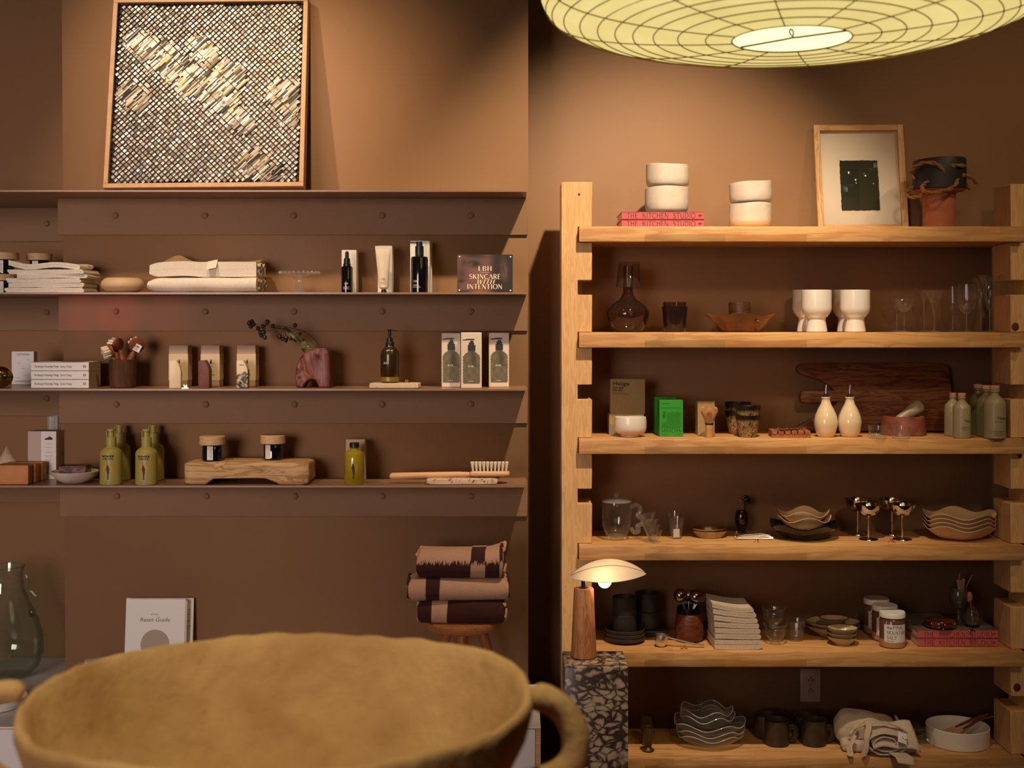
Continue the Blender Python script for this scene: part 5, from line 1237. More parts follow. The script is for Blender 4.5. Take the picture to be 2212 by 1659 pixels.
t = thing('pottery_cup', 'small ridged brown pottery cup standing inside the wavy bowl', 'cup', (X(1598, Yc), Yc+.003, zz+.0045))
MB().lathe(shell(PX([(20, 0), (22, 2)]+[(23.2+.5*(q % 2), 6+3.4*q) for q in range(16)]+[(23.6, 61)], u), .003), 40).build('cup_body', M['cupm'], t)
# white goblet cups
def goblet(px, yt, yb, Y, label):
    u = Y/F; s = (yb-yt)/90; t = thing('white_goblet', label, 'cup', (X(px, Y), Y, zz), 0, 'white ceramic goblets')
    MB().lathe(shell(PX([(20, 0), (22.5, 1), (22.5, 4), (19, 26), (19.5, 30), (28, 40), (31, 46), (32, 52), (32, 90)], u), .0035, 33*u), 48).build('goblet_body', M['ceramic'], t)
goblet(1764, 628, 718, 4.09, 'white ceramic goblet cup, front one nearest the wavy pottery bowl')
goblet(1744.5, 632, 718, 4.23, 'white ceramic goblet cup, rear one nearest the wavy pottery bowl')
goblet(1847, 628, 718, 4.09, 'white ceramic goblet cup, front one nearest the stemware')
goblet(1831, 632, 718, 4.23, 'white ceramic goblet cup, rear one nearest the stemware')
# stemware
def stem(px, Y, prof, label, name='wine_glass', ribs=0, zb=None, u0=None, grp='clear stemware', foot=.018):
    u = u0 or Y/F; t = thing(name, label, 'glass', (X(px, Y), Y, zz if zb is None else zb), 0, grp)
    ft, sr, pr = prof; o = [(0, 0), (ft, 0), (ft, .8), (6, 2.6), (sr, 6)]+[(sr, pr[0][1]-3)]+pr
    out = PX(o, u); th = .0011; inn = [(max(r-th, .0003), z+th*.4) for r, z in out[6:]][::-1]; inn += [(0, pr[0][1]*u+th*1.6)]
    f = (lambda a, r, z: (r*(1+.02*cos(ribs*a)*(z > pr[0][1]*u)), z)) if ribs else None
    MB().lathe(out+inn, 48, fn=f).build('glass_body', M['glass'], t)
    return t
coupe = (17.5, 1.5, [(1.5, 43), (8, 46), (15, 54), (19, 64), (20.5, 71)])
stem(1953, 4.08, coupe, 'small ribbed coupe glass in front, nearest the white goblets', 'coupe_glass', 12)
stem(1937, 4.24, (15, 1.5, [(1.5, 42), (6, 45), (12, 53), (16, 63), (17.5, 69)]), 'small ribbed coupe glass standing behind the front coupe', 'coupe_glass', 12)
mart = (17.5, 1.8, [(1.8, 34), (4, 44), (8, 60), (16, 78), (27, 90)])
stem(2018, 4.08, mart, 'flared trumpet cocktail glass in front, beside the coupe glasses', 'cocktail_glass')
stem(1996, 4.24, (16, 1.8, [(1.8, 34), (3, 44), (6, 60), (12, 76), (20, 86)]), 'flared trumpet cocktail glass standing behind the front one', 'cocktail_glass')
stem(2088, 4.08, (20, 1.6, [(1.6, 40), (8, 42), (16, 50), (19, 62), (19, 80), (17.5, 104)]), 'rounded wine glass in front, between cocktail and flute glasses')
stem(2058, 4.24, (15, 1.6, [(1.6, 36), (6, 40), (10, 50), (11, 64), (10.5, 80), (9.5, 98)]), 'slim wine glass standing behind the rounded wine glass')
stem(2138, 4.07, (14, 1.5, [(1.5, 46), (5, 50), (9, 62), (13, 86), (16, 106), (21, 119), (24, 123)]), 'tall fluted champagne glass in front, next to the notched upright', 'champagne_flute', 14)
stem(2119, 4.2, (13, 1.5, [(1.5, 46), (4, 50), (8, 60), (11, 82), (14, 102), (19, 114), (22, 117)]), 'tall fluted champagne glass behind the one next to the upright', 'champagne_flute', 14)
# ---------------------------------------------------------------- pine shelf 3
zz = zr[2]
t, w, h, u = carton('kraft_box', 'low kraft carton standing behind the white tea bowl, carrying a square kraft box', 1316, 1391, 895, 939, 4.16, .09, M['kraft'], zz)
z_ = zz+h+.0006
MB().box(-w/2-.0004, -w/2+w+.0004, -.0004, .05, .0, 22*u).build('grey_band', mat('grey_kraft', H('#8a7a5c'), .8), t)
t, w, h, u = carton('kraft_box', 'square kraft box printed with bold black words, above the white tea bowl', 1318.5, 1393.5, 820, 895, 4.16, .05, M['kraft'], z_)
flat_text('Heüge', 8.2*u, M['ink'], t, (-w/2+5.5*u, -.0007, h-13.5*u), w=35*u, align='LEFT', bold=.025)
flat_text('[ço ge]', 5*u, M['ink'], t, (-w/2+5.5*u, -.0007, h-20.5*u), w=22*u, align='LEFT', bold=.03)
flat_text('MINO-WARE', 2.8*u, M['ink'], t, (-w/2+5.5*u, -.0007, h-26*u), w=20*u, align='LEFT', bold=.05)
fine_print([(-w/2+5.5*u, -w/2+33*u, h-30*u), (-w/2+5.5*u, -w/2+41*u, h-33*u)], M['ink'], t, (0, -.0007, 0), .0011)
Yk = DY(2, 943); u = Yk/F
t = thing('tea_bowl', 'white glazed tea bowl with a narrow foot before the kraft boxes', 'bowl', (X(1361.5, Yk), Yk, zz))
bz = [(19, 0), (20, 1), (20, 4), (27, 7), (33, 12), (35, 19), (35.2, 30), (34.2, 42)]
MB().lathe(shell(PX(bz, u), .0035, 8*u), 48, fn=lambda a, r, z: (r, z-.0022*max(0, cos(a-pi*.5-.2))**6*(z > 30*u))).build('bowl_body', M['ceramic'], t)
MB().lathe(PX([(20.2, 3.6), (27.3, 6.6), (33.3, 11.6), (33.5, 12.3), (27, 7.5)], u), 48).build('bare_clay_band', mat('bare_clay', H('#d8b48c'), .6), t)
# green cartons
carton('green_carton', 'green tea carton tucked behind the lettered one', 1414, 1461, 862, 942, 4.175, .045, M['green'], zz, 'green tea cartons')
t, w, h, u = carton('green_carton', 'green tea carton with dark lettering, in front of its twin', 1424.5, 1475.5, 866, 944, 4.08, .055, M['green'], zz, 'green tea cartons')
caps('MATCHA', 8.6*u, M['greenink'], t, (0, -.0007, 9*u), w=41*u, thick=.12, thin=.05)
o = flat_text('the', 8.0*u, M['greenink'], t, (-w/2+13*u, -.0007, h-31*u), w=14*u); o.rotation_euler.y = rad(-90)
rows = [(-w/2+5*u, -w/2+23*u, h-7*u), (-w/2+5*u, w/2-5*u, h-16.5*u)]+[((-w/2+16*u if q < 8 else -w/2+5*u), w/2-5*u, h-(27+2.65*q)*u) for q in range(13)]+[(-w/2+5*u, -w/2+20*u, 4.5*u), (w/2-11*u, w/2-5*u, 4.5*u)]
fine_print(rows, M['greenink'], t, (0, -.0007, 0), .0010)
carton('kraft_carton', 'upright kraft carton standing behind the bamboo whisk', 1507, 1544, 868, 941.5, 4.13, .055, M['kraft'], zz)
Yk = DY(2, 945); u = Yk/F
t = thing('bamboo_whisk', 'pale bamboo tea whisk standing on its handle before the kraft carton', 'whisk', (X(1532, Yk), Yk, zz)); MW = mat('bamboo', H('#cf9a68'), .5, c2=H('#c08a58'), ns=60, sc=(3, 3, .3))
MB().lathe(PX([(0, 0), (7.8, 0), (8.2, 1), (8.2, 20), (8.6, 22), (8.2, 24), (8.4, 30), (0, 30)], u), 24).build('handle', MW, t)
MB().lathe(PX([(8.3, 27), (9.4, 28.5), (9.4, 30.5), (8.3, 32)], u), 24).build('black_thread', M['ink'], t)
tn = MB()
for q in range(40):
    a = 2*pi*q/40; c_, s_ = cos(a), sin(a)
    tn.tube([(r*u*c_, r*u*s_, z*u) for r, z in ((7.6, 29), (10.5, 38), (16, 50), (18, 57), (17.2, 63), (13, 66))], .62*u, 4)
for q in range(20):
    a = 2*pi*q/20+.1; c_, s_ = cos(a), sin(a)
    tn.tube([(r*u*c_, r*u*s_, z*u) for r, z in ((6, 29), (7.5, 42), (5, 58), (2, 64))], .62*u, 4)
o = tn.build('tines', MW, t); o['kind'] = 'stuff'
# stoneware cups, two nested stacks
def stoney(mb, hh):
    mb.c = []
    for x, y, z in mb.v:
        f = z/hh+.045*noise.noise(Vector((x*120, y*120, z*40))); g = noise.noise(Vector((x*330, y*330, z*330)))
        if f > .74: c = H('#1e140c') if f > .80 else H('#5a4024')
        elif f > .70: c = H('#8a6a40')
        else:
            k = .5+.5*g; c = tuple(a*(1-k)+b*k for a, b in zip(H('#5a3c20'), H('#c09a68')))
            if g < -.12: c = H('#4a2e18')
        mb.c.append(c)
def stonecup(px, Y, zo, label, sc=1.0):
    u = Y/F*sc; t = thing('speckled_cup', label, 'cup', (X(px, Y), Y, zz+zo), 0, 'speckled stoneware cups')
    mb = MB(); pr = [(15.5, 0), (17.5, 1), (17.5, 3)]+[(18+8.6*((q/16)**.8), 3+42*q/16) for q in range(17)]+[(27, 47)]
    mb.lathe(shell(PX(pr, u), .003), 72); stoney(mb, 47*u); mb.build('cup_body', M['vstone'], t)
Yk = DY(2, 944); stonecup(1615.5, Yk, 0, 'speckled cup with dark rim, front pair below the topmost'); stonecup(1616, Yk, 20*Yk/F, 'speckled cup with dark rim, nested on top of the front pair')
Yk = DY(2, 937.5)+.01; stonecup(1594, Yk, 0, 'speckled cup with dark rim, lower of the rear pair behind', 1.05); stonecup(1594, Yk, 18*Yk/F, 'speckled cup with dark rim, upper of the rear pair behind', 1.05)
# slatted soap dish with little spoons
Yk = DY(2, 944); u = Yk/F
t = thing('slatted_dish', 'small slatted wooden dish carrying little wooden spoons', 'dish', (X(1707, Yk), Yk+.012, zz), -4)
MW2 = wood('cedar', H('#a86a42'), H('#8a5230'), 'y', 4, .55)
for s in (-1, 1): MB().box(-42*u, 42*u, s*.034-.006, s*.034+.006, 0, 7*u, .0006).build('runner', MW2, t)
for q in range(6): 
    x = (-41+14*q)*u; MB().box(x, x+11.4*u, -.042, .042, 7*u, 15*u, .0008).build('slat', MW2, t)
for q in range(4):
    t2 = thing('wooden_spoon', ['tiny carved wooden spoon nearest the speckled cups', 'tiny carved wooden spoon second from the speckled cups', 'tiny carved wooden spoon third from the speckled cups', 'tiny carved wooden spoon nearest the oil cruets'][q]+', on the slatted dish', 'spoon', (X(1684+17*q, Yk), Yk+.005, zz+15*u+.0002), [25, 10, -10, -30][q], 'tiny wooden spoons')
    MB().tube([(-.012, -.02, .002), (0, .0, .003), (.006, .014, .006)], lambda f: .0016, 7).build('handle', M['brown'], t2)
    MB().lathe(shell([(.002, 0), (.006, .002), (.0085, .0055)], .0012), 20, sy=1.3).build('spoon_bowl', M['brown'], t2, (-.012, -.026, 0))
# cruets
for k, px in enumerate((1784, 1835.5)):
    Yk = DY(2, 943.5); u = Yk/F
    t = thing('oil_cruet', ['glazed cream oil cruet with steel spout, beside the slatted dish', 'glazed cream oil cruet with steel spout, beside the glass salt cellars'][k], 'cruet', (X(px, Yk), Yk, zz), 0, 'cream oil cruets')
    MB().lathe(PX([(0, 0), (15.5, 0), (17.5, 1.5), (22, 12), (25, 25), (25.3, 33), (23, 46), (17, 60), (11.5, 70), (9, 78), (8.8, 82), (9.8, 83.5), (9.6, 86), (0, 86)], u), 48).build('ceramic_body', mat('cruet_glaze', H('#e0c8a6'), .14, c2=H('#d8bf9a'), ns=14, coat=.6) if k == 0 else bpy.data.materials['cruet_glaze'], t)
    MB().lathe(PX([(0, 86), (7, 86), (7.2, 88), (4.6, 90), (4.2, 93), (0, 93)], u), 24).build('stopper', M['black'], t)
    MB().tube([(0, 0, 90*u), (0, 0, 100*u), (1.2*u, 0, 112*u)], lambda f: (2.6-.9*f)*u, 12).build('steel_spout', M['steelm'], t)
# big cutting board against the wall
Yb_ = 4.235; u = Yb_/F; cx = 1892; by = DY(2, 1); 
t = thing('serving_board', 'large dark walnut serving board with a forked handle leaning behind the cruets', 'board', (X(cx, Yb_), Yb_, zz)); hb = (937-787)*u; t.rotation_euler.x = -rad(8); t.location.z += .0042
yy = lambda p: (936-p)*u
o_ = [(1720, 936), (2056, 936), (2060, 930), (2062, 880), (2058, 800), (2050, 790), (1990, 787), (1740, 788), (1729, 791), (1724, 799), (1728, 808), (1740, 814), (1770, 822), (1792, 834), (1806, 848), (1738, 847), (1732, 852), (1731, 868), (1736, 875), (1812, 873), (1800, 884), (1760, 905), (1722, 925)]
MB().prism([((a-cx)*u, yy(b)) for a, b in o_], 0, .026, .004, seg=2).build('board_body', M['brown'], t, sharp=50)
# glass cellars
for k, px in enumerate((1893, 1943)):
    Yk = DY(2, 947.5)+.02; u = Yk/F
    t = thing('salt_cellar', ['small thick glass salt cellar nearest the oil cruets', 'small thick glass salt cellar nearest the grey-green bottles'][k], 'glass', (X(px, Yk), Yk-.012, zz), 0, 'small glass salt cellars')
    MB().lathe(shell(PX([(16.5, 0), (19, 1.5), (19.8, 6), (18.6, 14), (19.6, 22), (19.8, 26)], u), .0028, .007), 40).build('glass_body', M['glass'], t)
# mortar and pestle
Yk = 4.155; u = Yk/F
t = thing('stone_mortar', 'low red-brown stone mortar behind the glass salt cellars', 'mortar', (X(1951, Yk), Yk, zz))
MB().lathe(PX([(0, 0), (47, 0), (48.5, 2), (45, 34), (44, 39), (42, 40), (36, 40), (30, 24), (0, 17)], u), 48).build('mortar_body', mat('red_stone', H('#8a4e38'), .5, c2=H('#6e3a2a'), ns=26, detail=8), t)
t = thing('pestle', 'mottled grey stone pestle resting in the red-brown mortar', 'pestle', (X(1943, Yk), Yk-.004, zz+.041))
P0, P1 = Vector((-12*u, 0, 0)), Vector((52*u, .02, 38*u))
MB().tube([P0.lerp(P1, f) for f in (0, .04, .15, .4, .7, .88, .96, 1)], lambda f: [4, 7, 8.5, 11, 14.5, 15.5, 11.5, 2][min(7, int(round(f*7)))]*u, 20).build('pestle_body', mat('grey_stone', H('#a89676'), .4, c2=H('#8a7c62'), ns=30, detail=8), t)
# ceramic oil bottles with corks
MO = mat('grey_olive_glaze', H('#988a6a'), .42, coat=.1); MO2 = mat('dark_olive_glaze', H('#6e6844'), .4, coat=.1)
def obot(px, yb, r, hpx, label, text, m=None, zoff=0):
    Yk = DY(2, yb); u = Yk/F; k = r/23.
    t = thing('corked_bottle', label, 'bottle', (X(px, Yk), Yk, zz), 0, 'grey-green corked bottles')
    hb = hpx-9*k
    MB().lathe(PX([(0, 0), (r*.93, 0), (r, 1.5), (r, hb*.70), (r*.93, hb*.77), (r*.6, hb*.845), (r*.40, hb*.885), (r*.37, hb*.94), (r*.46, hb*.955), (r*.46, hb*.985), (r*.36, hb), (0, hb)], u), 40).build('bottle_body', m or MO, t)
    MB().lathe(PX([(0, hb), (r*.43, hb), (r*.45, hb+1), (r*.45, hb+8*k), (r*.40, hb+9*k), (0, hb+9*k)], u), 24).build('cork', M['cork'], t)
    R = r*u; o = -R-.0006
    if text:
        flat_text('Le Mañe', 6.2*k*u, M['ink'], t, (2*u, o, hb*.40*u), w=30*k*u, cyl=R)
        fine_print([(-8*k*u, 10*k*u, hb*.345*u)] if text == 1 else [(-10*k*u, 10*k*u, hb*.27*u), (-10*k*u, 10*k*u, hb*.235*u), (-6*k*u, 6*k*u, hb*.20*u)], M['ink'], t, (0, o, 0), .0012, cyl=R)
        if text == 1: fine_print([(-13*k*u, 14*k*u, hb*.155*u), (-10*k*u, 10*k*u, hb*.12*u), (-11*k*u, 11*k*u, hb*.075*u)], M['ink'], t, (0, o, 0), .0014, cyl=R)
obot(2058, 941, 17.5, 93, 'small grey-green corked bottle behind the other small one', 0)
obot(2077.5, 946, 18.8, 96.5, 'small grey-green corked bottle in front of the other small one', 2)
obot(2113, 938, 21, 108, 'large corked bottle, rearmost of the three by the upright', 0, MO2)
obot(2131, 942.5, 22, 110, 'large corked bottle, middle of the three by the upright', 0, MO2)
obot(2148.5, 947, 23, 114, 'large corked bottle, front of the three by the upright', 1)

# ---------------------------------------------------------------- pine shelf 4
zz = zr[3]
Yk = DY(3, 1165); u = Yk/F
t = thing('glass_teapot', 'tall clear glass infuser mug with lid, curled handle and ball feet', 'teapot', (X(1332, Yk), Yk, zz))
MB().lathe(shell(PX([(6, 7), (18, 8), (26, 16), (31, 30), (32, 50), (31.5, 78), (31, 82)], u), .0018, .0022), 48).build('glass_body', M['glass'], t)
MB().lathe(PX([(0, 84), (32, 81), (33, 82.5), (28, 85), (12, 88), (4, 90), (3.4, 92.5), (6.5, 95), (6.5, 98), (3, 100), (0, 100.5)], u), 40).build('lid', M['line_glass'], t)
for q in range(3):
    a = rad(-90+60+120*q); MB().ball((0, 0, 0), 4.6*u, seg=14).build('ball_foot', M['line_glass'], t, (20*u*cos(a), 20*u*sin(a), 4.6*u))
hp = sm([(30*u, 0, 68*u), (40*u, 0, 74*u), (50*u, 0, 70*u), (50*u, 0, 58*u), (45*u, 0, 51*u), (56*u, 0, 44*u), (54*u, 0, 33*u), (44*u, 0, 28*u), (48*u, 0, 18*u), (38*u, 0, 15*u), (31*u, 0, 24*u)])
MB().tube(hp, 4.6*u, 12).build('curled_handle', M['line_glass'], t)
pf = [(8.5, 0), (9.5, 1), (10, 5), (11, 7), (15.5, 17), (20, 27)]
for k in range(4):
    Yk = DY(3, 1172.5)+.012*k; u = Yk/F
    t = thing('faceted_glass', 'small faceted glass cup, %s in the nested row before the infuser mug' % ['frontmost', 'second', 'third', 'rearmost'][k], 'glass', (X(1412-3.2*k, Yk), Yk, zz+[0, 9, 19, 32][k]*u), 0, 'small faceted glass cups')
    t.rotation_euler = (rad(-2*k), rad(-3*k), 0)
    MB().lathe(shell(PX(pf, u), .0013, .004), 10).build('glass_body', M['glass'], t, sharp=20)
for k, (px, yb, hh) in enumerate(((1461, 1163.5, 46), (1455, 1158, 52))):
    Yk = DY(3, yb); u = Yk/F
    t = thing('tapered_glass', ['tapered glass tumbler with a white tag inside, front one', 'tapered glass tumbler standing behind the tagged one'][k], 'glass', (X(px, Yk), Yk, zz), 0, 'tapered glass tumblers')
    MB().lathe(shell(PX([(9, 0), (10, 1), (12.5, 14), (17.5, hh)], u), .0014, .005), 36).build('glass_body', M['glass'], t)
    if k == 0:
        t = thing('paper_tag', 'small white paper tag standing inside the tapered glass tumbler', 'tag', (X(1461, Yk), Yk-.002, zz+.0052), 8)
        MB().box(-7*u, 7*u, -.0004, .0004, 0, 17*u).build('tag_card', M['paper'], t)
MS2 = mat('pewter', H('#a89a80'), .34, 1)
for k in range(2):
    Yk = DY(3, 1160); u = Yk/F
    t = thing('pewter_dish', ['shallow scalloped silver dish, lower of two', 'shallow scalloped silver dish, upper of two, holding white tags'][k], 'dish', (X(1533-1.5*k, Yk), Yk, zz+k*5*u), 0, 'scalloped silver dishes')
    MB().lathe(shell(PX([(22, 0), (26, 1), (33, 8), (37, 15)], u), .0016), 72, fn=lambda a, r, z: (r*(1+.025*abs(sin(6*a))*(z > 4*u)), z), sy=.82).build('dish_body', MS2, t)
for k in range(2):
    t = thing('paper_tag', ['white paper tag lying in the silver dish, nearer the tapered tumblers', 'white paper tag lying in the silver dish, nearer the spoon vase'][k], 'tag', (X(1524+22*k, Yk-.03), Yk-.018, zz+9.5*u), -10+25*k, 'white tags in the silver dish')
    MB().box(-6*u, 6*u, -.008, .008, 0, .0006).rot('X', 14).mv(0, 0, .002).build('tag_card', M['paper'], t)
Yk = DY(3, 1151); u = Yk/F; MDG = mat('dark_swirl_glass', H('#2a1c12'), .15, c2=H('#120b08'), ns=26, coat=.5)
t = thing('dark_footed_vase', 'small dark swirled glass vase on little feet, holding spoons', 'vase', (X(1602, Yk), Yk, zz))
MB().lathe(shell(PX([(7, 3), (8, 5), (11, 12), (14.5, 24), (15, 34), (13, 44), (11.5, 48)], u), .002, .004), 32).build('vase_body', MDG, t)
for q in range(4):
    a = rad(45+90*q); MB().ball((0, 0, 0), 4*u, sz=.75).build('foot', MDG, t, (8*u*cos(a), 8*u*sin(a), 3*u))
for k, (hx, hz, dy, m_) in enumerate(((-2, 66, -.004, M['brown']), (9, 71, .006, M['gblack']), (12, 67, .0, M['gblack']))):
    t = thing('small_spoon', ['small wooden-tinted spoon, bowl turned outward, in the dark footed vase', 'small black spoon standing tallest in the dark footed vase', 'small black spoon leaning furthest out of the dark footed vase'][k], 'spoon', (X(1602, Yk), Yk+dy, zz+.006), 0, 'spoons in the dark vase')
    MB().tube([(hx*.1*u, 0, 2*u), (hx*.6*u, 0, 35*u), (hx*u, 0, hz*u-6*u)], 1.5*u, 8).build('handle', m_, t)
    MB().ball((hx*u, 0, hz*u-2*u), 7.4*u, sy=.35, sz=1.12, seg=18).build('spoon_bowl', m_, t)
Yk = DY(3, 1166); u = Yk/F
for k in range(2):
    t = thing('steel_tongs', ['slim polished steel tongs lying before the black wavy bowl, front pair', 'slim polished steel tongs lying before the black wavy bowl, rear pair'][k], 'tongs', (X(1630, Yk), Yk+.03*k-.004, zz), [-3, 6][k], 'polished steel tongs')
    for s in (0, 1):
        MB().tube(sm([(-40*u, s*.001, 3*u), (-20*u, .004+s*.006, 3*u+s*3*u), (20*u, .006+s*.010, 3*u+s*4*u), (40*u, .004+s*.008, 3*u+s*1*u)]), 2.2*u, 8, flat=.6).build('tong_arm', M['steelm'], t)
    MB().ball((-40*u, 0, 3.2*u), 3*u).build('tong_hinge', M['steelm'], t)
numeral('14', X(1634, 4.05), DY(3, 1172.5), zz, 'tiny brass price numeral before the steel tongs', .010)
numeral('8', X(1611, 4.05), DY(3, 1154), zz, 'tiny brass price numeral beside the dark footed vase', .008)
Yk = 4.135; u = Yk/F
t = thing('black_wavy_bowl', 'glossy black wavy-rimmed bowl under the sand-coloured wavy bowls', 'bowl', (X(1735, Yk), Yk, zz))
mb = MB(); wavy(mb, 72*u, 30*u, 5, 4.5*u, 1.2, .004, foot=.45); mb.build('bowl_body', M['gblack'], t)
for k, (R, dx, zo, dep, rz_, lab) in enumerate(((50, -3, 13, 8, 0, 'flat sand-coloured wavy plate lying in the black wavy bowl'), (56, 1, 20, 24, .9, 'sand-coloured wavy bowl, lower of two above the black bowl'), (54, 0, 30, 26, 1.9, 'sand-coloured wavy bowl, topmost in the black bowl'))):
    t = thing('sand_wavy_bowl', lab, 'bowl', (X(1735+dx, Yk), Yk-.004, zz+zo*u), 0, 'sand-coloured wavy bowls')
    mb = MB(); wavy(mb, R*u, dep*u, 4, 6.0*u if k else 4*u, rz_+.6, .0028, foot=.35, sy=.85); mb.build('bowl_body', M['wavyc'], t)
t = thing('wooden_utensil', 'pale wooden utensil poking out of the black wavy bowl', 'utensil', (X(1700, Yk), Yk-.03, zz+.038), 12)
MB().tube([(-25*u, 0, 4*u), (0, 0, 2*u), (25*u, 0, 0)], lambda f: (3.6-1.6*f)*u, 8).build('utensil_body', M['palew'], t)
for k, (px, yb, sc_) in enumerate(((1876, 1165, 1.0), (1949, 1165, 1.0), (1852.5, 1154, .98), (1927, 1154, .98))):
    Yk = DY(3, yb); u = Yk/F
    t = thing('steel_coupe', 'polished steel coupe on a thin stem, '+['front one beside the black wavy bowl', 'front one beside the stacked sand plates', 'rear one beside the black wavy bowl', 'rear one beside the stacked sand plates'][k], 'coupe', (X(px, Yk), Yk, zz), 0, 'polished steel coupes')
    MB().lathe(shell(PX([(2, 49), (10, 50), (20, 56), (26, 66), (29, 75.5)], u), .0012), 56).build('coupe_bowl', M['chrome'], t)
    MB().lathe(PX([(0, 49.5), (3.2, 49.5), (2.1, 46), (2.1, 4), (4, 2.2), (20, 1.2), (20.5, 0), (0, 0)], u), 40).build('stem_and_foot', M['chrome'], t)
numeral('88', X(1929, 4.04), DY(3, 1172), zz, 'tiny brass price numeral before the steel coupes', .009)
Yk = 4.125; u = Yk/F
for k in range(4):
    t = thing('sand_wavy_plate', 'sand-coloured wavy plate, %s of the stack of four by the upright' % ['lowest', 'second from the bottom', 'third from the bottom', 'topmost'][k], 'plate', (X(2072, Yk), Yk, zz+(1+8.6*k)*u), 0, 'stacked sand-coloured wavy plates')
    mb = MB(); wavy(mb, 76*u, 27*u, 5, 5.2*u, .3+.10*k, .0028, foot=.42, sy=.86); mb.build('plate_body', M['wavyc'], t)
# ---------------------------------------------------------------- pine shelf 5
zz = zr[4]
Yk = DY(4, 1385); u = Yk/F
for k in range(3):
    t = thing('black_plate', 'round black stoneware plate, %s of three under the black cups' % ['lowest', 'middle one', 'topmost'][k], 'plate', (X(1350, Yk), Yk, zz+k*8.5*u), 0, 'round black stoneware plates')
    MB().lathe(shell(PX([(30, 0), (34, 1), (42, 5), (44, 12)], u), .0035), 48).build('plate_body', M['dark_ceram'], t)
def bcup(px, Y, z, label, r=26, h=37):
    u = Y/F; t = thing('black_cup', label, 'cup', (X(px, Y), Y, z), 0, 'black stoneware cups')
    MB().lathe(shell(PX([(r*.88, 0), (r*.96, 2), (r, 6), (r, h)], u), .0035), 40).build('cup_body', M['dark_ceram'], t); return h*u
z_ = zz+2*8.5*u+5.2*u
h = bcup(1349, Yk, z_, 'black stoneware cup on the round plates, lower of two', 26.5, 37)
bcup(1349, Yk, z_+h-.003, 'black stoneware cup on the round plates, upper of two', 26, 39)
Yk = DY(4, 1370); u = Yk/F
t = thing('square_black_dish', 'square black stoneware dish under the rear black cups', 'dish', (X(1394, Yk), Yk, zz))
MB().rbox(84*u, .085, 14*u, .006, 6).build('dish_body', M['dark_ceram'], t)
h = bcup(1397, Yk, zz+14*u, 'black stoneware cup on the square dish, lower of two', 27, 36)
bcup(1397.5, Yk, zz+14*u+h-.002, 'black stoneware cup on the square dish, upper of two', 25.5, 41)
# coffee scoop
Yk = DY(4, 1397); u = Yk/F
t = thing('coffee_scoop', 'steel coffee scoop with a long handle lying before the spoon pot', 'scoop', (X(1426, Yk), Yk, zz+.0022)); t.rotation_euler.y = rad(0)
MB().lathe(shell(PX([(5, 0), (10, 2), (13.2, 9), (13.8, 18), (13.6, 25)], u), .001), 36).xf(Matrix.Rotation(rad(10), 4, 'Y')).build('scoop_bowl', M['steelm'], t)
MB().tube([(12*u, -.002, 19*u), (16*u, -.003, 19*u), (60*u, -.010, 9*u), (94*u, -.014, 2.6*u)], 3.2*u, 10, flat=.6).build('handle', M['steelm'], t)
numeral('12', X(1479, 4.02), DY(4, 1402), zz, 'tiny brass price numeral under the coffee scoop handle', .008)
# brown pot with ladles
Yk = DY(4, 1387)+.02; u = Yk/F
t = thing('brown_pot', 'round-bellied brown wooden pot with a dark liner, holding steel spoons', 'pot', (X(1489, Yk), Yk, zz))
MB().lathe(PX([(0, 0), (22, 0), (28, 4), (32, 16), (31, 34), (28, 58), (26.5, 60), (25, 58), (25, 20), (0, 20)], u), 48).build('pot_body', wood('pot_wood', H('#6a341c'), H('#4c2412'), 'x', 3, .45), t)
MB().lathe(PX([(25.2, 58), (27, 60), (26.2, 73), (25, 73), (24.6, 60)], u), 48).build('dark_liner', M['gblack'], t)
for k, (hx, hz, dy, r) in enumerate(((-20, 99, -.012, 15), (0, 97, .012, 13.5), (13, 96, -.014, 15.5), (24, 93, .012, 13))):
    t = thing('steel_ladle', 'round-bowled steel spoon in the brown pot, '+['nearest the black cups', 'second from the black cups', 'frontmost beside the folded napkins', 'leaning over the folded napkins'][k], 'spoon', (X(1489, Yk), Yk+dy, zz+21*u), 0, 'steel spoons in the brown pot')
    MB().tube([(hx*.15*u, 0, 1*u), (hx*.45*u, 0, 45*u), (hx*.85*u, 0, (hz-21-r*.8)*u)], 1.5*u, 8).build('handle', M['steelm'], t)
    sb = MB(); sb.lathe(shell([(r*u*sin(pi/2*i/8), -r*u*cos(pi/2*i/8)) for i in range(1, 9)], .001), 28).rot('X', -100 if k % 2 == 0 else -70).rot('Y', hx*.6).mv(hx*u, .004 if k % 2 == 0 else -.004, (hz-21)*u)
    sb.build('spoon_bowl', mat('dark_steel', (.40, .32, .24), .2, 1) if k == 0 else bpy.data.materials['dark_steel'], t)
# folded napkins
Yk = 4.10; u = Yk/F; z_ = zz
dims = [(104, 21, 1582), (98, 11, 1583), (97, 11, 1582), (96, 11, 1580), (94, 11, 1578), (92, 11, 1576), (88, 10, 1572)]
nm = ['lowest', 'second', 'third', 'fourth', 'fifth', 'sixth', 'topmost']
for k, (wp, hp, px) in enumerate(dims):
    t = thing('folded_napkin', 'oatmeal linen napkin, %s of the slumped stack beside the brown pot' % nm[k], 'napkin', (X(px, Yk), Yk, z_), 0, 'slumped linen napkins')
    h = hp*u; tl = [.02, .05, .10, .16, .23, .31, .40][k]
    mb = MB(); snake(mb, wp*u, .15, h*.98, 2, 40+k, .0016, 8, .92)
    # the side towards the pot is propped up
    mb.v = [(x, y, max(.0002, zc)+tl*max(0, (.32*wp*u-x)/(wp*u))**1.6*40*u) for x, y, zc in mb.v]
    mb.build('folded_linen', M['linen2'], t); z_ += h+.0006
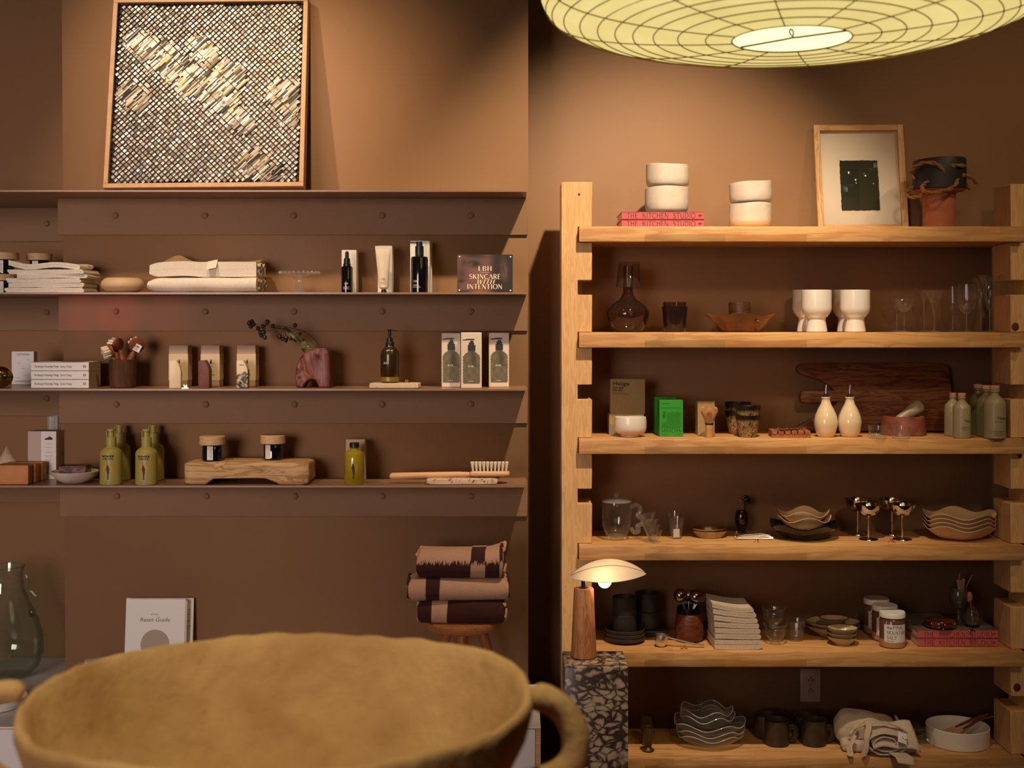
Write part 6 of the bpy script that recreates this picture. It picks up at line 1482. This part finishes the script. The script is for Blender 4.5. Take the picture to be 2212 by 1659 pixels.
# little glass cups
for k, (px, yb, zo, lab) in enumerate(((1675, 1390, 0, 'lower of the nested pair nearest the napkins'), (1671, 1385, 33, 'upper of the nested pair nearest the napkins'), (1719, 1383, 0, 'single one beside the scalloped plates'))):
    Yk = DY(4, yb if k != 1 else 1388); u = Yk/F
    t = thing('footed_glass', 'little footed glass cup, '+lab, 'glass', (X(px, Yk), Yk, zz+zo*u), 0, 'little footed glass cups')
    MB().lathe(shell(PX([(10.5, 0), (11, 2), (10, 7), (13, 10), (21, 18), (23, 26), (22, 32), (26, 43)], u) if k < 2 else PX([(14, 0), (16, 2), (16.5, 8), (18, 24), (22, 44)], u), .0014, .006), 40, fn=lambda a, r, z: (r*(1+.02*cos(8*a)), z)).build('glass_body', M['glass'], t)
# scalloped plates with dark rims
M['scal'] = mat('ivory_porcelain', H('#b8a07c'), .3, coat=.3); M['rimd'] = mat('dark_rim', H('#1c140e'), .5)
def scallop(px, Y, zo, r, h, n, label, name, sy=.8, cat='plate'):
    u = Y/F; t = thing(name, label, cat, (X(px, Y), Y, zo), 0, 'scalloped ivory porcelain')
    f = lambda a, rr, z: (rr*(1+.05*abs(cos(n/2*a))*(z > h*.2*u)), z)
    MB().lathe(shell(PX([(r*.52, 0), (r*.58, h*.15), (r*.85, h*.62), (r, h)], u), .0024), 80, fn=f, sy=sy).build('porcelain_body', M['scal'], t)
    rp_ = []
    for q in range(80):
        a = 2*pi*q/80; rr = (r*u-.0010)*(1+.05*abs(cos(n/2*a))); rp_.append((rr*cos(a), sy*rr*sin(a), h*u+.0006))
    MB().tube(rp_, .0011, 6, True).build('painted_rim', M['rimd'], t)
Yk = 4.212; u = Yk/F
scallop(1800, Yk, zz, 56, 22, 6, 'large scalloped ivory plate with dark rim, lower of two', 'scalloped_plate')
scallop(1799, Yk, zz+9*u, 56, 22, 6, 'large scalloped ivory plate with dark rim, upper of two', 'scalloped_plate')
scallop(1801, Yk, zz+26*u, 31, 12, 6, 'small scalloped ivory saucer lying on the large scalloped plates', 'scalloped_saucer')
Yk = DY(4, 1392); u = Yk/F
for k in range(3): scallop(1820, Yk, zz+9*k*u, 32, 18, 8, 'small scalloped ivory bowl, %s of three before the large plates' % ['lowest', 'middle one', 'topmost'][k], 'scalloped_bowl', .9, 'bowl')
# salt jars
MSALT = mat('pink_salt', H('#b98a64'), .8, c2=H('#a87a56'), ns=300); MSJ = mat('dusky_jar', H('#6a4a3c'), .12, coat=.5)
for k, (px, yb) in enumerate(((1893.5, 1367), (1911, 1381), (1927.5, 1395.5))):
    Yk = DY(4, yb); u = Yk/F
    t = thing('salt_jar', 'labelled glass jar of pink salt with white lid, %s of three' % ['rearmost', 'middle one', 'frontmost'][k], 'jar', (X(px, Yk), Yk, zz), 0, 'jars of pink salt')
    MB().lathe(PX([(0, 0), (24.5, 0), (26.8, 2), (26.8, 57), (24, 62), (22, 64), (0, 64)], u), 44).build('glass_body', MSJ, t)
    MB().lathe(PX([(26.9, 2), (27.0, 4), (27.0, 17), (26.9, 18)], u), 44).build('visible_salt', MSALT, t)
    label_strip(t, 27.1*u, -26*u, 26*u, 13*u, 51*u, 'paper_label', M['paper'])
    MB().lathe(PX([(0, 64), (25, 63), (27.2, 64), (27.2, 73), (26, 75), (22, 74.3), (0, 74.3)], u), 44).build('white_lid', M['white'], t)
    R = 27.2*u; mi = mat('plum_ink', H('#5a3030'), .7) if k == 0 else bpy.data.materials['plum_ink']
    def left(o, x0):      # slide lettering round the jar so that it starts at x0
        for v in o.data.vertices:
            a = math.asin(max(-1, min(1, v.co.x/R)))+x0/R; v.co.x = R*sin(a); v.co.y = R-R*cos(a)
    left(flat_text('the', 6.8*u, mi, t, (0, -R-.0008, 42*u), w=11*u, cyl=R), -14.5*u)
    left(caps('PINK', 7.4*u, mi, t, (0, -R-.0008, 42*u), w=22*u, cyl=R, thick=.12, thin=.05), 4*u)
    left(caps('MOUNTAIN', 7.4*u, mi, t, (0, -R-.0008, 31*u), w=44*u, cyl=R, thick=.12, thin=.05), 2*u)
    left(caps('SALT', 7.4*u, mi, t, (0, -R-.0008, 20*u), w=21*u, cyl=R, thick=.12, thin=.05), -9.5*u)
    fine_print([(-20*u, -4*u, 16*u)], mi, t, (0, -R-.0008, 0), .0012, cyl=R)
# cookbooks and their riders
Yk = DY(4, 1398)+.005; u = Yk/F
ha = kbook(4, 1984, 2156, 1380, 1398, Yk, zz, 'pink cookbook lower of two under the green goblet', 'pink cookbooks', .235)
hb_ = kbook(4, 1984, 2156, 1361.5, 1380, Yk, zz+ha+.0008, 'pink cookbook upper of two under the green goblet', 'pink cookbooks', .235)
zb = zz+ha+hb_+.0016
Yo = 4.12; u = Yo/F; TS = mat('tortoiseshell', H('#3a1408'), .2, c2=H('#6a3414'), ns=24, coat=.5)
t = thing('tortoiseshell_box', 'round tortoiseshell box with gold rings and ball feet on the pink cookbooks', 'box', (X(2026, Yo), Yo-.02, zb))
MB().lathe(PX([(0, 4), (31, 4), (32, 6), (32, 14), (31, 16), (0, 17)], u), 44).build('box_body', TS, t)
for zc in (5, 14.5): MB().lathe(PX([(31.5, zc-.9), (33, zc-.6), (33, zc+.6), (31.5, zc+.9)], u), 44).build('gold_ring', M['gold'], t)
for q in range(3):
    a = rad(-95+120*q); MB().ball((0, 0, 0), 2.4*u, seg=12).build('ball_foot', M['gold'], t, (28*u*cos(a), 28*u*sin(a), 2.4*u))
for q in range(4):
    a = rad(-140+50*q); MB().ball((0, 0, 0), 2.2*u, seg=12).build('gold_stud', M['gold'], t, (32*u*cos(a), 32*u*sin(a), 12*u))
Yo = 4.17; u = Yo/F
t = thing('green_goblet', 'olive green glass goblet holding wooden sticks on the pink cookbooks', 'goblet', (X(2071, Yo), Yo, zb))
MB().lathe(shell(PX([(14, 0), (14, 1.5), (6, 4), (4.5, 8), (4, 28), (10, 32), (18, 40), (21, 50), (20, 62), (16.5, 74)], u), .002, 34*u), 40).build('glass_body', M['olive_glass'], t)
for k, (dx, top, tx) in enumerate(((1, 92, -3), (4, 90, 1), (6, 91, 4), (9, 93, 8), (3, 104, 2), (12, 100, 26))):
    s = thing('wooden_stick', 'flat wooden stick in the green goblet, '+['nearest the tortoiseshell box', 'second from the tortoiseshell box', 'third from the tortoiseshell box', 'broad one', 'thin tall one', 'thin one leaning far out'][k], 'stick', (X(2071, Yo), Yo+.003*(k-2), zb+37*u), 0, 'wooden sticks in the green goblet')
    MB().tube([(dx*.4*u, 0, 0), (dx*u, 0, 25*u), (tx*u+dx*.4*u, 0, (top-37)*u)], (2.9 if k < 4 else .9)*u, 8, flat=.5).build('stick_body', M['palew'], s)
Yo = 4.11; u = Yo/F
t = thing('glass_cloche', 'small clear glass bud vase with a dark foot on the pink cookbooks', 'vase', (X(2100, Yo), Yo, zb))
MB().lathe(PX([(0, 0), (14.5, 0), (15, 2), (10, 3.5), (0, 4)], u), 36).build('dark_foot', M['gblack'], t)
MB().lathe(shell(PX([(9, 4), (13, 14), (13.5, 26), (10, 36), (5, 41), (6, 44)], u), .0012, .002), 36).build('glass_body', M['glass'], t)
t = thing('dried_flower', 'dried pink flower bud standing in the small glass bud vase', 'flower', (X(2100, Yo), Yo, zb+.009))
MB().tube([(1*u, 0, 0), (-1*u, 0, 25*u), (-4*u, 0, 46*u)], 1.2*u, 6).build('stem', mat('dull_pink', H('#8a4a42'), .7), t)
MB().ball((-6*u, 0, 57*u), 7*u, sz=1.7, seg=14).build('bud', mat('dusty_bud', H('#a8705c'), .8), t)
MB().ball((-13*u, -.002, 58*u), 3*u, sz=3, seg=12).rot('Y', 0).build('petal', mat('maroon_petal', H('#5a1a18'), .7), t)
numeral('12', X(2099, 4.04), 4.045, zb, 'tiny brass price numeral on the pink cookbooks', .010)

# ---------------------------------------------------------------- pine shelf 6
zz = zr[5]
MG = mat('bronze_goblet', H('#5e4226'), .4, c2=H('#3a2614'), ns=30, bump=.3, bs=120)
for k, (px, yb, hh) in enumerate(((1400, 1622, 52), (1396, 1606, 64))):
    Yk = DY(5, yb); u = Yk/F
    t = thing('bronze_goblet', ['small dark footed goblet by the marble pedestal, front one', 'small dark footed goblet by the marble pedestal, rear one'][k], 'goblet', (X(px, Yk), Yk, zz), 0, 'dark footed goblets')
    s = hh/52; MB().lathe(shell(PX([(13, 0), (13.5, 3), (8, 7*s), (6.5, 10*s), (10, 16*s), (14, 28*s), (14, 38*s), (11.5, 50*s)], u), .002, 12*u), 36).build('goblet_body', MG, t)
Yk = 4.135; u = Yk/F
gl = glass('frosted_glass', (.96, .96, .95), .08, edge=(.85, .85, .83), milk=.035, rim=.35); glr = glass('whitened_edge_glass', (.9, .9, .88), .1, milk=.4)
for k in range(5):
    t = thing('wavy_glass_bowl', 'clear wavy-rimmed glass bowl, %s in the stack beside the dark goblets' % ['lowest', 'second from the bottom', 'middle one', 'second from the top', 'topmost'][k], 'bowl', (X(1533-[0, 0, 2, 6, 8][k], Yk), Yk, zz+[0, 11, 23, 38, 50][k]*u), 0, 'wavy glass bowls')
    mb = MB(); wavy(mb, [71, 73, 76, 58, 56][k]*u, [24, 24, 26, 24, 24][k]*u, 5, [5, 5.4, 5.6, 6, 6][k]*u, .4+.35*k, .0026, foot=.4, sy=.84); mb.build('bowl_body', gl, t)
    R_, D_, A_w, ph_ = [71, 73, 76, 58, 56][k]*u, [24, 24, 26, 24, 24][k]*u, [5, 5.4, 5.6, 6, 6][k]*u, .4+.35*k
    MB().tube([(R_*(1+.035*sin(5*a+ph_+.8))*cos(a), .84*R_*(1+.035*sin(5*a+ph_+.8))*sin(a), D_+A_w*sin(5*a+ph_)+.0013) for a in [2*pi*q/80 for q in range(80)]], .0016, 6, True).build('glass_rim', glr, t)  # whitened tube added to paint the rim's bright highlight
Yk2 = Yk; t = thing('glass_bud', 'tiny clear glass stem standing in the topmost wavy bowl', 'glass', (X(1512, Yk2), Yk2, zz+55*u))
MB().lathe(shell(PX([(7, 0), (7, 1), (2, 3), (1.6, 20), (6, 24), (8, 40)], u), .0012, .019), 28).build('glass_body', M['glass'], t)
# mugs
for k, (px, yb, hh, rz_) in enumerate(((1678, 1613, 52, 0), (1758, 1613, 53, 0), (1655, 1596, 47, 2), (1741, 1597, 46, 2))):
    Yk = DY(5, yb-6); u = Yk/F
    t = thing('bronze_mug', 'dark bronze-glazed mug, '+['front one nearest the glass bowls', 'front one nearest the linen apron', 'rear one nearest the glass bowls', 'rear one nearest the linen apron'][k], 'mug', (X(px, Yk), Yk, zz), 0, 'dark bronze mugs')
    MB().lathe(shell(PX([(24.5, 0), (26.5, 2), (27, 8), (26, hh)], u), .0035), 44).build('mug_body', M['mug'], t)
    hp = [(25*u, 0, 36*u), (34*u, .0, 37*u), (40*u, 0, 34*u), (41*u, 0, 22*u), (39*u, 0, 13*u), (33*u, 0, 9*u), (25*u, 0, 10*u)]
    MB().tube(sm(hp, 4), 4.2*u, 10, flat=1.5).build('handle', M['mug'], t)
# rolled apron
Yk = DY(5, 1628); u = Yk/F
t = thing('rolled_apron', 'beige linen apron rolled up and tied with its own straps, hanging over the board edge', 'apron', (X(1899, Yk), Yk+.045, zz))
def crease(x, y, z, s, a):
    n = noise.noise_vector(Vector((x*16+s, y*16, z*22)))+.5*noise.noise_vector(Vector((x*42+s, y*42, z*42)))
    return (x+n.x*a, y+n.y*a, z+n.z*a*(1 if z > .006 else .15))
back = MB().rbox(.205, .12, .105, .045, 14, lambda x, y, z: crease(x*(1-.15*(z/.1))-.02, y, z*(1-.9*max(0, x)/.2*.6), 3, .006)); back.rot('Z', -14).mv(-.004, .045, .004); back.v = [(x, y, max(.001, z)) for x, y, z in back.v]; back.build('folded_cloth', M['linen2'], t)
low = MB().rbox(.215, .13, .035, .014, 12, lambda x, y, z: crease(x, y, z, 9, .005)).rot('Z', -10).mv(.0, .012, 0); low.v = [(x, y, max(.001, z)) for x, y, z in low.v]; low.build('folded_cloth', M['linen2'], t)
rollp = MB()
def rl(a, b):      # a spiral roll whose open end faces out
    th = -.6+a*2*pi*2.2; r = (.016+.0135*a*2.2)*(1-.12*b); L = .15
    x = r*1.55*cos(th); z = .038+r*.88*sin(th); n = noise.noise(Vector((x*30, b*4, z*30)))*.004
    return (x+.02*b+n, -.085+L*b+.012*x*6*.2, max(.004, z+.022*b+n))
rollp.grid(rl, 72, 14); n0 = len(rollp.v)
o = rollp.build('rolled_cloth', M['linen2'], t, (.012, 0, .006), recalc=False)
md = o.modifiers.new('thickness', 'SOLIDIFY'); md.thickness = .0035
fl = MB().grid(lambda a, b: (-.05+.15*a+.01*b, -.088-.012*sin(pi*b)+.10*(1-b)*.8, .080-.058*b-.05*(a-.4)**2*b+.004*sin(a*9)), 20, 12)
o = fl.build('bib_flap', M['linen2'], t, (.01, 0, .012), recalc=False); md = o.modifiers.new('thickness', 'SOLIDIFY'); md.thickness = .003
tg = MB().grid(lambda a, b: (.045+.028*a-.006*b, -.095+.02*(1-b), .072-.026*b-.01*a), 3, 3); tg.build('sewn_label', M['paper'], t, (.004, -.008, .012), recalc=False)
mk = MB().tube(sm([(.050, -.101, .066), (.054, -.104, .060), (.061, -.104, .057)]), .0009, 5); mk.tube([(.062, -.104, .0585), (.067, -.103, .0575)], .0013, 5); mk.build('label_emblem', M['ink'], t, (.005, -.006, .008))
def strap(pts, w=.012):
    P_ = sm(pts, 6); mb = MB().tube(P_, w/2, 8, flat=.33); mb.v = [(x, y, max(.001, z)) for x, y, z in [crease(*v, 5, .0022) for v in mb.v]]; mb.build('tie_strap', M['linen2'], t)
strap([(-.075, -.03, .075), (-.03, -.05, .100), (.03, -.045, .097), (.08, -.05, .075), (.105, -.05, .045)], .016)
strap([(-.035, -.055, .098), (-.05, -.085, .07), (-.055, -.095, .04), (-.065, -.095, .012)], .018)
strap([(-.06, -.02, .09), (-.09, -.03, .062), (-.09, -.025, .05), (-.095, -.025, .048)], .012)
strap([(-.08, -.05, .06), (-.10, -.07, .03), (-.100, -.085, .012), (-.108, -.088, .010), (-.105, -.07, .025)], .014)
strap([(.085, -.04, .05), (.11, -.05, .03), (.12, -.05, .018), (.09, -.06, .01)], .022)
hang = MB().grid(lambda a, b: (.01+.055*a+.012*b, -.085-.055*b, .010-.001*sin(pi*b)-.022*max(0, b-.75)*4*(.6+.4*a)), 8, 12); o = hang.build('hanging_corner', M['linen2'], t, (.01, 0.002, .004), recalc=False); md = o.modifiers.new('thickness', 'SOLIDIFY'); md.thickness = .003
for k, (px, yb, r) in enumerate(((2004, 1617, 16), (1990, 1601, 13), (1977, 1592, 13))):
    Yk = DY(5, yb-5); u = Yk/F
    t = thing('glass_votive', 'tiny round glass votive cup beside the linen apron, '+['frontmost', 'middle one', 'rearmost'][k]+' of three', 'glass', (X(px, Yk), Yk, zz), 0, 'tiny glass votive cups')
    MB().lathe(shell(PX([(r*.6, 0), (r*.85, 2), (r, 9), (r*.9, 18), (r*.78, 24)], u), .002, .005), 14).build('glass_body', M['glass'], t, sharp=20)
Yk = DY(5, 1604); u = Yk/F
t = thing('white_tray', 'round straight-sided white tray holding two wooden-bladed spreaders', 'tray', (X(2068.5, Yk), Yk, zz))
MB().lathe(shell(PX([(62, 0), (65, 1), (66, 4), (66, 38)], u), .0045), 64).build('tray_body', M['ceramic'], t)
for k in range(2):
    t = thing('spreader', ['pale-handled brown wooden spreader in the white tray, rear one', 'pale-handled brown wooden spreader in the white tray, front one'][k], 'spreader', (X(2080, Yk), Yk+.018-.022*k, zz+.016), 0, 'wooden spreaders in the tray')
    MB().tube([(-46*u+.016*k, -.006, 6*u), (-12*u+.016*k, .004, 17*u)], 3.9*u, 10).build('handle', M['palew'], t)
    MB().tube(sm([(-13*u+.016*k, .004, 17*u), (10*u+.01*k, .008, 26*u), (36*u, .012, 36*u), (62*u+.01*k, .014, 44*u)]), lambda f: (3.0+2.6*sin(pi*f))*u, 10, flat=.45).build('blade', M['brown'], t)
# ---------------------------------------------------------------- marble pedestal and lamp
zt = CZ-740*3.6/F; x0, x1 = X(1220, 3.6), X(1357, 3.6); wp = x1-x0
m, nt, p = NT('breccia_marble'); v = coords(nt, (1, 1, 1)); 
dn = nd(nt, 'ShaderNodeTexNoise', Scale=11.0, Detail=4.0); nt.links.new(v, dn.inputs['Vector'])
vm = nd(nt, 'ShaderNodeVectorMath', operation='MULTIPLY_ADD'); nt.links.new(dn.outputs[1], vm.inputs[0]); vm.inputs[1].default_value = (.075, .075, .075); nt.links.new(v, vm.inputs[2])
mp = nd(nt, 'ShaderNodeMapping'); mp.inputs['Rotation'].default_value = (0, rad(-38), 0); mp.inputs['Scale'].default_value = (30, 30, 52); nt.links.new(vm.outputs[0], mp.inputs[0])
vo = nd(nt, 'ShaderNodeTexVoronoi', feature='DISTANCE_TO_EDGE', Scale=1.0); nt.links.new(mp.outputs[0], vo.inputs['Vector'])
n2 = nd(nt, 'ShaderNodeTexNoise', Scale=16.0, Detail=8.0, Roughness=.65); nt.links.new(v, n2.inputs['Vector'])
sb = nd(nt, 'ShaderNodeMath', operation='MULTIPLY_ADD'); nt.links.new(n2.outputs[0], sb.inputs[0]); sb.inputs[1].default_value = -.95; nt.links.new(vo.outputs[0], sb.inputs[2])
nt.links.new(ramp(nt, sb.outputs[0], [(.0, H('#43362f')), (.05, H('#62524b')), (.13, H('#a8937e')), (.30, H('#c4ae94'))]), p.inputs['Base Color']); p.inputs['Roughness'].default_value = .28
ad = nd(nt, 'ShaderNodeMath', operation='ADD'); ad.inputs[1].default_value = .46; nt.links.new(sb.outputs[0], ad.inputs[0])
for l in list(nt.links):
    if l.to_node.type == 'VALTORGB': nt.links.new(ad.outputs[0], l.to_socket)
t = thing('marble_pedestal', 'square black and cream veined marble pedestal at the end of the pine shelves', 'pedestal', ((x0+x1)/2, 3.6+wp/2, 0))
MB().box(-wp/2, wp/2, -wp/2, wp/2, 0, zt, .002, seg=2).build('pedestal_body', m, t)
Yl = 3.715; u = Yl/F
t = thing('table_lamp', 'small table lamp with tapered wooden base and leaf-shaped fabric shade, lit, on the marble pedestal', 'table lamp', (X(1261, Yl), Yl, zt))
MB().lathe(PX([(0, 0), (27, 0), (27.6, 2), (27.6, 6), (21.5, 146), (20.5, 149), (0, 149)], u), 44).build('wooden_base', M['lampw'], t)
MB().lathe(PX([(0, 0), (28, 0), (28, 1.8), (0, 1.8)], u), 44).build('felt_ring', M['black'], t)
MB().lathe(PX([(0, 149), (10, 149), (10, 151), (5.4, 152), (5.4, 172), (0, 172)], u), 24).build('black_stem', M['black'], t)
sx0, sx1 = -31, 135          # leaf tips in px from the stem
def shade(a, b, off=0):
    # b runs tip to tip, a across the leaf
    X_ = sx0+(sx1-sx0)*b; f = sin(pi*b)**.75 if 0 < b < 1 else 0
    w = 50*f+1.5; s = (a-.5)*2
    zz_ = 171+(178-171)*b+(36*f)*(1-s*s)**.8-6*f*(abs(s))**3
    return (X_*u, (s*w*.9)*u+.012, (zz_+off)*u)
sh = MB(); sh.grid(lambda a, b: shade(a, b), 28, 40)
m, nt, p = NT('shade_fabric'); p.inputs['Base Color'].default_value = (.82, .70, .56, 1); p.inputs['Roughness'].default_value = .9
tl = nd(nt, 'ShaderNodeBsdfTranslucent'); tl.inputs[0].default_value = (.82, .68, .50, 1); mx = nd(nt, 'ShaderNodeMixShader'); mx.inputs[0].default_value = .45
out = nt.nodes['Material Output']; nt.links.new(p.outputs[0], mx.inputs[1]); nt.links.new(tl.outputs[0], mx.inputs[2]); nt.links.new(mx.outputs[0], out.inputs[0])
so = sh.build('fabric_shade', m, t, recalc=False)
for a in (.22, .5, .78):
    MB().tube([Vector(shade(a, .02+.96*q/30, .5)) for q in range(31)], .55*u, 6).build('seam_wire', mat('seam_thread', H('#8a6a4c'), .8) if a == .22 else bpy.data.materials['seam_thread'], so)
rim = [shade(0, q/30) for q in range(31)]+[shade(1, 1-q/30) for q in range(1, 30)]
MB().tube(rim, .9*u, 6, True).build('rim_piping', M['linen'], so)
MB().tube([(0, 0, 170*u), (14*u, 0, 176*u), (44*u, 0, 182*u)], 2*u, 8).build('lamp_arm', M['black'], t)
MB().lathe(PX([(0, 0), (6, 0), (6, 9), (0, 9)], u), 16).build('bulb_socket', M['black'], t, (44*u, 0, 176*u))
MB().ball((0, 0, 0), 14.5*u, seg=24, rings=16).build('light_bulb', emit('bulb_glow', (1.0, .74, .46), 20), t, (45*u, -.004, 164*u))
lp = light('POINT', 'table_lamp_light', (X(1261, Yl)+45*u, Yl-.004, zt+164*u), None, 2.6, (1, .74, .50), shadow_soft_size=14.4*u)
numeral('340', X(1300, 3.62), 3.645, zt, 'tiny brass price numeral on the marble pedestal before the lamp', .011)

# ---------------------------------------------------------------- paper lantern
YL = 2.45; uL = YL/F
lx, lz0 = X(1710, YL), 2.283
A_, C_ = .492, .105; op = .1155
t = thing('paper_lantern', 'large flat round lit paper lantern with thin wire hoops hanging from the ceiling', 'pendant lamp', (lx, YL, lz0))
m, nt, p = NT('lantern_paper'); p.inputs['Base Color'].default_value = (.80, .72, .50, 1); p.inputs['Roughness'].default_value = .9
n = nd(nt, 'ShaderNodeTexNoise', Scale=9.0, Detail=6.0); nt.links.new(coords(nt), n.inputs['Vector'])
nt.links.new(ramp(nt, n.outputs[0], [(.3, (.73, .585, .20)), (.7, (.83, .675, .26))]), p.inputs['Emission Color']); p.inputs['Emission Strength'].default_value = 1.02
th0 = math.asin(op/A_)
def el(th): return (A_*sin(th), -C_*(abs(cos(th))**.62)*(1 if cos(th) > 0 else -1))
ths = [th0+(pi-2*th0)*k/36 for k in range(37)]
lb = MB().lathe([el(th) for th in ths], 96, fn=lambda a, r, z: (r*(1-.006*(abs(sin(8*a))**8)), z))
lb.build('paper_shade', m, t, recalc=False, sharp=0)
m2, nt, p = NT('lantern_inner_paper'); p.inputs['Base Color'].default_value = (.8, .75, .6, 1); p.inputs['Emission Color'].default_value = (1.0, .90, .60, 1); p.inputs['Emission Strength'].default_value = .5
MB().lathe([(r*.985, z*.975) for r, z in [el(th) for th in ths[1:]]], 64).build('inner_lining', m2, t, recalc=False, sharp=0)
MR = mat('bamboo_hoop', H('#8a6f30'), .8)
hoops = [th0+.11*k for k in range(1, 13)]
for th in hoops:
    r, z = el(th); MB().tube([((r+.0006)*cos(2*pi*q/96)+.006*sin(th*9), (r+.0006)*sin(2*pi*q/96)+.008*cos(th*7), z-.0010) for q in range(96)], .0012, 5, True).build('wire_hoop', MR, t)
for k in range(12):
    a = 2*pi*k/12+.2; MB().tube([((el(th)[0]+.0004)*cos(a), (el(th)[0]+.0004)*sin(a), el(th)[1]-.0008) for th in ths[:19]], .0013, 4).build('paper_seam', mat('paper_seam', H('#9a7c34'), .9) if k == 0 else bpy.data.materials['paper_seam'], t)
r, z = el(th0); MB().tube([(r*cos(2*pi*q/64), r*sin(2*pi*q/64), z) for q in range(64)], .0016, 6, True).build('opening_ring', M['ink'], t)
wz = z+.002
MB().tube([(-.085, .078, wz), (-.012, .010, wz), (0, 0, wz+.001), (.012, -.010, wz), (.094, -.066, wz)], .0019, 6).build('wire_crossbar', M['ink'], t)
MB().tube(sm([(.0, 0, wz), (.003, 0, wz+.006), (.003, 0, wz+.014), (-.002, 0, wz+.018), (-.004, 0, wz+.012), (.0, 0, wz+.005)]), .0016, 6).build('wire_hook', M['ink'], t)
MB().ball((0, 0, 0), .045, seg=24).build('light_bulb', emit('lantern_bulb', (1, .86, .55), 1.6), t, (0, 0, .03))
MB().tube([(0, 0, .07), (0, 0, .6), (0, 0, CEIL-lz0)], .003, 8).build('cord', M['black'], t)
# ---------------------------------------------------------------- papier-mache bowl on its table
bx, by_, zr_ = X(620, 1.55), 1.525, CZ-.447
dt = thing('display_table', 'round wooden table under the large papier-mache bowl', 'table', (bx+.05, by_, 0)); zt2 = zr_-.215
MB().lathe([(0, zt2-.03), (.36, zt2-.03), (.365, zt2-.026), (.365, zt2-.004), (.36, zt2), (0, zt2)], 64).build('tabletop', M['stoolx'], dt)
MB().lathe([(0, 0), (.22, 0), (.22, .02), (.05, .06), (.04, zt2-.031), (0, zt2-.031)], 40).build('table_pedestal', M['stoolw'], dt)
t = thing('papier_mache_bowl', 'huge rough ochre papier-mache bowl with two loop handles', 'bowl', (bx, by_, zt2+.0005), 0)
RX, RY, HB = .306, .294, .2145
rot_b = rad(9.6)
def bw(a, r, z):
    f = z/HB; n = noise.noise(Vector((cos(a)*2.2, sin(a)*2.2, z*6+3)))+.5*noise.noise(Vector((cos(a)*7, sin(a)*7, z*22)))
    lift = .0035*sin(3*a+.5)+.0025*sin(5*a)+.003*noise.noise(Vector((cos(a)*9, sin(a)*9, 1)))
    return (r*(1+.018*n*min(1, r/.1)), z+max(0, f)**2*lift+.004*n*(r < .28)*(z > .02))
prof = [(0, 0), (.10, 0), (.17, .012), (.23, .055), (.272, .115), (.297, .165), (.305, .195), (.306, .206), (.3045, HB-.001), (.300, HB+.0015), (.295, HB-.002), (.290, .200), (.274, .150), (.242, .098), (.185, .052), (.12, .026), (.05, .019), (0, .019)]
k_ = RX/.306
mb = MB().lathe([(max(r*k_, .0005 if 0 < i < len(prof)-1 else .0004), z) for i, (r, z) in enumerate(prof)], 128, fn=bw, sy=RY/RX).xf(Matrix.Rotation(rot_b, 4, 'Z'))
mb.build('bowl_body', M['papier'], t, sharp=0)
def handle(pxl, r, y0):
    """loop handle, centre line in px of the photograph with its own depth offset; tapered into the wall at both ends"""
    pts = [(X(a, y0+d)-bx, y0+d-by_, Z(b, y0+d)-zt2) for a, b, d in pxl]
    P_ = sm(pts, 7); uu = y0/F
    mb = MB().tube(P_, lambda f: r*uu*min(1, .7+f*3, .5+(1-f)*5), 18, flat=.95)
    mb.v = [tuple(Vector(v)+Vector(noise.noise_vector(Vector(v)*22))*.003) for v in mb.v]
    mb.build('loop_handle', M['papier'], t, sharp=0)
handle([(1146, 1508, .0), (1178, 1511, .0), (1214, 1536, 0), (1243, 1585, 0), (1240, 1634, 0), (1208, 1672, 0), (1150, 1695, .0), (1090, 1700, .0)], 32, by_+.05)
handle([(48, 1502, .0), (26, 1492, .0), (-12, 1500, 0), (-48, 1538, 0), (-60, 1590, 0), (-40, 1645, 0), (15, 1685, .0), (85, 1705, .0)], 25, by_-.04)
